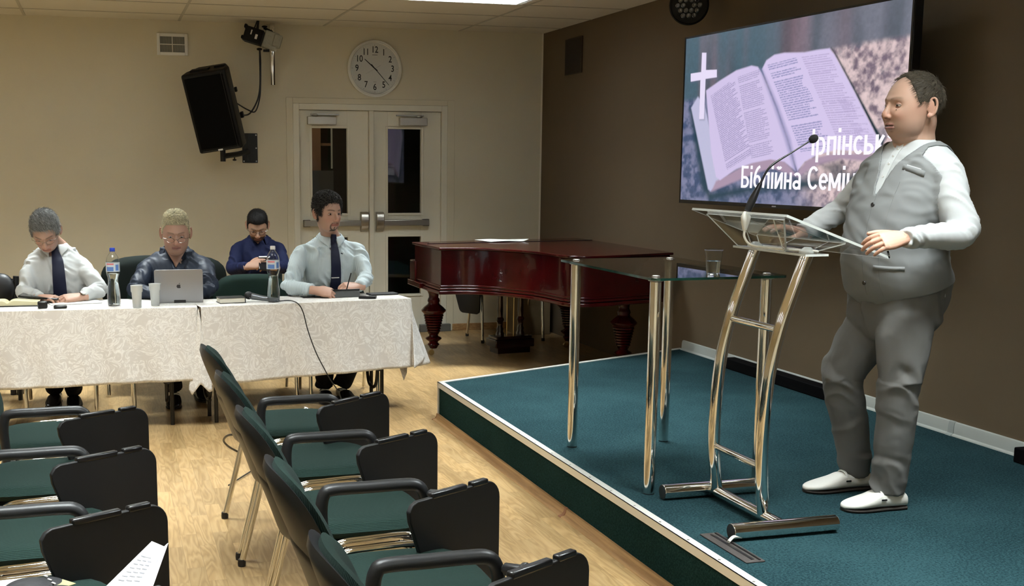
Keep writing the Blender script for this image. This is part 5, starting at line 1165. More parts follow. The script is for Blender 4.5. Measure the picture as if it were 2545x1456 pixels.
obj('tablet_body', MB().box((0, 0.02, 0.012), (0.235, 0.16, 0.011), rx=0.05, ry=0.085), M_PHONE, t, bevel=0.004)
tb = MB(); tb.m = Matrix.Translation(at(185, 751, 2, ZD + 0.004)) @ Matrix.Rotation(0.15, 4, 'Z')
tb.grid(lambda u, v: ((u - .5) * 0.30, (v - .5) * 0.2, 0.001 + 0.012 * math.sin(u * PI) * v), 14, 6)
tag(obj('paper_sheets', tb, M_PAPER, solid=0.0015), 'white papers under the wrist of the white-shirted man', 'paper')
flat_thing('black_case', 'small black rounded box standing left on the white cloth', 'box', 106, 766, 0.055, 0.04, 0.042, M_BLACKS, 0.1, bev=0.008)
flat_thing('car_key', 'flat black key fob lying before the white papers', 'key', 150, 766, 0.075, 0.035, 0.017, M_BLACKS, 0.08, bev=0.006)
# ================================================================ chairs behind the desks
def back_only(name, label, u0, u1, vt, y, mt_, armless=True, h=0.36):
    x0, x1 = at(u0, vt, 1, y).x, at(u1, vt, 1, y).x; zt_ = at((u0 + u1) / 2, vt, 1, y).z
    t = thing(name, label, 'chair', ((x0 + x1) / 2, y, 0)); w_ = x1 - x0
    zc = zt_ - h / 2
    pf_ = lambda off: (lambda u, v, d: (u, d + off + 0.35 * u * u * -1, zc + v))
    obj('backrest', padmesh(w_, h, 0.05, pf_(0.0), e=3.6, dome=0.5), mt_, t, smooth=60)
    obj('back_shell', padmesh(w_ * 1.0, h * 1.0, 0.03, pf_(0.03), e=3.6, dome=0.35), M_SHELL, t, smooth=60)
    obj('seat', padmesh(w_ * 0.98, 0.44, 0.06, lambda u, v, d: (u, v - 0.25, 0.46 + d), e=3.6, dome=0.45), mt_, t, smooth=60)
    for sx in (-1, 1):
        p = [(sx * w_ * 0.47, -0.25 - x, z) for x, _, z in side_frame(0)]
        fr_ = obj('leg_frame', MB().tube(p, 0.0125, 12, smooth=5), M_CHROME, t)
    for sx in (-0.1, 0.1): obj('back_bracket', MB().tube([(sx, -0.1, 0.43), (sx, 0.03, 0.45), (sx, 0.04, 0.52), (sx, 0.03, zc)], 0.012, 8, smooth=4), M_SHELL, t)
    return t
M_GREENP = mat('dark_green_fabric', (0.012, 0.036, 0.028), rough=0.9, bump=0.3, bscale=400, bdist=0.0006)
M_DKGREEN = mat('blackish_green_fabric', (0.0035, 0.009, 0.007), rough=0.9)
back_only('office_chair', 'very dark green chair back between the bottle and the man in the dark shirt', 248, 560, 634, 8.55, M_DKGREEN, h=0.40)
back_only('office_chair', 'green empty chair back behind the table, before the man with the phone', 528, 712, 681, 8.12, M_GREENP, h=0.42)
back_only('office_chair', 'dark green chair seat edge left of the man in the dark shirt', 314, 500, 690, 8.05, M_GREENP)
back_only('office_chair', 'dark chair carrying the man in the striped shirt, its chrome legs below the cloth', 735, 905, 700, 8.0, M_DKGREEN, h=0.3)
back_only('office_chair', 'dark chair of the white-shirted man, only chrome legs showing under the cloth', 58, 235, 700, 8.08, M_DKGREEN, h=0.3)
t = thing('black_armchair', 'black chair with wooden-look arm posts at the left edge behind the table', 'chair', at(5, 740, 1, 8.3))
t.location.z = 0; o0 = Vector(t.location)
obj('backrest', MB().ell((0.0, 0, 0.72), (0.09, 0.06, 0.11)), M_BLACKP, t)
b = MB()
for u, v0, v1 in ((24, 692, 745), (40, 686, 745)):
    a_, b__ = at(u, v0, 1, 8.3), at(u - 2, v1, 1, 8.3); b.tube([a_ - o0, b__ - o0, Vector((b__.x, b__.y, 0)) - o0], 0.02, 10)
a_, b__ = at(24, 700, 1, 8.3), at(42, 697, 1, 8.3); b.tube([a_ - o0, b__ - o0], 0.014, 8)
obj('arm_post', b, M_BLACKP, t)
obj('seat', MB().box((0.0, -0.1, 0.42), (0.3, 0.35, 0.05)), M_BLACKP, t, bevel=0.01)
b = MB()
for dx in (-0.1, 0.1): b.tube([(dx, -0.2, 0), (dx, -0.2, 0.42)], 0.015, 8); b.tube([(dx, 0.03, 0), (dx, 0.03, 0.7)], 0.015, 8)
obj('leg', b, M_BLACKP, t)
# ================================================================ foreground: paper sheet, bag, leaflet
t = None
pa = [at(377, 1343, 2, 0.80), at(418, 1350, 2, 0.80)]
P1_, P2_, P3_, P4_ = at(377, 1345, 1, 2.0), at(408, 1358, 1, 2.0), at(350, 1480, 1, 1.75), at(240, 1480, 1, 1.75)
m = MB()
def G(u, v): return P1_.lerp(P2_, u).lerp(P4_.lerp(P3_, u), v)
m.grid(G, 4, 10)
e1, e2 = at(418, 1349, 1, 1.98), at(372, 1480, 1, 1.73)
m.grid(lambda u, v: P2_.lerp(e1, u).lerp(P3_.lerp(e2, u), v), 3, 10)
po = tag(obj('printed_sheet', m, mat('bright_paper', (0.80, 0.81, 0.88), rough=0.7), solid=0.0008, smooth=30), 'white printed sheet with curled edge in the bottom left foreground', 'paper')
m = MB(); nn = (P2_ - P1_).cross(P4_ - P1_).normalized(); nn = nn if nn.y < 0 or nn.z > 0 else -nn
for k in range(7):
    for seg in range(3 if k > 0 else 1):
        v0 = 0.28 + k * 0.075; u0 = 0.16 + seg * 0.22; a = G(u0, v0); b_ = G(u0 + (0.18 if k else 0.5), v0 + 0.01); c_ = G(u0, v0 + 0.018)
        m.add([a + nn * 0.0012, b_ + nn * 0.0012, b_ + (c_ - a) + nn * 0.0012, c_ + nn * 0.0012], [(0, 1, 2, 3)])
obj('printed_lines', m, mat('grey_print', (0.3, 0.3, 0.32), rough=0.7), None, recalc=False).parent = po
# on the seat at bottom left: black bag with zip, white sheet and olive card
q = at(92, 1466, 2, 0.52)
t = thing('black_bag', 'black bag with white zip dashes lying on the bottom left chair', 'bag', (q.x, q.y, 0.50))
V_m, F_m = remesh(MB().ell((-0.02, 0, 0.02), (0.065, 0.06, 0.028), M=Matrix.Rotation(0.3, 4, 'Z')).ell((0.02, 0.02, 0.018), (0.05, 0.05, 0.022)), 0.006, 4)
rawobj('bag_body', V_m, F_m, mat('bag_black', (0.015, 0.015, 0.017), rough=0.7, bump=0.4, bscale=90), t, world=False)
b = MB()
for k in range(3): b.box((0.02 + 0.010 * k, 0.03 - 0.02 * k, 0.0435 - 0.003 * k), (0.004, 0.014, 0.002), rz=0.6)
obj('zip_mark', b, MATS['badge_white'], t)
q = at(15, 1462, 2, 0.53); tag(obj('white_sheet', MB().box((q.x, q.y, 0.53), (0.10, 0.12, 0.002), rz=0.1), M_PAPER), 'white sheet on the seat at the very bottom left corner', 'paper')
q = at(152, 1462, 2, 0.52); tag(obj('olive_card', MB().box((q.x, q.y, 0.53), (0.05, 0.05, 0.002), rz=0.7), mat('olive_paper', (0.28, 0.28, 0.14), rough=0.7)), 'olive card corner beside the black bag', 'card')
# ================================================================ people
def J(u, v, y): return at(u, v, 1, y)
def sstep(a, b, x): q = min(max((x - a) / (b - a), 0.0), 1.0); return q * q * (3 - 2 * q)
ELL = [((0, -0.014, 0.034), (0.0745, 0.095, 0.081)), ((0, 0.018, -0.012), (0.0635, 0.073, 0.085)), ((0, 0.020, -0.060), (0.053, 0.060, 0.054))]
def head_r(d, fat=0.0):
    """distance from the head centre to skin along unit direction d (X right, Y forward, Z up)"""
    best = []
    for i, (c, r) in enumerate(ELL):
        r = (r[0] + (fat * 0.016 if i else 0.003 * fat), r[1], r[2] + (0.006 * fat if i == 2 else 0))
        a = sum((d[k] / r[k]) ** 2 for k in range(3)); b = -2 * sum(d[k] * c[k] / r[k] ** 2 for k in range(3)); e = sum((c[k] / r[k]) ** 2 for k in range(3)) - 1
        D = b * b - 4 * a * e
        best.append((-b + math.sqrt(D)) / (2 * a) if D > 0 else 0.0)
    k = 90.0; m = max(best); return m + math.log(sum(math.exp(k * (x - m)) for x in best)) / k - 0.004
def headM(c, heading, pitch, roll=0, s=1.1):
    return Matrix.Translation(c) @ Matrix.Rotation(math.radians(heading - 90), 4, 'Z') @ Matrix.Rotation(math.radians(-pitch), 4, 'X') @ Matrix.Rotation(math.radians(roll), 4, 'Y') @ Matrix.Scale(s, 4)
def head_shapes(M, neck_base, fat=0.0, nose=1.0, neck_r=0.058, open_mouth=0.0):
    mb = MB(); mb.m = M
    na, ne = 110, 84; vs = []; fs = []
    for j in range(ne + 1):
        el = -PI / 2 + PI * j / ne; el = max(min(el, PI / 2 - 1e-3), -PI / 2 + 1e-3)
        for i in range(na):
            az = 2 * PI * i / na; d = (math.cos(el) * math.sin(az), math.cos(el) * math.cos(az), math.sin(el))
            r = head_r(d, fat); x, y, z = d[0] * r, d[1] * r, d[2] * r
            if y > 0:
                g = lambda cx, cz, sx, sz: math.exp(-((x - cx) / sx) ** 2 - ((z - cz) / sz) ** 2)
                dy = -0.0125 * (g(0.031, 0.002, 0.017, 0.012) + g(-0.031, 0.002, 0.017, 0.012))      # sockets
                dy += 0.0045 * (g(0.026, 0.024, 0.024, 0.009) + g(-0.026, 0.024, 0.024, 0.009))      # brows
                dy += 0.004 * (g(0.040, -0.028, 0.02, 0.018) + g(-0.040, -0.028, 0.02, 0.018)) * (1 + fat)
                dy += 0.006 * g(0, -0.100, 0.020, 0.012) - 0.004 * g(0, -0.082, 0.022, 0.006) - 0.003 * g(0, 0.008, 0.016, 0.012)
                y += dy
            vs.append((x, y, z))
    for j in range(ne):
        for i in range(na):
            i2 = (i + 1) % na; fs.append((j * na + i, j * na + i2, (j + 1) * na + i2, (j + 1) * na + i))
    fs.append(tuple(range(na - 1, -1, -1))); fs.append(tuple(range(ne * na, (ne + 1) * na)))
    mb.add(vs, fs)
    yf = head_r((0, 1, 0), fat) - 0.001
    n_ = nose
    mb.tube([(0, yf - 0.010, 0.020), (0, yf - 0.004, 0.006), (0, yf + 0.006 * n_, -0.012), (0, yf + 0.013 * n_, -0.028), (0, yf + 0.002, -0.040)], [0.007, 0.0075, 0.0095, 0.0125, 0.008], 14, smooth=4)
    mb.ell((0, yf + 0.012 * n_, -0.031), (0.0125, 0.0125, 0.0105), 14, 10)
    for s in (-1, 1): mb.ell((s * 0.0125, yf + 0.002, -0.0345), (0.0075, 0.012, 0.0075), 12, 8)
    ym = math.sqrt(max(head_r((0, 0.80, -0.6), fat) ** 2 - 0.062 ** 2, 0)) + 0.001
    o = open_mouth
    for zc, r, dz, fy in ((-0.0575, 0.0040, 0.003, 0.0012), (-0.0675 - o, 0.0048, -0.002, 0.0008)):
        P = [(x, ym + fy - 9.5 * x * x, zc + (0.0022 if zc > -0.06 else 0) * math.cos(x * 200) * (abs(x) < 0.012) - dz * abs(x) * 28) for x in (-0.026, -0.018, -0.009, 0, 0.009, 0.018, 0.026)]
        mb.tube(P, [0.0018, r * 0.8, r, r, r, r * 0.8, 0.0018], 10, smooth=3)
    for s in (-1, 1):       # ears
        e0 = Vector((s * (0.0745 + 0.004 * fat), -0.012, -0.004)); out = Vector((s * 0.55, -0.83, 0)); up = Vector((0, -0.12, 1))
        P = []
        for k in range(12):
            a = -2.2 + k * 4.5 / 11
            P.append(e0 + out * (0.010 + 0.014 * math.cos(a)) * 1.0 + up * (0.030 * math.sin(a) + 0.002))
        mb.tube(P, [0.003, 0.0042, 0.0045, 0.0045, 0.0045, 0.0045, 0.0045, 0.0045, 0.0045, 0.0042, 0.004, 0.003], 8)
        mb.ell(e0 + out * 0.006 + Vector((0, 0, 0.002)), (0.0035, 0.012, 0.024), 12, 8, M=Matrix.Rotation(s * 0.58, 4, 'Z'))
        mb.ell(e0 + out * 0.006 - up * 0.026, (0.0055, 0.009, 0.009), 10, 8)
    # neck
    top = M @ Vector((0, -0.022, -0.045)); nb = Vector(neck_base); mb.m = Matrix.Identity(4)
    mid = top.lerp(nb, 0.55); f = (M.to_3x3() @ Vector((0, 1, 0))); f.z = 0
    mb.tube([M @ Vector((0, -0.02, 0.0)), top, mid, nb, nb + (nb - top).normalized() * 0.05], [neck_r * 0.9, neck_r * 1.02, neck_r, neck_r * 1.08, neck_r * 1.2], 24, smooth=4)
    if fat > 0.6:
        mb.m = M; mb.ell((0, 0.010, -0.098), (0.052, 0.050, 0.030), 18, 12); mb.m = Matrix.Identity(4)
    return mb
def head_color(P, skin, lip, brow, hair=None, beard=None, fat=0.0, o=0.0):
    """skin colours by place on the head, with shade painted between lips and at nostrils, P in head coordinates (N,3)"""
    x, y, z = P[:, 0], P[:, 1], P[:, 2]; c = np.tile(np.array(skin), (len(P), 1)).astype(float)
    def mix(col, w): c[:] = c * (1 - w[:, None]) + np.array(col) * w[:, None]
    fr = (y > 0.03)
    red = np.array(skin) * np.array([1.06, 0.80, 0.76])
    mix(red, fr * 0.7 * np.exp(-(x / 0.02) ** 2 - ((z + 0.032) / 0.016) ** 2))
    mix(red, fr * 0.5 * np.exp(-((np.abs(x) - 0.042) / 0.02) ** 2 - ((z + 0.03) / 0.02) ** 2))
    mix(red, 0.5 * np.exp(-((np.abs(x) - 0.085) / 0.012) ** 2 - ((z) / 0.04) ** 2))
    if beard is not None:
        w, kind = beard
        if kind == 'ring':
            d1 = np.abs(np.hypot(x / 0.027, (z + 0.070) / 0.026) - 1.0); m = np.exp(-(d1 / 0.16) ** 2) * (z < -0.052) * fr
            m = np.maximum(m, (np.abs(x) < 0.003) * (z < -0.074) * (z > -0.10) * fr * 1.0); m = np.maximum(m, np.exp(-((z + 0.052) / 0.0035) ** 2) * (np.abs(x) < 0.024) * (np.abs(x) > 0.004) * fr * 0.7)
            m = np.maximum(m, np.exp(-((z + 0.098) / 0.006) ** 2) * (np.abs(x) < 0.022) * fr)
        elif kind == 'short':
            m = np.clip(((-0.032 - 0.2 * np.abs(x)) - z) / 0.01, 0, 1) * (y > -0.01) * (z > -0.118) * 0.9
            m = np.maximum(m, np.exp(-((z + 0.050) / 0.005) ** 2) * (np.abs(x) < 0.03) * fr)
        else:
            m = np.clip((-0.04 - z) / 0.02, 0, 1) * (y > 0.0) * (z > -0.12) * 0.35
        mix(w, np.clip(m, 0, 1))
    lm = fr * (np.abs(x) < 0.026) * (np.exp(-((z + 0.0572 + 0.08 * np.abs(x)) / 0.0042) ** 2) + np.exp(-((z + 0.0675 + o - 0.05 * np.abs(x)) / 0.005) ** 2)) * (y > 0.055)
    mix(lip, np.clip(lm, 0, 1) * 0.8)
    mix((0.035, 0.012, 0.010), np.clip(fr * (np.abs(x) < 0.023) * np.exp(-((z + 0.0625 + o / 2) / (0.0016 + o * 0.45)) ** 2), 0, 1) * (0.65 if o == 0 else 1.0))  # shade of the mouth gap painted as a dark line between the lips
    ax = np.abs(x); mix(brow, np.clip(fr * np.exp(-((z - (0.0235 + 0.004 * np.sin((ax - 0.012) * 70))) / 0.0038) ** 2) * np.clip((ax - 0.009) / 0.005, 0, 1) * np.clip((0.053 - ax) / 0.010, 0, 1), 0, 1) * 0.8)
    mix(np.array(skin) * 0.35, np.clip(fr * np.exp(-((ax - 0.007) / 0.003) ** 2 - ((z + 0.0405) / 0.0022) ** 2), 0, 1) * 0.8)  # nostril shade painted as dark spots, no holes modelled
    return c
def simple_part(mb, M=None):
    return np.array(mb.v), list(mb.f)
def eyes(M, skin, gaze=(0, 0), lid=0.45, iris=(0.05, 0.03, 0.02), fat=0.0):
    """eyeballs with iris and pupil, and upper and lower lids; returns V, F, C"""
    V, F, C = [], [], []
    def put(vs, fs, cs):
        o = len(V); V.extend(vs); F.extend(tuple(i + o for i in f) for f in fs); C.extend(cs)
    yf = head_r((0.34, 0.94, 0.02), fat) * 0.93
    for s in (-1, 1):
        c = Vector((s * 0.031, yf - 0.0165, 0.003)); R = 0.0125
        n, m = 24, 16; vs, cs = [], []
        G = Matrix.Rotation(-gaze[0], 3, 'Z') @ Matrix.Rotation(gaze[1], 3, 'X')
        for j in range(m + 1):
            th = PI * j / m
            for i in range(n):
                a = 2 * PI * i / n; v = Vector((math.sin(th) * math.cos(a), math.cos(th), math.sin(th) * math.sin(a)))
                vs.append(M @ (c + (G @ v) * R)); cs.append((0.008, 0.008, 0.008) if th < 0.22 else iris if th < 0.50 else (0.55, 0.50, 0.47))
        fs = [(j * n + i, j * n + (i + 1) % n, (j + 1) * n + (i + 1) % n, (j + 1) * n + i) for j in range(m) for i in range(n)]
        put(vs, fs, cs)
        for up in (1, -1):
            RL = R + 0.0016; vs, cs = [], []; nn, mm = 18, 7
            e0 = (1 - lid) * 0.95 if up == 1 else 0.30
            for j in range(mm + 1):
                for i in range(nn + 1):
                    a = -1.35 + 2.7 * i / nn; e_edge = up * e0 * math.cos(a * 0.95) - 0.12 * (1 - math.cos(a)); e = e_edge + (up * 1.35 - e_edge) * j / mm
                    v = Vector((math.sin(a) * math.cos(e), math.cos(a) * math.cos(e), math.sin(e)))
                    vs.append(M @ (c + Vector((v.x * RL * 1.12, v.y * RL, v.z * RL)))); cs.append(tuple(np.array(skin) * (0.62 if j == 0 and up == 1 else 0.93)))
            put(vs, [(j * (nn + 1) + i, j * (nn + 1) + i + 1, (j + 1) * (nn + 1) + i + 1, (j + 1) * (nn + 1) + i) for j in range(mm) for i in range(nn)], cs)
    return np.array([tuple(v) for v in V]), F, np.array(C)
def frame_M(o, fwd, up):
    """matrix with Y along fwd and Z near up"""
    y = Vector(fwd).normalized(); z = Vector(up); z = (z - y * z.dot(y)).normalized(); x = y.cross(z)
    return Matrix(((x.x, y.x, z.x, o[0]), (x.y, y.y, z.y, o[1]), (x.z, y.z, z.z, o[2]), (0, 0, 0, 1)))
def hand_shapes(mb, M, thumb=1, curl=(0.35, 0.45, 0.3), curls=None, s=1.0, tpose=(0.75, 0.6, -0.25), tcurl=0.35, spread=0.06):
    """hand from the wrist (origin) along +Y, back of hand +Z, thumb on the thumb*X side"""
    M = M @ Matrix.Scale(s, 4); mb.m = M; n = 20; R = []
    for y, w, t, z in ((-0.03, 0.027, 0.020, 0), (0.0, 0.028, 0.019, 0), (0.025, 0.034, 0.018, -0.001), (0.055, 0.041, 0.016, -0.001), (0.082, 0.041, 0.0135, -0.001), (0.096, 0.036, 0.010, -0.001)):
        R.append([Vector((thumb * 0.002 + p[0], y, z + p[1])) for p in (supell(2 * PI * k / n, w, t, 2.6) for k in range(n))])
    mb.rings(R)
    mb.ell((thumb * 0.024, 0.03, -0.008), (0.016, 0.028, 0.014), 14, 10)
    bx = (0.0295, 0.0100, -0.0100, -0.0285); by = (0.088, 0.093, 0.089, 0.080); ln = (0.072, 0.080, 0.074, 0.058); rr = (0.0088, 0.009, 0.0086, 0.0076)
    for k in range(4):
        c = curls[k] if curls else curl; p = Vector((thumb * bx[k], by[k] - 0.012, 0.0)); a = 0.0; yaw = thumb * (1.5 - k) * spread; pts = [p.copy()]; p = p + Vector((0, 0.012, 0)); pts.append(p.copy())
        for q, L in enumerate((0.44, 0.31, 0.25)):
            a += c[q]; p = p + Vector((math.sin(yaw) * math.cos(a), math.cos(yaw) * math.cos(a), -math.sin(a))) * ln[k] * L; pts.append(p.copy())
        r = rr[k]; mb.tube(pts, [r, r * 1.06, r * 1.0, r * 0.9, r * 0.72], 12, smooth=4)
        mb.ell(pts[-1], r * 0.74, 10, 8)
        mb.ell(pts[1] + Vector((0, -0.001, 0.003)), (r * 1.0, r * 1.2, r * 0.9), 10, 8); mb.ell(pts[2], (r * 1.06,) * 3, 10, 8)
    p = Vector((thumb * 0.022, 0.016, -0.004)); d = Vector((thumb * tpose[0], tpose[1], tpose[2])).normalized(); pts = [p.copy()]
    for q, L in enumerate((0.040, 0.034, 0.027)):
        p = p + d * L; pts.append(p.copy()); d = (d + Vector((-thumb * tcurl, tcurl * 0.6, -tcurl * 0.5))).normalized()
    mb.tube(pts, [0.0135, 0.0118, 0.0108, 0.0078], 12, smooth=4); mb.ell(pts[-1], 0.008, 10, 8)
    mb.m = Matrix.Identity(4)
    return mb
def spine_rings(pts, prof, lat, n=36, e=2.4):
    """pts: spine points (pelvis..neck base); prof: (t, half width, half depth, forward shift)"""
    P = catmull([tuple(p) for p in pts], 40); cl = np.concatenate([[0], np.cumsum([np.linalg.norm(P[i + 1] - P[i]) for i in range(len(P) - 1)])]); tt = np.linspace(0, cl[-1], 49)
    P = [np.array([np.interp(x, cl, [p[k] for p in P]) for k in range(3)]) for x in tt]; L = len(P) - 1; R = []; info = []
    for t, rx, ry, fo in prof:
        t = min(max(t, 0), 1); q = t * L; i = min(int(q), L - 1); fr = q - i; c = Vector(P[i]).lerp(Vector(P[i + 1]), fr)
        tg = (Vector(P[min(i + 4, L)]) - Vector(P[max(i - 3, 0)])).normalized(); lt = (lat - tg * lat.dot(tg)).normalized(); fw = tg.cross(lt); c = c + fw * fo
        R.append([c + lt * p[0] + fw * p[1] for p in (supell(2 * PI * k / n, rx, ry, e) for k in range(n))]); info.append((c, lt, fw, tg, rx, ry))
    return R, info
def interp_prof(prof, m=30):
    ts = [p[0] for p in prof]; out = []
    A = catmull([tuple(p) for p in prof], 6)
    return [tuple(a) for a in A]
def wrinkle(V, F, bones, seed=0.0):
    """cloth folds: ridged noise running across each limb, strongest at the joints"""
    N = vnormals(V, F); out = V.copy(); B = [(np.array(a, float), np.array(b, float), amp, fa, sk) for a, b, amp, fa, sk in bones]
    D = []; S = []
    for a, b, amp, fa, sk in B:
        ab = b - a; L2 = ab @ ab; t = np.clip(((V - a) @ ab) / L2, 0, 1); D.append(np.linalg.norm(V - (a + t[:, None] * ab), axis=1)); S.append(t)
    D = np.array(D); S = np.array(S); bi = D.argmin(0)
    for i in range(len(V)):
        a, b, amp, fa, sk = B[bi[i]]
        if amp == 0: continue
        ab = b - a; L = np.linalg.norm(ab); ax = ab / L; t = S[bi[i], i]; rel = V[i] - a; along = rel @ ax; rad = rel - along * ax
        side = np.cross(ax, (0.3, -0.9, 0.2)); w = along + sk * (rad @ side)
        pm = mnoise.noise(Vector((V[i][0] * 9 + seed, V[i][1] * 9, V[i][2] * 9))); w += 0.05 * pm
        q = mnoise.noise(Vector((w * fa, rad[0] * 7 + seed, rad[2] * 7 + rad[1] * 6))); q2 = mnoise.noise(Vector((w * fa * 1.9 + 9, rad[0] * 12 + seed, rad[1] * 12)))
        j = (0.35 + 1.1 * math.exp(-((1 - t) * L / 0.09) ** 2) + 0.6 * math.exp(-(t * L / 0.08) ** 2)) * (0.35 + 1.3 * sstep(-0.25, 0.35, pm))
        out[i] += N[i] * amp * j * ((0.42 - min(abs(q) * 2.2, 0.9)) + 0.5 * q2)
    return out
def hair_mesh(M, line, thick, nscale, namp, col, fat=0, strands=900, slen=0.02, srad=0.0007, curl=0.0, flow=(0, -1, 0.2), lift=0.4, seed=1, dark=0.6, colvar=0.4):
    """hair cap fused to the skull plus many loose locks; line: hairline height by azimuth (deg)"""
    xs = [p[0] for p in line]; zs = [p[1] for p in line]
    def mask(az, p): return sstep(-0.006, 0.008, p.z - float(np.interp(abs(math.degrees(az)), xs, zs)))
    V, F, C = [], [], []; na, ne = 110, 70; r_ = random.Random(seed)
    for j in range(ne + 1):
        el = -0.9 + (PI / 2 + 0.9) * j / ne; el = min(el, PI / 2 - 1e-3)
        for i in range(na):
            az = -PI + 2 * PI * i / na; d = Vector((math.cos(el) * math.sin(az), math.cos(el) * math.cos(az), math.sin(el))); r = head_r(d, fat)
            p = d * r; m = mask(az, p); th = thick(az, p) if callable(thick) else thick
            nzv = mnoise.noise(Vector((p.x, p.y, p.z)) * nscale + Vector((seed, 0, 0))) + 0.5 * mnoise.noise(Vector((p.x, p.y, p.z)) * nscale * 2.3)
            V.append(tuple(M @ (d * (r - 0.020 + m * (0.020 + th * 0.8 + namp * nzv)))))
            k = 1 + colvar * mnoise.noise(Vector((p.x, p.y * 0.4, p.z)) * 70); C.append(tuple(np.array(col) * dark * k))
    for j in range(ne):
        for i in range(na):
            i2 = (i + 1) % na; F.append((j * na + i, j * na + i2, (j + 1) * na + i2, (j + 1) * na + i))
    F.append(tuple(range(ne * na, (ne + 1) * na)))
    fl = Vector(flow).normalized(); cnt = 0; tries = 0
    while cnt < strands and tries < strands * 12:
        tries += 1
        az = r_.uniform(-PI, PI); el = math.asin(r_.uniform(-0.6, 1.0)); d = Vector((math.cos(el) * math.sin(az), math.cos(el) * math.cos(az), math.sin(el))); r = head_r(d, fat); p = d * r
        if mask(az, p) < 0.6: continue
        cnt += 1; th = thick(az, p) if callable(thick) else thick
        p = d * (r + th * 0.95); f = fl - d * fl.dot(d); f = (f.normalized() if f.length > 1e-3 else Vector((1, 0, 0))) + Vector((r_.uniform(-.4, .4), r_.uniform(-.4, .4), r_.uniform(-.4, .4)))
        pts = [p]; L = slen * r_.uniform(0.6, 1.3); dirv = (f.normalized() + d * lift).normalized(); side = dirv.cross(d).normalized(); ph = r_.uniform(0, 6)
        nseg = 10 if curl else 4
        for q in range(nseg):
            dirv = (dirv - d * (lift * 0.45)).normalized()
            pts.append(pts[-1] + dirv * L / nseg)
        if curl: pts = [pt + (side * math.cos(ph + k * 1.0) + d * math.sin(ph + k * 1.0)) * curl * (k > 0) for k, pt in enumerate(pts)]
        mb = MB(); mb.m = M; rad = srad * r_.uniform(0.7, 1.4); mb.tube(pts, [rad] + [rad * (1 - 0.8 * k / nseg) for k in range(1, nseg + 1)], 4, cap=False)
        o = len(V); V += mb.v; F += [tuple(i + o for i in f_) for f_ in mb.f]; k = r_.uniform(1 - colvar, 1 + colvar); C += [tuple(np.array(col) * k)] * len(mb.v)
    return np.array(V), F, np.array(C)
M_SKIN = mat('skin', (0.5, 0.3, 0.2), rough=0.5, spec=0.35, attr=True, sub=0.12, bump=0.15, bscale=900, bdist=0.0004)
M_HAIR = mat('hair', (0.1, 0.08, 0.06), rough=0.65, spec=0.2, attr=True)
def join(*parts):
    V = []; F = []; C = []; o = 0
    for v, f, c in parts:
        V.append(np.asarray(v)); C.append(np.asarray(c)); F += [tuple(i + o for i in q) for q in f]; o += len(v)
    return np.vstack(V), F, np.vstack(C)
def skin_col(n, skin): return np.tile(np.array(skin), (n, 1))
def cloth_mat(name, c, rough=0.8, stripe=None, sheen=0.0, bump=0.1, spec=0.2):
    m = mat(name, (*c, 1), rough=rough, spec=spec, sheen=sheen, bump=bump, bscale=700, bdist=0.0004)
    if stripe:
        N, L, b = nodes(m); tc = N.new('ShaderNodeTexCoord'); w = N.new('ShaderNodeTexWave'); w.wave_type = 'BANDS'; w.bands_direction = 'X'; w.inputs['Scale'].default_value = stripe[0]; w.inputs['Distortion'].default_value = 1.2; w.inputs['Detail Scale'].default_value = 0.6; w.inputs['Detail'].default_value = 0
        L.new(tc.outputs['Object'], w.inputs['Vector']); r = ramp(N, [(0.72, (*c, 1)), (0.86, (*stripe[1], 1))]); L.new(w.outputs['Fac'], r.inputs[0]); L.new(r.outputs[0], b.inputs['Base Color'])
    return m
def collar(c, lat, fwd, up, r0, m, parent, gap=0.18, h=0.034, flap=0.035, point=0.05, ratio=1.05, name='collar', spreadx=0.5):
    b = MB(); lat, fwd, up = (Vector(q).normalized() for q in (lat, fwd, up)); na, nv = 60, 12
    def G(u, v):
        a = -PI + gap + u * (2 * PI - 2 * gap)      # angle measured from the front, both ends at the front
        fr = (1 - math.cos(a - 0)) / 2              # 0 at back .. 1 at front (a = +-pi is front)
        dx, dy = math.sin(a), -math.cos(a)
        k = abs(u - .5) * 2; tip = max(0, (k - 0.72) / 0.28)
        if v < 0.4:
            q = v / 0.4; r = r0 + 0.004 * q; z = -0.006 + h * q - 0.022 * fr
        else:
            q = (v - 0.4) / 0.6; r = r0 + 0.005 + 0.016 * math.sin(min(q * 1.6, 1.57)) + 0.006 * q; z = h - 0.006 - 0.022 * fr - (flap + point * tip ** 1.5) * q
            return c + lat * (dx * r * ratio + (-1 if dx < 0 else 1) * tip * q * 0.018 * spreadx) + fwd * (dy * r + tip * q * 0.012) + up * z
        return c + lat * dx * r * ratio + fwd * dy * r + up * z
    b.grid(G, na, nv)
    return obj(name, b, m, parent, world=True, solid=0.0022, smooth=70)
def tie(info, idx, m, parent, w0=0.034, w1=0.075, off=0.014):
    """tie lying on the chest along the front of the torso rings"""
    b = MB(); pts = []
    for (c, lt, fw, tg, rx, ry) in info: pts.append((c + fw * (ry + off), lt, fw, tg))
    n = len(pts); k0 = pts[0]
    kn = MB(); c, lt, fw, tg = k0
    V0 = []
    for z, w, d in ((0.026, 0.018, 0.012), (0.0, 0.019, 0.015), (-0.028, 0.011, 0.010)):
        V0.append([c + tg * z + lt * p[0] + fw * p[1] for p in (supell(2 * PI * k / 12, w, d, 3) for k in range(12))])
    b.rings(V0)
    V1 = []
    for i, (c, lt, fw, tg) in enumerate(pts):
        q = i / (n - 1); w = w0 / 2 + (w1 - w0) / 2 * min(1, q * 1.15)
        V1.append([c - tg * 0.01 + lt * x + fw * y for x, y in ((-w, -0.001), (0, -0.003), (w, -0.001), (w, 0.002), (0, 0.006), (-w, 0.002))])
    b.rings(V1)
    return obj('necktie', b, m, parent, world=True, smooth=50)
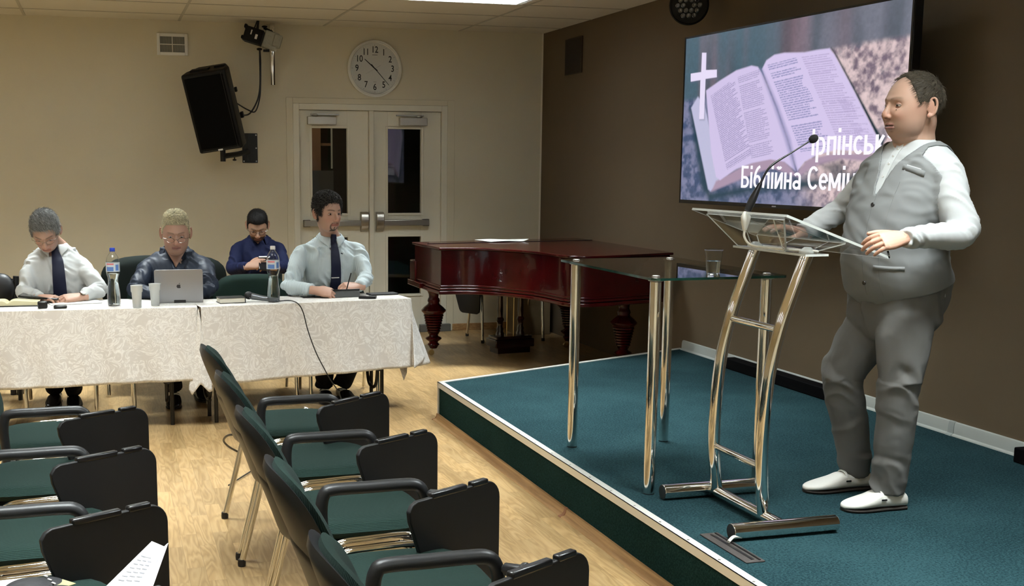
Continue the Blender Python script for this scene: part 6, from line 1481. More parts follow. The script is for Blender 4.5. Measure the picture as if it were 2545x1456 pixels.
def glasses(M, m, parent, s=1.0, rim=0.0011, z0=-0.002, dy=0.0, name='eyeglasses'):
    b = MB(); b.m = M; yf = 0.094 + dy
    for sx in (-1, 1):
        pts = [(sx * 0.032 + 0.022 * math.cos(a), yf - 9 * (0.032 + 0.022 * math.cos(a) * sx) ** 2 * 0.6, z0 + 0.015 * math.sin(a)) for a in np.linspace(0, 2 * PI, 25)]
        b.tube(pts, rim, 6); b.tube([(sx * 0.053, yf - 0.018, z0 + 0.006), (sx * 0.074, yf - 0.04, z0 + 0.006), (sx * 0.079, -0.012, z0 + 0.008), (sx * 0.078, -0.03, z0 - 0.01)], rim, 6, smooth=3)
    b.tube([(-0.011, yf - 0.001, z0 + 0.002), (0, yf + 0.003, z0 + 0.006), (0.011, yf - 0.001, z0 + 0.002)], rim, 6)
    return obj(name, b, m, parent, world=True)
def inner_body(spine, arms, legs, nb):
    """plain torso and limbs under the clothes"""
    b = MB()
    b.tube([tuple(p) for p in spine], [0.10, 0.105, 0.10, 0.09, 0.05][:len(spine)] if len(spine) <= 5 else 0.09, 20, smooth=5)
    for a in arms: b.tube([tuple(p) for p in a], [0.03, 0.026, 0.02], 12)
    for a in legs: b.tube([tuple(p) for p in a], [0.065, 0.048, 0.034], 12, smooth=6)
    V, F = remesh(b, 0.012, 3)
    return V, F
def build_person(root, spec):
    """spec holds joints in world coordinates; adds body, clothes and hair as children of root"""
    S = spec; skin = np.array(S['skin']); M = headM(S['head'], S['heading'], S['pitch'], S.get('roll', 0), S.get('hs', 1.1)); fat = S.get('fat', 0.2)
    o_ = S.get('open', 0.0)
    hm = head_shapes(M, S['neck'], fat, S.get('nose', 1.0), S.get('neck_r', 0.056), o_)
    V1, F1 = remesh(hm, S.get('vox', 0.0024), 3, 0.5)
    Mi = np.array(M.inverted()); P = V1 @ Mi[:3, :3].T + Mi[:3, 3]
    C1 = head_color(P, skin, S.get('lip', skin * np.array([0.85, 0.5, 0.5])), S.get('brow', (0.05, 0.035, 0.025)), beard=S.get('beard'), fat=fat, o=o_)
    parts = [(V1, F1, C1), eyes(M, skin * np.array([0.95, 0.86, 0.84]), S.get('gaze', (0, 0)), S.get('lid', 0.5), S.get('iris', (0.04, 0.025, 0.015)), fat)]
    for hd in S['hands']:
        b = MB(); hand_shapes(b, hd['M'], hd['thumb'], hd.get('curl', (0.35, 0.45, 0.3)), hd.get('curls'), hd.get('s', 1.0), hd.get('tpose', (0.75, 0.6, -0.25)), hd.get('tcurl', 0.35), hd.get('spread', 0.06))
        w = hd['M'].translation; fa = Vector(hd['elbow']); dd = (fa - w).normalized(); yb = hd['M'].to_3x3() @ Vector((0, 1, 0))
        b.tube([w + yb * 0.01, w + dd * 0.02, w + dd * 0.07], [0.022, 0.023, 0.024], 16, smooth=3)
        V2, F2 = remesh(b, hd.get('vox', 0.0022), 2, 0.5)
        C2 = skin_col(len(V2), skin * np.array([1.0, 0.93, 0.9])); parts.append((V2, F2, C2))
    Vb, Fb = inner_body(S['spine'], [(a[0], a[1], a[2]) for a in S['arms']], S['legs'], S['neck'])
    parts.append((Vb, Fb, skin_col(len(Vb), skin)))
    V, F, C = join(*parts); rawobj('body', V, F, M_SKIN, root, col=C)
    # shirt
    lat = Vector(S['lat']).normalized(); prof = interp_prof(S['prof']); R, info = spine_rings(S['spine'], prof, lat, e=S.get('te', 2.4))
    b = MB(); b.rings(R)
    for sh, el, wr, rr in S['arms']:
        c = (Vector(sh) + Vector(el)) / 2
        ctr = info[int(len(info) * 0.80)][0]; inn = Vector(sh).lerp(ctr, 0.5)
        b.tube([inn, Vector(sh), Vector(sh).lerp(Vector(el), 0.5), Vector(el), Vector(el).lerp(Vector(wr), 0.5), Vector(wr)], rr, 22, smooth=6)
    V, F = remesh(b, S.get('cvox', 0.0065), 5, 0.6)
    sp = [Vector(p) for p in S['spine']]; am = S.get('wr', 0.006)
    bones = [(sp[i], sp[i + 1], am * S.get('torso_w', 0.8), 11, 1.2) for i in range(len(sp) - 1)]
    for sh, el, wr, rr in S['arms']: bones += [(sh, el, am, 17, 1.1), (el, wr, am, 22, -0.9)]
    V = wrinkle(V, F, bones, S.get('seed', 1.0)); sh_o = rawobj('shirt', V, F, S['shirt'], root); SHV, SHF = V, F
    # trousers and shoes
    b = MB(); hp = [Vector(l[0]) for l in S['legs']]; pc_ = (hp[0] + hp[1]) / 2; w_ = S.get('hipw', 0.17)
    R2, _ = spine_rings([pc_ + Vector((0, 0, -0.10)), pc_ + Vector((0, 0, 0.02)), Vector(S['spine'][0]) + Vector((0, 0, S.get('waist_up', 0.10)))], interp_prof([(0, 0.10, 0.09, 0), (0.25, w_ * 0.98, 0.13, -0.01), (0.5, w_, 0.145, 0.0), (0.75, w_ * 1.02, S.get('waistd', 0.125), 0.012), (1.0, w_ * 1.02, S.get('waistd', 0.125), 0.02)]), lat)
    if not S.get('seated'): b.rings(R2)
    else: b.ell(pc_ + Vector((0, 0, 0.03)), (w_, 0.17, 0.11), 24, 14)
    tr = S.get('tr', [0.092, 0.095, 0.078, 0.068, 0.058])
    for (h_, k_, a_) in S['legs']:
        h_, k_, a_ = Vector(h_), Vector(k_), Vector(a_); b.tube([h_ + (h_ - k_).normalized() * 0.04, h_.lerp(k_, 0.35), k_, k_.lerp(a_, 0.5), a_], tr, 24, smooth=7)
    V, F = remesh(b, S.get('cvox', 0.0065), 5, 0.6)
    bones = []
    for (h_, k_, a_) in S['legs']: bones += [(h_, k_, S.get('twr', 0.006), 9, 1.0), (k_, a_, S.get('twr', 0.006) * 1.1, 13, 0.7)]
    V = wrinkle(V, F, bones, 5.0); rawobj('trousers', V, F, S['trousers'], root)
    for hl, toe, wd in S['feet']:
        shoe(Vector(hl), Vector(toe), wd, S['shoe'], S['sole'], root, S.get('loafer', False))
    hv = S['hair']; V, F, C = hair_mesh(M, **hv, fat=fat); rawobj('hair', V, F, M_HAIR, root, col=C)
    from mathutils.bvhtree import BVHTree
    return M, info, lat, BVHTree.FromPolygons([tuple(v) for v in SHV], SHF)
def shoe(hl, toe, wd, m, ms_, root, loafer=False):
    """shoe from heel point to toe point on the ground"""
    f = (toe - hl); L = f.length; f.normalize(); x = f.cross(Vector((0, 0, 1))); base = hl
    def sect(q, top, w, z0=0.012, n=20):
        c = base + f * (q * L); R = []
        for k in range(n):
            a = 2 * PI * k / n; s_, c_ = math.sin(a), math.cos(a)
            zz = z0 + (top - z0) * (0.5 + 0.5 * s_) if True else 0
            e = 2.8; kk = (abs(c_) ** e + abs(s_) ** e) ** (-1 / e); R.append(c + x * (w * kk * c_) + Vector((0, 0, z0 + (top - z0) * (0.5 + 0.5 * kk * s_))))
        return R
    prf = [(0.0, 0.045, 0.020), (0.03, 0.062, 0.030), (0.10, 0.070, 0.034), (0.22, 0.068, 0.036), (0.36, 0.070, 0.038), (0.48, 0.073, 0.042), (0.60, 0.060, 0.046), (0.74, 0.047, 0.048), (0.86, 0.038, 0.043), (0.94, 0.032, 0.033), (0.985, 0.026, 0.020), (1.0, 0.02, 0.008)]
    s = wd / 0.048
    b = MB(); b.rings([sect(q, t_ * 1.0, w * s) for q, t_, w in interp_prof(prf)])
    so = obj('shoe', b, m, root, world=True, smooth=80)
    b = MB(); b.rings([sect(q, 0.014, w * s * 1.03, 0.0) for q, t_, w in interp_prof(prf)]); obj('sole', b, ms_, so, world=True)
    if loafer:
        b = MB()
        P = []
        for k in range(17):
            a = -1.9 + 3.8 * k / 16; q = 0.60 + 0.27 * math.cos(a); yy = 0.034 * s * math.sin(a) * (1.08 - 0.15 * math.cos(a)); t_ = float(np.interp(q, [p[0] for p in prf], [p[1] for p in prf])) - 0.006 - 0.5 * abs(yy) ** 1.0 * 0.25
            P.append(base + f * (q * L) + x * yy + Vector((0, 0, t_)))
        b.tube(P, 0.0022, 8); obj('seam', b, m, so, world=True)
        b = MB(); e = base + f * (0.44 * L)
        b.tube([e - x * 0.041 * s + Vector((0, 0, 0.047)), e - x * 0.022 * s + Vector((0, 0, 0.0745)), e + Vector((0, 0, 0.080)), e + x * 0.022 * s + Vector((0, 0, 0.0745)), e + x * 0.041 * s + Vector((0, 0, 0.047))], 0.006, 8, smooth=4, flat=0.5); obj('strap', b, m, so, world=True)
        b = MB(); bb_ = e - x * 0.0425 * s + Vector((0, 0, 0.048)); b.box(bb_, (0.022, 0.004, 0.006), M=frame_M(bb_, x, (0, 0, 1)).to_3x3().to_4x4()); obj('loop', b, M_BLACKP, so, world=True)
    return so
from mathutils.bvhtree import BVHTree
def info_at(info, t, m=None):
    q = t * (len(info) - 1); i = min(int(q), len(info) - 2); f = q - i
    return [a * (1 - f) + b * f if not hasattr(a, 'lerp') else a.lerp(b, f) for a, b in zip(info[i], info[i + 1])]
def surf(bvh, c, d, mx, off):
    h = bvh.ray_cast(c + d * 0.02, d, mx)
    r = (h[0] - c).length if h[0] is not None else mx * 0.8
    return c + d * (r + off)
def ring_dir(lt, fw, a, rx, ry):
    return (lt * math.cos(a) * rx + fw * math.sin(a) * ry).normalized()
def front_line(info, bvh, t0, t1, n, off, shift, shift1, hw):
    """smooth line of points just above the shirt front, clear of its folds"""
    raw = []
    for k in range(n):
        q = k / (n - 1); c, lt, fw, tg, rx, ry = info_at(info, t0 + (t1 - t0) * q); c = c + lt * (shift + (shift1 - shift) * q); d = 0
        for x in (-hw, -hw / 2, 0, hw / 2, hw): d = max(d, (surf(bvh, c + lt * x, fw, 0.3, 0) - (c + lt * x)).length)
        raw.append([c, lt, fw, tg, d])
    D = [max(r[4] for r in raw[max(0, k - 1):k + 2]) for k in range(n)]; D = [sum(D[max(0, k - 2):k + 3]) / len(D[max(0, k - 2):k + 3]) for k in range(n)]
    return [(r[0] + r[2] * (d + off), r[1], r[2], r[3]) for r, d in zip(raw, D)]
def tie_on(info, bvh, t0, t1, m, root, w0=0.030, w1=0.072, shift=0.0, shift1=0.0):
    b = MB(); R = []; L_n = front_line(info, bvh, t0, t1, 26, 0.005, shift, shift1, 0.028)
    for k, (p, lt, fw, tg) in enumerate(L_n):
        w = w0 / 2 + (w1 - w0) / 2 * min(1, k / 25 * 1.2); R.append([p + lt * x + fw * y for x, y in ((-w, -0.005), (0, -0.006), (w, -0.005), (w, 0.001), (0, 0.004), (-w, 0.001))])
    b.rings(R); p, lt, fw, tg = L_n[0]; p = p + fw * 0.002
    b.rings([[p + tg * z + lt * x_ + fw * y_ for x_, y_ in (supell(2 * PI * k / 14, w, d, 3) for k in range(14))] for z, w, d in ((0.030, 0.017, 0.010), (0.006, 0.020, 0.013), (-0.022, 0.013, 0.009))])
    return obj('necktie', b, m, root, world=True, smooth=50)
def open_neck(bvh, tri, m, root):
    """skin showing in the open collar: a patch lying on the shirt front inside the given photo triangle"""
    b = MB(); o = Vector((0, 0, H)); n = 10; idx = {}
    A_, B_, C_ = (Vector(q) for q in tri)
    for i in range(n + 1):
        for j in range(n + 1 - i):
            q = A_ + (B_ - A_) * (i / n) + (C_ - A_) * (j / n); d = (at(q.x, q.y, 1, 7.0) - o).normalized(); h = bvh.ray_cast(o, d, 20)
            p = h[0] - d * 0.006 if h[0] is not None else o + d * 7.7; idx[(i, j)] = len(b.v); b.v.append(tuple(p))
    for i in range(n):
        for j in range(n - i):
            b.f.append((idx[(i, j)], idx[(i + 1, j)], idx[(i, j + 1)])); b.mi.append(0)
            if j < n - i - 1: b.f.append((idx[(i + 1, j)], idx[(i + 1, j + 1)], idx[(i, j + 1)])); b.mi.append(0)
    return obj('open_neck', b, m, root, world=True, smooth=60, solid=0.002)
def line_on(info, bvh, pts, r, off=0.0015, n=10):
    """thin raised line over the shirt through (t, angle) points"""
    P = []
    for t, a in catmull([(t, a) for t, a in pts], 6) if len(pts) > 2 else [pts[0], pts[1]]:
        c, lt, fw, tg, rx, ry = info_at(info, t); P.append(surf(bvh, c, ring_dir(lt, fw, a, rx, ry), 0.35, off))
    return P
M_WSHIRT = cloth_mat('white_cotton', (0.54, 0.56, 0.56), rough=0.75)
M_STRIPE = cloth_mat('striped_cotton', (0.58, 0.66, 0.68), rough=0.75, stripe=(36, (0.40, 0.48, 0.52)))
M_NAVY = cloth_mat('dark_navy_cotton', (0.012, 0.019, 0.036), rough=0.55, spec=0.35)
M_NAVY2 = cloth_mat('navy_cotton', (0.008, 0.012, 0.045), rough=0.75)
M_TIE = cloth_mat('tie_navy', (0.008, 0.010, 0.028), rough=0.5)
M_BLACKC = cloth_mat('black_cloth', (0.006, 0.006, 0.007), rough=0.8)
M_GREYV = cloth_mat('grey_suiting', (0.20, 0.206, 0.206), rough=0.75, bump=0.2)
M_GREYT = cloth_mat('grey_trouser_suiting', (0.142, 0.141, 0.134), rough=0.8, bump=0.2)
M_LEATH = mat('black_leather', (0.012, 0.010, 0.009), rough=0.25)
M_WLEATH = mat('white_leather', (0.74, 0.73, 0.68), rough=0.4, bump=0.2, bscale=300)
M_SOLE = mat('dark_sole', (0.02, 0.015, 0.012), rough=0.6)
def prof_m(w=1.0, d=1.0, belly=0.0, neck=0.058):
    return [(0.0, .165 * w, .115 * d, 0.0), (0.14, .172 * w, .122 * d + belly * .6, belly * .4), (0.34, .165 * w, .118 * d + belly, belly * .6), (0.54, .176 * w, .124 * d + belly * .5, belly * .3), (0.70, .186 * w, .122 * d, 0.0), (0.82, .188 * w, .108 * d, -0.004), (0.89, .162 * w, .096 * d, -0.008), (0.95, .118 * w, .080, -0.006), (1.0, neck, neck, 0.0)]
# ---------------------------------------------------------------- the speaker
root = thing('person', 'standing man at the lectern in a grey vest, grey trousers and white loafers', 'person', (2.93, 3.93, SZ))
lat = Vector((-0.22, 0.975, 0)).normalized(); fw0 = Vector((-lat.y, lat.x, 0)); fw0 = Vector((0, 0, 1)).cross(lat)
spine = [J(2243, 735, 3.92), J(2235, 640, 3.91), J(2245, 500, 3.90), J(2266, 405, 3.90), J(2272, 345, 3.90)]
nearS, farS = J(2350, 434, 3.73), J(2176, 440, 4.06)
nearE, farE = J(2387, 580, 3.63), J(2092, 522, 4.20)
nearW, farW = J(2248, 592, 3.57), J(1995, 573, 4.20)
HMn = frame_M(nearW, Vector((-0.97, 0.02, -0.10)), Vector((-0.12, -0.72, 0.62)))
HMf = frame_M(farW, Vector((-0.93, 0.0, 0.22)), Vector((0.25, -0.1, 1)))
spk = dict(skin=(0.46, 0.29, 0.215), head=J(2266, 267, 3.89), heading=176, pitch=-1, roll=0, hs=1.125, fat=1.0, neck=spine[-1], neck_r=0.071, open=0.003, vox=0.0021, nose=0.72,
           lip=(0.34, 0.15, 0.14), brow=(0.16, 0.10, 0.065), beard=((0.30, 0.20, 0.155), 'shadow'), gaze=(-0.15, -0.25), lid=0.62, iris=(0.06, 0.05, 0.04),
           spine=[spine[0], spine[1], spine[2], spine[3], spine[4]], lat=lat,
           prof=prof_m(1.06, 1.12, 0.045, 0.066), te=2.3,
           arms=[(nearS, nearE, nearW, [0.050, 0.066, 0.063, 0.056, 0.046, 0.036]), (farS, farE, farW, [0.050, 0.066, 0.060, 0.054, 0.045, 0.036])],
           legs=[(J(2256, 782, 3.82), J(2236, 945, 3.77), J(2208, 1222, 3.80)), (J(2186, 776, 4.01), J(2097, 930, 4.07), J(2128, 1178, 4.08))],
           feet=[(J(2247, 1262, 3.79), J(2093, 1268, 3.81), 0.052), (J(2165, 1214, 4.07), J(1998, 1222, 4.08), 0.052)],
           hands=[dict(M=HMn, thumb=1, elbow=nearE, curls=[(0.45, 0.55, 0.35), (0.48, 0.58, 0.35), (0.45, 0.55, 0.35), (0.42, 0.5, 0.3)], s=0.98, tpose=(0.45, 0.85, -0.18), tcurl=0.12, spread=0.035, vox=0.0019),
                  dict(M=HMf, thumb=-1, elbow=farE, curls=[(0.15, 0.3, 0.2)] * 4, s=1.05, tpose=(0.7, 0.6, -0.2), spread=0.1)],
           shirt=cloth_mat('bright_white_cotton', (0.46, 0.475, 0.475), rough=0.8), trousers=M_GREYT, shoe=M_WLEATH, sole=M_SOLE, loafer=True, cvox=0.0055, wr=0.008, torso_w=0.25, twr=0.011, hipw=0.187, waistd=0.176, waist_up=0.10,
           tr=[0.086, 0.104, 0.083, 0.074, 0.060],
           hair=dict(line=[(0, 0.099), (25, 0.092), (45, 0.082), (60, 0.050), (68, 0.020), (76, -0.004), (84, 0.012), (98, 0.006), (112, -0.03), (140, -0.058), (180, -0.064)], thick=lambda az, p: 0.003 + 0.006 * sstep(0.06, 0.11, p.z), nscale=60, namp=0.0016, col=(0.085, 0.07, 0.05), dark=0.55, strands=2600, slen=0.016, srad=0.0006, flow=(0.2, 0.5, -0.5), lift=0.15, seed=3))
for q in spk['feet']:
    q[0].z = SZ; q[1].z = SZ
M, info, lat_, bvh = build_person(root, spk)
o = [c for c in root.children if c.name.startswith('body')][0]
# mole on the cheek
mo = MB(); mo.m = M; mo.ell((-0.040, 0.083, -0.012), 0.0022, 8, 6); obj('mole', mo, mat('mole', (0.06, 0.03, 0.02), rough=0.6), o, world=True)
# vest
def vest():
    nt, na = 150, 170; V = []; keep = []
    for j in range(nt + 1):
        t = 0.015 + 0.945 * j / nt; c, lt, fw, tg, rx, ry = info_at(info, t)
        for i in range(na):
            a = 2 * PI * i / na; d = ring_dir(lt, fw, a, rx, ry)
            h = bvh.ray_cast(c + d * 0.01, d, 0.4); ell_r = 1 / math.sqrt((d.dot(lt) / rx) ** 2 + (d.dot(fw) / ry) ** 2)
            r = min((h[0] - c).length if h[0] is not None else ell_r, ell_r + 0.022); r = max(r, ell_r * 0.9)
            p = c + d * r; n_ = mnoise.noise(Vector((p.z * 10 + p.y * 5, p.x * 7, p.y * 5))); 
            V.append(p + d * (0.009 + 0.0035 * n_ + 0.022 * max(0, 0.24 - t) / 0.24 + 0.005 * (0.5 - abs(mnoise.noise(Vector((p.z * 22 - p.y * 10, p.y * 6, p.x * 6)))) * 2) * math.exp(-((t - 0.36) / 0.2) ** 2)))
            lx = (p - c).dot(lt); front = d.dot(fw) > 0; k = True
            if front and t > 0.44 and abs(lx + 0.004) < (t - 0.44) / 0.52 * 0.088 + 0.002: k = False
            if t > 0.50 and abs(lx) > 0.215 - 0.105 * sstep(0.50, 0.77, t) + 0.02 * sstep(0.85, 0.95, t): k = False
            if t > 0.90 and abs(lx) < 0.066: k = k and not front
            hem = 0.075 if not front else 0.075 - 0.065 * math.exp(-((abs(lx) - 0.035) / 0.05) ** 2)
            if front and abs(lx) < 0.014: hem = 0.05
            if t < hem: k = False
            keep.append(k)
    F = []
    for j in range(nt):
        for i in range(na):
            q = (j * na + i, j * na + (i + 1) % na, (j + 1) * na + (i + 1) % na, (j + 1) * na + i)
            if all(keep[x] for x in q): F.append(q)
    used = sorted({x for q in F for x in q}); mp_ = {x: n for n, x in enumerate(used)}
    return [V[x] for x in used], [tuple(mp_[x] for x in q) for q in F]
VV, VF = vest()
bm = bmesh.new(); bvs = [bm.verts.new(v) for v in VV]
for f in VF: bm.faces.new([bvs[i] for i in f])
for it in range(14):
    nw = {}
    for v in bm.verts:
        if v.is_boundary:
            nb_ = [e.other_vert(v) for e in v.link_edges if e.is_boundary]
            if len(nb_) == 2: nw[v] = v.co * 0.4 + (nb_[0].co + nb_[1].co) * 0.3
    for v, c_ in nw.items(): v.co = c_
bm.verts.index_update(); VV = [v.co.copy() for v in bm.verts]; bm.free()
vo = rawobj('vest', np.array([tuple(v) for v in VV]), VF, M_GREYV, root)
md = vo.modifiers.new('sm', 'SMOOTH'); md.factor = 0.5; md.iterations = 3
md = vo.modifiers.new('s', 'SOLIDIFY'); md.thickness = 0.004; md.offset = 0
vb = BVHTree.FromPolygons([tuple(v) for v in VV], VF)
def on_vest(t, lx, off=0.004):
    c, lt, fw, tg, rx, ry = info_at(info, t); h = vb.ray_cast(c + lt * lx, fw, 0.4)
    return (h[0] if h[0] is not None else c + lt * lx + fw * ry) + fw * off, lt, fw, tg
M_BTN = mat('dark_button', (0.03, 0.03, 0.032), rough=0.25)
for t in (0.405, 0.27, 0.15):
    p, lt, fw, tg = on_vest(t, -0.012, 0.004); b = MB(); b.lathe([(0, 0.003), (0.004, 0.0035), (0.0075, 0.004), (0.0085, 0.002), (0.008, 0)], 20, M=frame_M((0, 0, 0), tg, fw).to_3x3().to_4x4(), c=p, close=False); obj('button', b, M_BTN, vo, world=True)
# chest welt pocket with folded white square, hip welt pocket, front edge and dart seams
def strip(ts, ls, w, off, m, name, parent):
    b = MB(); P = []
    for t, l in zip(ts, ls): P.append(on_vest(t, l, off))
    vs = []; fs = []
    for p, lt, fw, tg in P: vs += [p + tg * w / 2, p - tg * w / 2]
    for k in range(len(P) - 1): fs.append((2 * k, 2 * k + 1, 2 * k + 3, 2 * k + 2))
    b.add(vs, fs); return obj(name, b, m, parent, world=True, solid=0.002)
strip(np.linspace(0.585, 0.555, 8), np.linspace(-0.075, -0.155, 8), 0.022, 0.006, M_GREYV, 'chest_pocket', vo)
strip(np.linspace(0.603, 0.580, 8), np.linspace(-0.085, -0.140, 8), 0.005, 0.0065, M_WSHIRT, 'pocket_square', vo)
strip(np.linspace(0.20, 0.195, 8), np.linspace(-0.06, -0.155, 8), 0.016, 0.005, M_GREYV, 'hip_pocket', vo)
for l0, l1, t0, t1 in ((-0.010, -0.010, 0.44, 0.10), (-0.085, -0.075, 0.50, 0.09)):
    b = MB(); b.tube([on_vest(t0 + (t1 - t0) * k / 24, l0 + (l1 - l0) * k / 24, 0.0015)[0] for k in range(25)], 0.0013, 6); obj('seam', b, mat('seam_grey', (0.15, 0.155, 0.155), rough=0.8), vo, world=True)
# stand collar, placket and shirt buttons
nb = Vector(spine[-1]); tg = (Vector(spine[-1]) - Vector(spine[-2])).normalized(); fwc = tg.cross(lat).normalized()
if fwc.dot(fw0) < 0: fwc = -fwc
tg2 = (tg + fwc * 0.30 * -1).normalized() if False else tg
b = MB()
def G(u, v):
    a = -PI + 0.07 + u * (2 * PI - 0.14); dy = -math.cos(a); fr = (1 + dy) / 2
    return nb + lat * math.sin(a) * (0.079 - 0.003 * v) + fwc * (dy * (0.080 - 0.004 * v) + 0.004) + tg * (-0.028 - 0.050 * fr + 0.040 * v)
b.grid(G, 60, 5); obj('stand_collar', b, M_WSHIRT, root, world=True, solid=0.003)
b = MB(); P = []
for k in range(20):
    c, lt, fw, t_, rx, ry = info_at(info, 0.93 - 0.5 * k / 19); p = surf(bvh, c, fw, 0.3, 0.002); P += [[p + lt * x + fw * y for x, y in ((-0.015, 0), (-0.015, 0.0015), (0.015, 0.0015), (0.015, 0))]]
b.rings(P); obj('placket', b, M_WSHIRT, root, world=True)
for t in (0.83, 0.72, 0.61, 0.52):
    c, lt, fw, t_, rx, ry = info_at(info, t); p = surf(bvh, c, fw, 0.3, 0.004); b = MB(); b.lathe([(0, 0.002), (0.0045, 0.002), (0.0055, 0)], 14, M=frame_M((0, 0, 0), t_, fw).to_3x3().to_4x4(), c=p, close=False); obj('button', b, mat('pearl_button', (0.7, 0.7, 0.68), rough=0.2), root, world=True)
# ---------------------------------------------------------------- seated people
GLS = mat('spectacle_wire', (0.35, 0.33, 0.3), rough=0.25, metal=1)
def seated(name_label, px_head, y0, heading, pitch, roll, neck, shR, shL, elR, elL, wrR, wrL, hR, hL, hip_y, knees, ankles, shirt, trousers, hair, skin, w=1.0, arm_r=(0.045, 0.058, 0.056, 0.050, 0.043, 0.036), grp=None, hipc=None, **k):
    """R is the sitter's right (left in the photo)"""
    nk = J(*neck); hd = J(*px_head, y0); sR, sL = J(*shR), J(*shL); mm_ = (sR + sL) / 2; sR = sR.lerp(mm_, 0.06) + Vector((0, 0, -0.022)); sL = sL.lerp(mm_, 0.06) + Vector((0, 0, -0.022)); mid = (sR + sL) / 2
    lt = (sR - sL); lt.z = 0; lt.normalize(); seat = k.pop('seat_z', 0.54)
    pel = Vector((mid.x if hipc is None else hipc, hip_y, seat)); ch = mid + Vector((0, 0.02, -0.11)); wa = pel.lerp(ch, 0.45) + Vector((0, 0.03, 0)); sp = [pel, wa, ch, nk.lerp(ch, 0.35) + Vector((0, 0.01, 0)), nk + Vector((0, 0.006, -0.004))]
    r = thing('person', name_label, 'person', (pel.x, pel.y, 0), group=grp)
    def mk(p): q = J(*p); q.z = max(q.z, k.get('zmin', ZD + 0.035)); return q
    wR, wL = mk(wrR), mk(wrL); eR, eL = J(*elR), J(*elL)
    hips = [pel + lt * 0.095, pel - lt * 0.095]
    legs = [(hips[i], Vector(knees[i]), Vector(ankles[i])) for i in (0, 1)]
    feet = []
    for i in (0, 1):
        a = Vector(ankles[i]); d = Vector((0.1 * (1 if i else -1), -1, 0)).normalized(); feet.append(((a - d * 0.07), (a + d * 0.20), 0.05))
        feet[-1][0].z = 0; feet[-1][1].z = 0
    S = dict(skin=skin, head=hd, heading=heading, pitch=pitch, roll=roll, neck=sp[4], spine=sp, lat=lt, prof=prof_m(w, k.pop('depth', 1.0), k.pop('belly', 0.02)), arms=[(sR, eR, wR, list(arm_r)), (sL, eL, wL, list(arm_r))], legs=legs, feet=feet,
             hands=[dict(M=frame_M(wR, hR[0], hR[1]), thumb=-1, elbow=eR, **hR[2]), dict(M=frame_M(wL, hL[0], hL[1]), thumb=1, elbow=eL, **hL[2])], shirt=shirt, trousers=trousers, shoe=M_LEATH, sole=M_SOLE, hair=hair, seated=True, vox=0.0027, cvox=0.0075, **k)
    return (r,) + build_person(r, S) + (sp, lt, sR, sL)
FRONT = Vector((0, -1, 0))
# striped-shirt man
h4 = dict(line=[(0, 0.070), (30, 0.066), (50, 0.055), (62, 0.035), (72, -0.008), (80, -0.012), (86, 0.010), (100, 0.004), (115, -0.03), (140, -0.062), (180, -0.066)], thick=lambda az, p: 0.008 + 0.018 * sstep(0.03, 0.09, p.z), nscale=55, namp=0.008, col=(0.045, 0.042, 0.040), dark=0.4, strands=2200, slen=0.030, srad=0.0013, curl=0.0055, flow=(0.3, 0.6, -0.3), lift=0.6, seed=4, colvar=0.75)
r4, M4, i4, _x, b4, sp4, lt4, sR4, sL4 = seated('seated man in a pale striped shirt and navy tie, nearest the piano', (815, 530), 7.60, -66, 4, 0, (821, 584, 7.70), (742, 628, 7.66), (894, 618, 7.70), (722, 712, 7.46), (908, 690, 7.52), (782, 722, 7.30), (893, 712, 7.38),
    (Vector((0.93, -0.25, -0.12)), Vector((0.05, -0.55, 0.8)), dict(curls=[(0.7, 0.6, 0.4), (0.75, 0.7, 0.4), (0.8, 0.7, 0.4), (0.8, 0.7, 0.4)], s=1.12)),
    (Vector((-0.9, -0.30, 0.05)), Vector((0.0, -0.45, 0.85)), dict(curls=[(0.8, 0.9, 0.5), (1.0, 1.1, 0.6), (1.1, 1.2, 0.6), (1.1, 1.2, 0.6)], s=1.1, tpose=(0.45, 0.75, -0.45))),
    7.98, [(1.36, 7.42, 0.50), (1.62, 7.42, 0.50)], [(1.40, 7.62, 0.10), (1.52, 7.60, 0.10)], M_STRIPE, M_BLACKC, h4, (0.44, 0.275, 0.205), w=1.02, belly=0.03, hs=1.07, fat=0.25, seed=4.0, wr=0.014, lid=0.62, gaze=(0.15, -0.08), beard=((0.03, 0.022, 0.018), 'ring'), brow=(0.05, 0.035, 0.028), nose=1.1)
tg4 = (sp4[4] - sp4[3]).normalized(); f4 = tg4.cross(lt4); f4 = f4 if f4.y < 0 else -f4
collar(sp4[4] - tg4 * 0.006, lt4, f4, tg4, 0.066, M_STRIPE, r4, gap=0.20, flap=0.034, point=0.038)
tie_on(i4, b4, 0.955, 0.30, M_TIE, r4, shift=0.0, shift1=-0.01)
c, l_, f_, t_, rx, ry = info_at(i4, 0.47); p = surf(b4, c, f_, 0.3, 0.014); obj('tie_clip', MB().box(p, (0.052, 0.006, 0.006), M=frame_M((0, 0, 0), f_, t_).to_3x3().to_4x4()), mat('silver', (0.7, 0.7, 0.7), rough=0.2, metal=1), r4, world=True)
b = MB()
for (t, a) in (((0.68, 1.20), (0.68, 0.75)),): pass
P = [surf(b4, info_at(i4, t)[0] - info_at(i4, t)[1] * lx, info_at(i4, t)[2], 0.3, 0.001) for t, lx in ((0.67, 0.045), (0.67, 0.125), (0.52, 0.125), (0.49, 0.085), (0.52, 0.045), (0.67, 0.045))]
b.tube(P, 0.0012, 6); obj('chest_pocket', b, M_STRIPE, r4, world=True)
p = surf(b4, info_at(i4, 0.655)[0] - lt4 * 0.052, f4, 0.3, 0.002); obj('shirt_emblem', MB().box(p, (0.016, 0.002, 0.006), rz=0.2, ry=0.4), M_TIE, r4, world=True)
wR4 = J(782, 722, 7.30); 
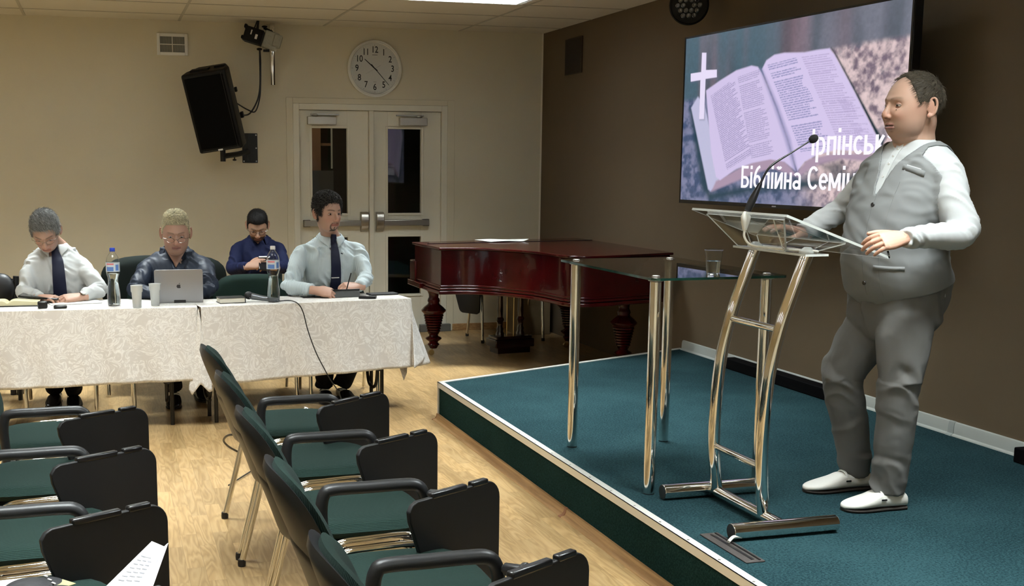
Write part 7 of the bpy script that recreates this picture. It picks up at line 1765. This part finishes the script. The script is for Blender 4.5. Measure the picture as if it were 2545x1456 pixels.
b = MB(); b.lathe([(0.0105, -0.002), (0.0112, 0.0), (0.0105, 0.002)], 16, M=frame_M((0, 0, 0), (0, 0, 1), (0.93, -0.25, -0.4)).to_3x3().to_4x4(), c=frame_M(Vector((wR4.x, wR4.y, max(wR4.z, ZD + 0.035))), Vector((0.93, -0.25, -0.12)), Vector((0.05, -0.55, 0.8))) @ Vector((0.0112, 0.105, -0.006)), close=False)
obj('ring', b, mat('gold', (0.8, 0.6, 0.2), rough=0.2, metal=1), r4, world=True)
pp_ = J(868, 700, 7.28); tag(obj('pen', MB().tube([pp_ + Vector((0.012, 0.0, 0.055)), pp_ + Vector((-0.02, -0.01, -0.05))], 0.004, 8), M_BLACKP), 'dark pen held upright by the man in the striped shirt', 'pen')
# white-shirted man looking down
h1 = dict(line=[(0, 0.066), (30, 0.064), (50, 0.052), (64, 0.028), (74, -0.006), (82, -0.006), (88, 0.010), (100, 0.002), (115, -0.03), (140, -0.058), (180, -0.062)], thick=lambda az, p: 0.006 + 0.016 * sstep(0.03, 0.09, p.z), nscale=45, namp=0.005, col=(0.24, 0.245, 0.24), dark=0.55, strands=3000, slen=0.028, srad=0.0009, flow=(-0.5, 0.7, 0.1), lift=0.25, seed=5, colvar=0.55)
r1, M1, i1, _x, b1, sp1, lt1, sR1, sL1 = seated('grey-haired seated man in a white shirt and dark tie, head bowed over a tablet', (113, 577), 7.66, -94, 38, 6, (135, 606, 7.78), (72, 662, 7.72), (205, 652, 7.72), (62, 728, 7.56), (246, 718, 7.56), (98, 748, 7.42), (204, 738, 7.40),
    (Vector((0.85, -0.45, 0.0)), Vector((0.0, -0.2, 0.95)), dict(curls=[(0.4, 0.5, 0.3)] * 4)),
    (Vector((-0.93, -0.28, -0.05)), Vector((0.0, -0.35, 0.9)), dict(curls=[(0.35, 0.5, 0.4), (0.4, 0.5, 0.4), (0.55, 0.6, 0.4), (0.6, 0.7, 0.4)], s=1.12, tpose=(0.5, 0.8, -0.3))),
    8.06, [(-0.42, 7.52, 0.50), (-0.18, 7.50, 0.50)], [(-0.33, 7.93, 0.10), (-0.22, 7.85, 0.10)], M_WSHIRT, M_BLACKC, h1, (0.45, 0.285, 0.215), w=1.03, hs=1.08, fat=0.15, seed=7.0, wr=0.013, lid=0.75, gaze=(0, -0.4), nose=1.1)
tg1 = (sp1[4] - sp1[3]).normalized(); f1_ = tg1.cross(lt1); f1_ = f1_ if f1_.y < 0 else -f1_
collar(sp1[4] - tg1 * 0.008, lt1, f1_, tg1, 0.066, M_WSHIRT, r1, gap=0.28, flap=0.036, point=0.048)
tie_on(i1, b1, 0.95, 0.28, M_TIE, r1, w0=0.034, w1=0.085, shift=0.0, shift1=-0.03)
glasses(M1, GLS, r1)
wL1 = J(204, 738, 7.40); wL1.z = max(wL1.z, ZD + 0.035)
dW = (Vector(J(246, 718, 7.56)) - wL1).normalized(); b = MB(); b.tube([wL1 + dW * 0.000, wL1 + dW * 0.020], 0.031, 20); w_ = obj('wrist_watch', b, M_LEATH, r1, world=True); b = MB(); b.lathe([(0.0, 0.006), (0.016, 0.006), (0.018, 0)], 20, M=frame_M((0, 0, 0), dW, (0, -0.7, 0.7)).to_3x3().to_4x4(), c=wL1 + dW * 0.01 + Vector((0, -0.7, 0.7)) * 0.031, close=False); obj('watch_dial', b, M_STEEL, w_, world=True)
# dark-shirted man behind the laptop
h2 = dict(line=[(0, 0.068), (30, 0.066), (50, 0.058), (62, 0.038), (72, 0.0), (80, -0.002), (87, 0.012), (100, 0.004), (115, -0.03), (140, -0.058), (180, -0.062)], thick=lambda az, p: 0.004 + 0.024 * sstep(0.05, 0.10, p.z), nscale=42, namp=0.006, col=(0.58, 0.53, 0.36), dark=0.55, strands=2600, slen=0.030, srad=0.0010, curl=0.002, flow=(0.3, 0.2, 0.7), lift=0.55, seed=6, colvar=0.5)
r2, M2, i2, _x, b2, sp2, lt2, sR2, sL2 = seated('seated man in a dark navy shirt with glasses and blond-grey hair, behind the laptop', (437, 580), 7.62, -93, 14, 0, (437, 614, 7.76), (362, 656, 7.72), (510, 652, 7.72), (340, 722, 7.52), (522, 718, 7.52), (392, 742, 7.42), (478, 742, 7.42),
    (Vector((0.3, -0.95, 0.0)), Vector((0.0, 0.1, 0.95)), dict(curls=[(0.5, 0.5, 0.3)] * 4)), (Vector((-0.3, -0.95, 0.0)), Vector((0.0, 0.1, 0.95)), dict(curls=[(0.5, 0.5, 0.3)] * 4)),
    8.02, [(0.33, 7.55, 0.50), (0.60, 7.55, 0.50)], [(0.42, 7.72, 0.10), (0.60, 7.90, 0.10)], M_NAVY, M_BLACKC, h2, (0.42, 0.255, 0.19), w=1.08, belly=0.05, hs=1.10, fat=0.75, seed=9.0, wr=0.014, lid=0.7, gaze=(0, -0.35), brow=(0.14, 0.09, 0.06), lip=(0.30, 0.13, 0.12), nose=1.2)
tg2_ = (sp2[4] - sp2[3]).normalized(); f2_ = tg2_.cross(lt2); f2_ = f2_ if f2_.y < 0 else -f2_
collar(sp2[4] - tg2_ * 0.008, lt2, f2_, tg2_, 0.070, M_NAVY, r2, gap=1.0, flap=0.042, point=0.05)
open_neck(b2, ((408, 614), (466, 614), (438, 664)), mat('neck_skin', (0.40, 0.24, 0.18), rough=0.5), r2)
glasses(M2, GLS, r2, z0=-0.012, dy=0.006, rim=0.0013)
# young man against the wall with a phone
h3 = dict(line=[(0, 0.060), (30, 0.060), (50, 0.056), (64, 0.036), (74, -0.012), (82, -0.02), (88, 0.006), (100, 0.0), (115, -0.03), (140, -0.06), (180, -0.066)], thick=lambda az, p: 0.005 + 0.013 * sstep(0.03, 0.09, p.z), nscale=50, namp=0.002, col=(0.008, 0.007, 0.007), dark=0.8, strands=900, slen=0.012, srad=0.0007, flow=(0, 0.6, 0.2), lift=0.3, seed=8)
r3, M3, i3, _x, b3, sp3, lt3, sR3, sL3 = seated('young bearded man in a navy shirt sitting against the wall looking at a phone', (640, 562), 9.30, -97, 32, 0, (642, 586, 9.42), (592, 612, 9.38), (692, 612, 9.38), (578, 668, 9.25), (706, 664, 9.25), (617, 662, 9.02), (684, 664, 9.04),
    (Vector((0.85, -0.35, 0.25)), Vector((-0.2, -0.7, 0.6)), dict(curls=[(0.6, 0.8, 0.4)] * 4, s=1.1)), (Vector((-0.85, -0.35, 0.25)), Vector((0.2, -0.7, 0.6)), dict(curls=[(0.6, 0.8, 0.4)] * 4, s=1.1)),
    9.62, [(1.05, 9.10, 0.50), (1.36, 9.10, 0.50)], [(1.02, 9.2, 0.10), (1.36, 9.2, 0.10)], M_NAVY2, M_BLACKC, h3, (0.40, 0.25, 0.18), w=1.0, hs=1.06, fat=0.2, seed=11.0, wr=0.007, lid=0.85, gaze=(0, -0.4), beard=((0.04, 0.028, 0.022), 'short'), brow=(0.02, 0.015, 0.012), seat_z=0.50, zmin=0.4)
tg3 = (sp3[4] - sp3[3]).normalized(); f3_ = tg3.cross(lt3); f3_ = f3_ if f3_.y < 0 else -f3_
collar(sp3[4] - tg3 * 0.008, lt3, f3_, tg3, 0.066, M_NAVY2, r3, gap=0.45, flap=0.04, point=0.04)
open_neck(b3, ((628, 592), (652, 592), (641, 606)), MATS['neck_skin'], r3)
glasses(M3, mat('dark_spectacles', (0.05, 0.05, 0.05), rough=0.2), r3)
q = J(655, 655, 8.98)
t = thing('smartphone', 'phone held in both hands by the bearded man against the wall', 'phone', q)
obj('case', MB().box((0, 0, 0), (0.075, 0.014, 0.145), rx=-0.9, ry=0.1), M_PHONE, t, bevel=0.004)
obj('bright_edge', MB().box((0, -0.005, 0.052), (0.07, 0.006, 0.012), rx=-0.9), mat('phone_white', (0.7, 0.7, 0.72), rough=0.3), t)
back_only('office_chair', 'dark chair against the wall under the young bearded man', 585, 700, 640, 9.80, M_DKGREEN, h=0.3)
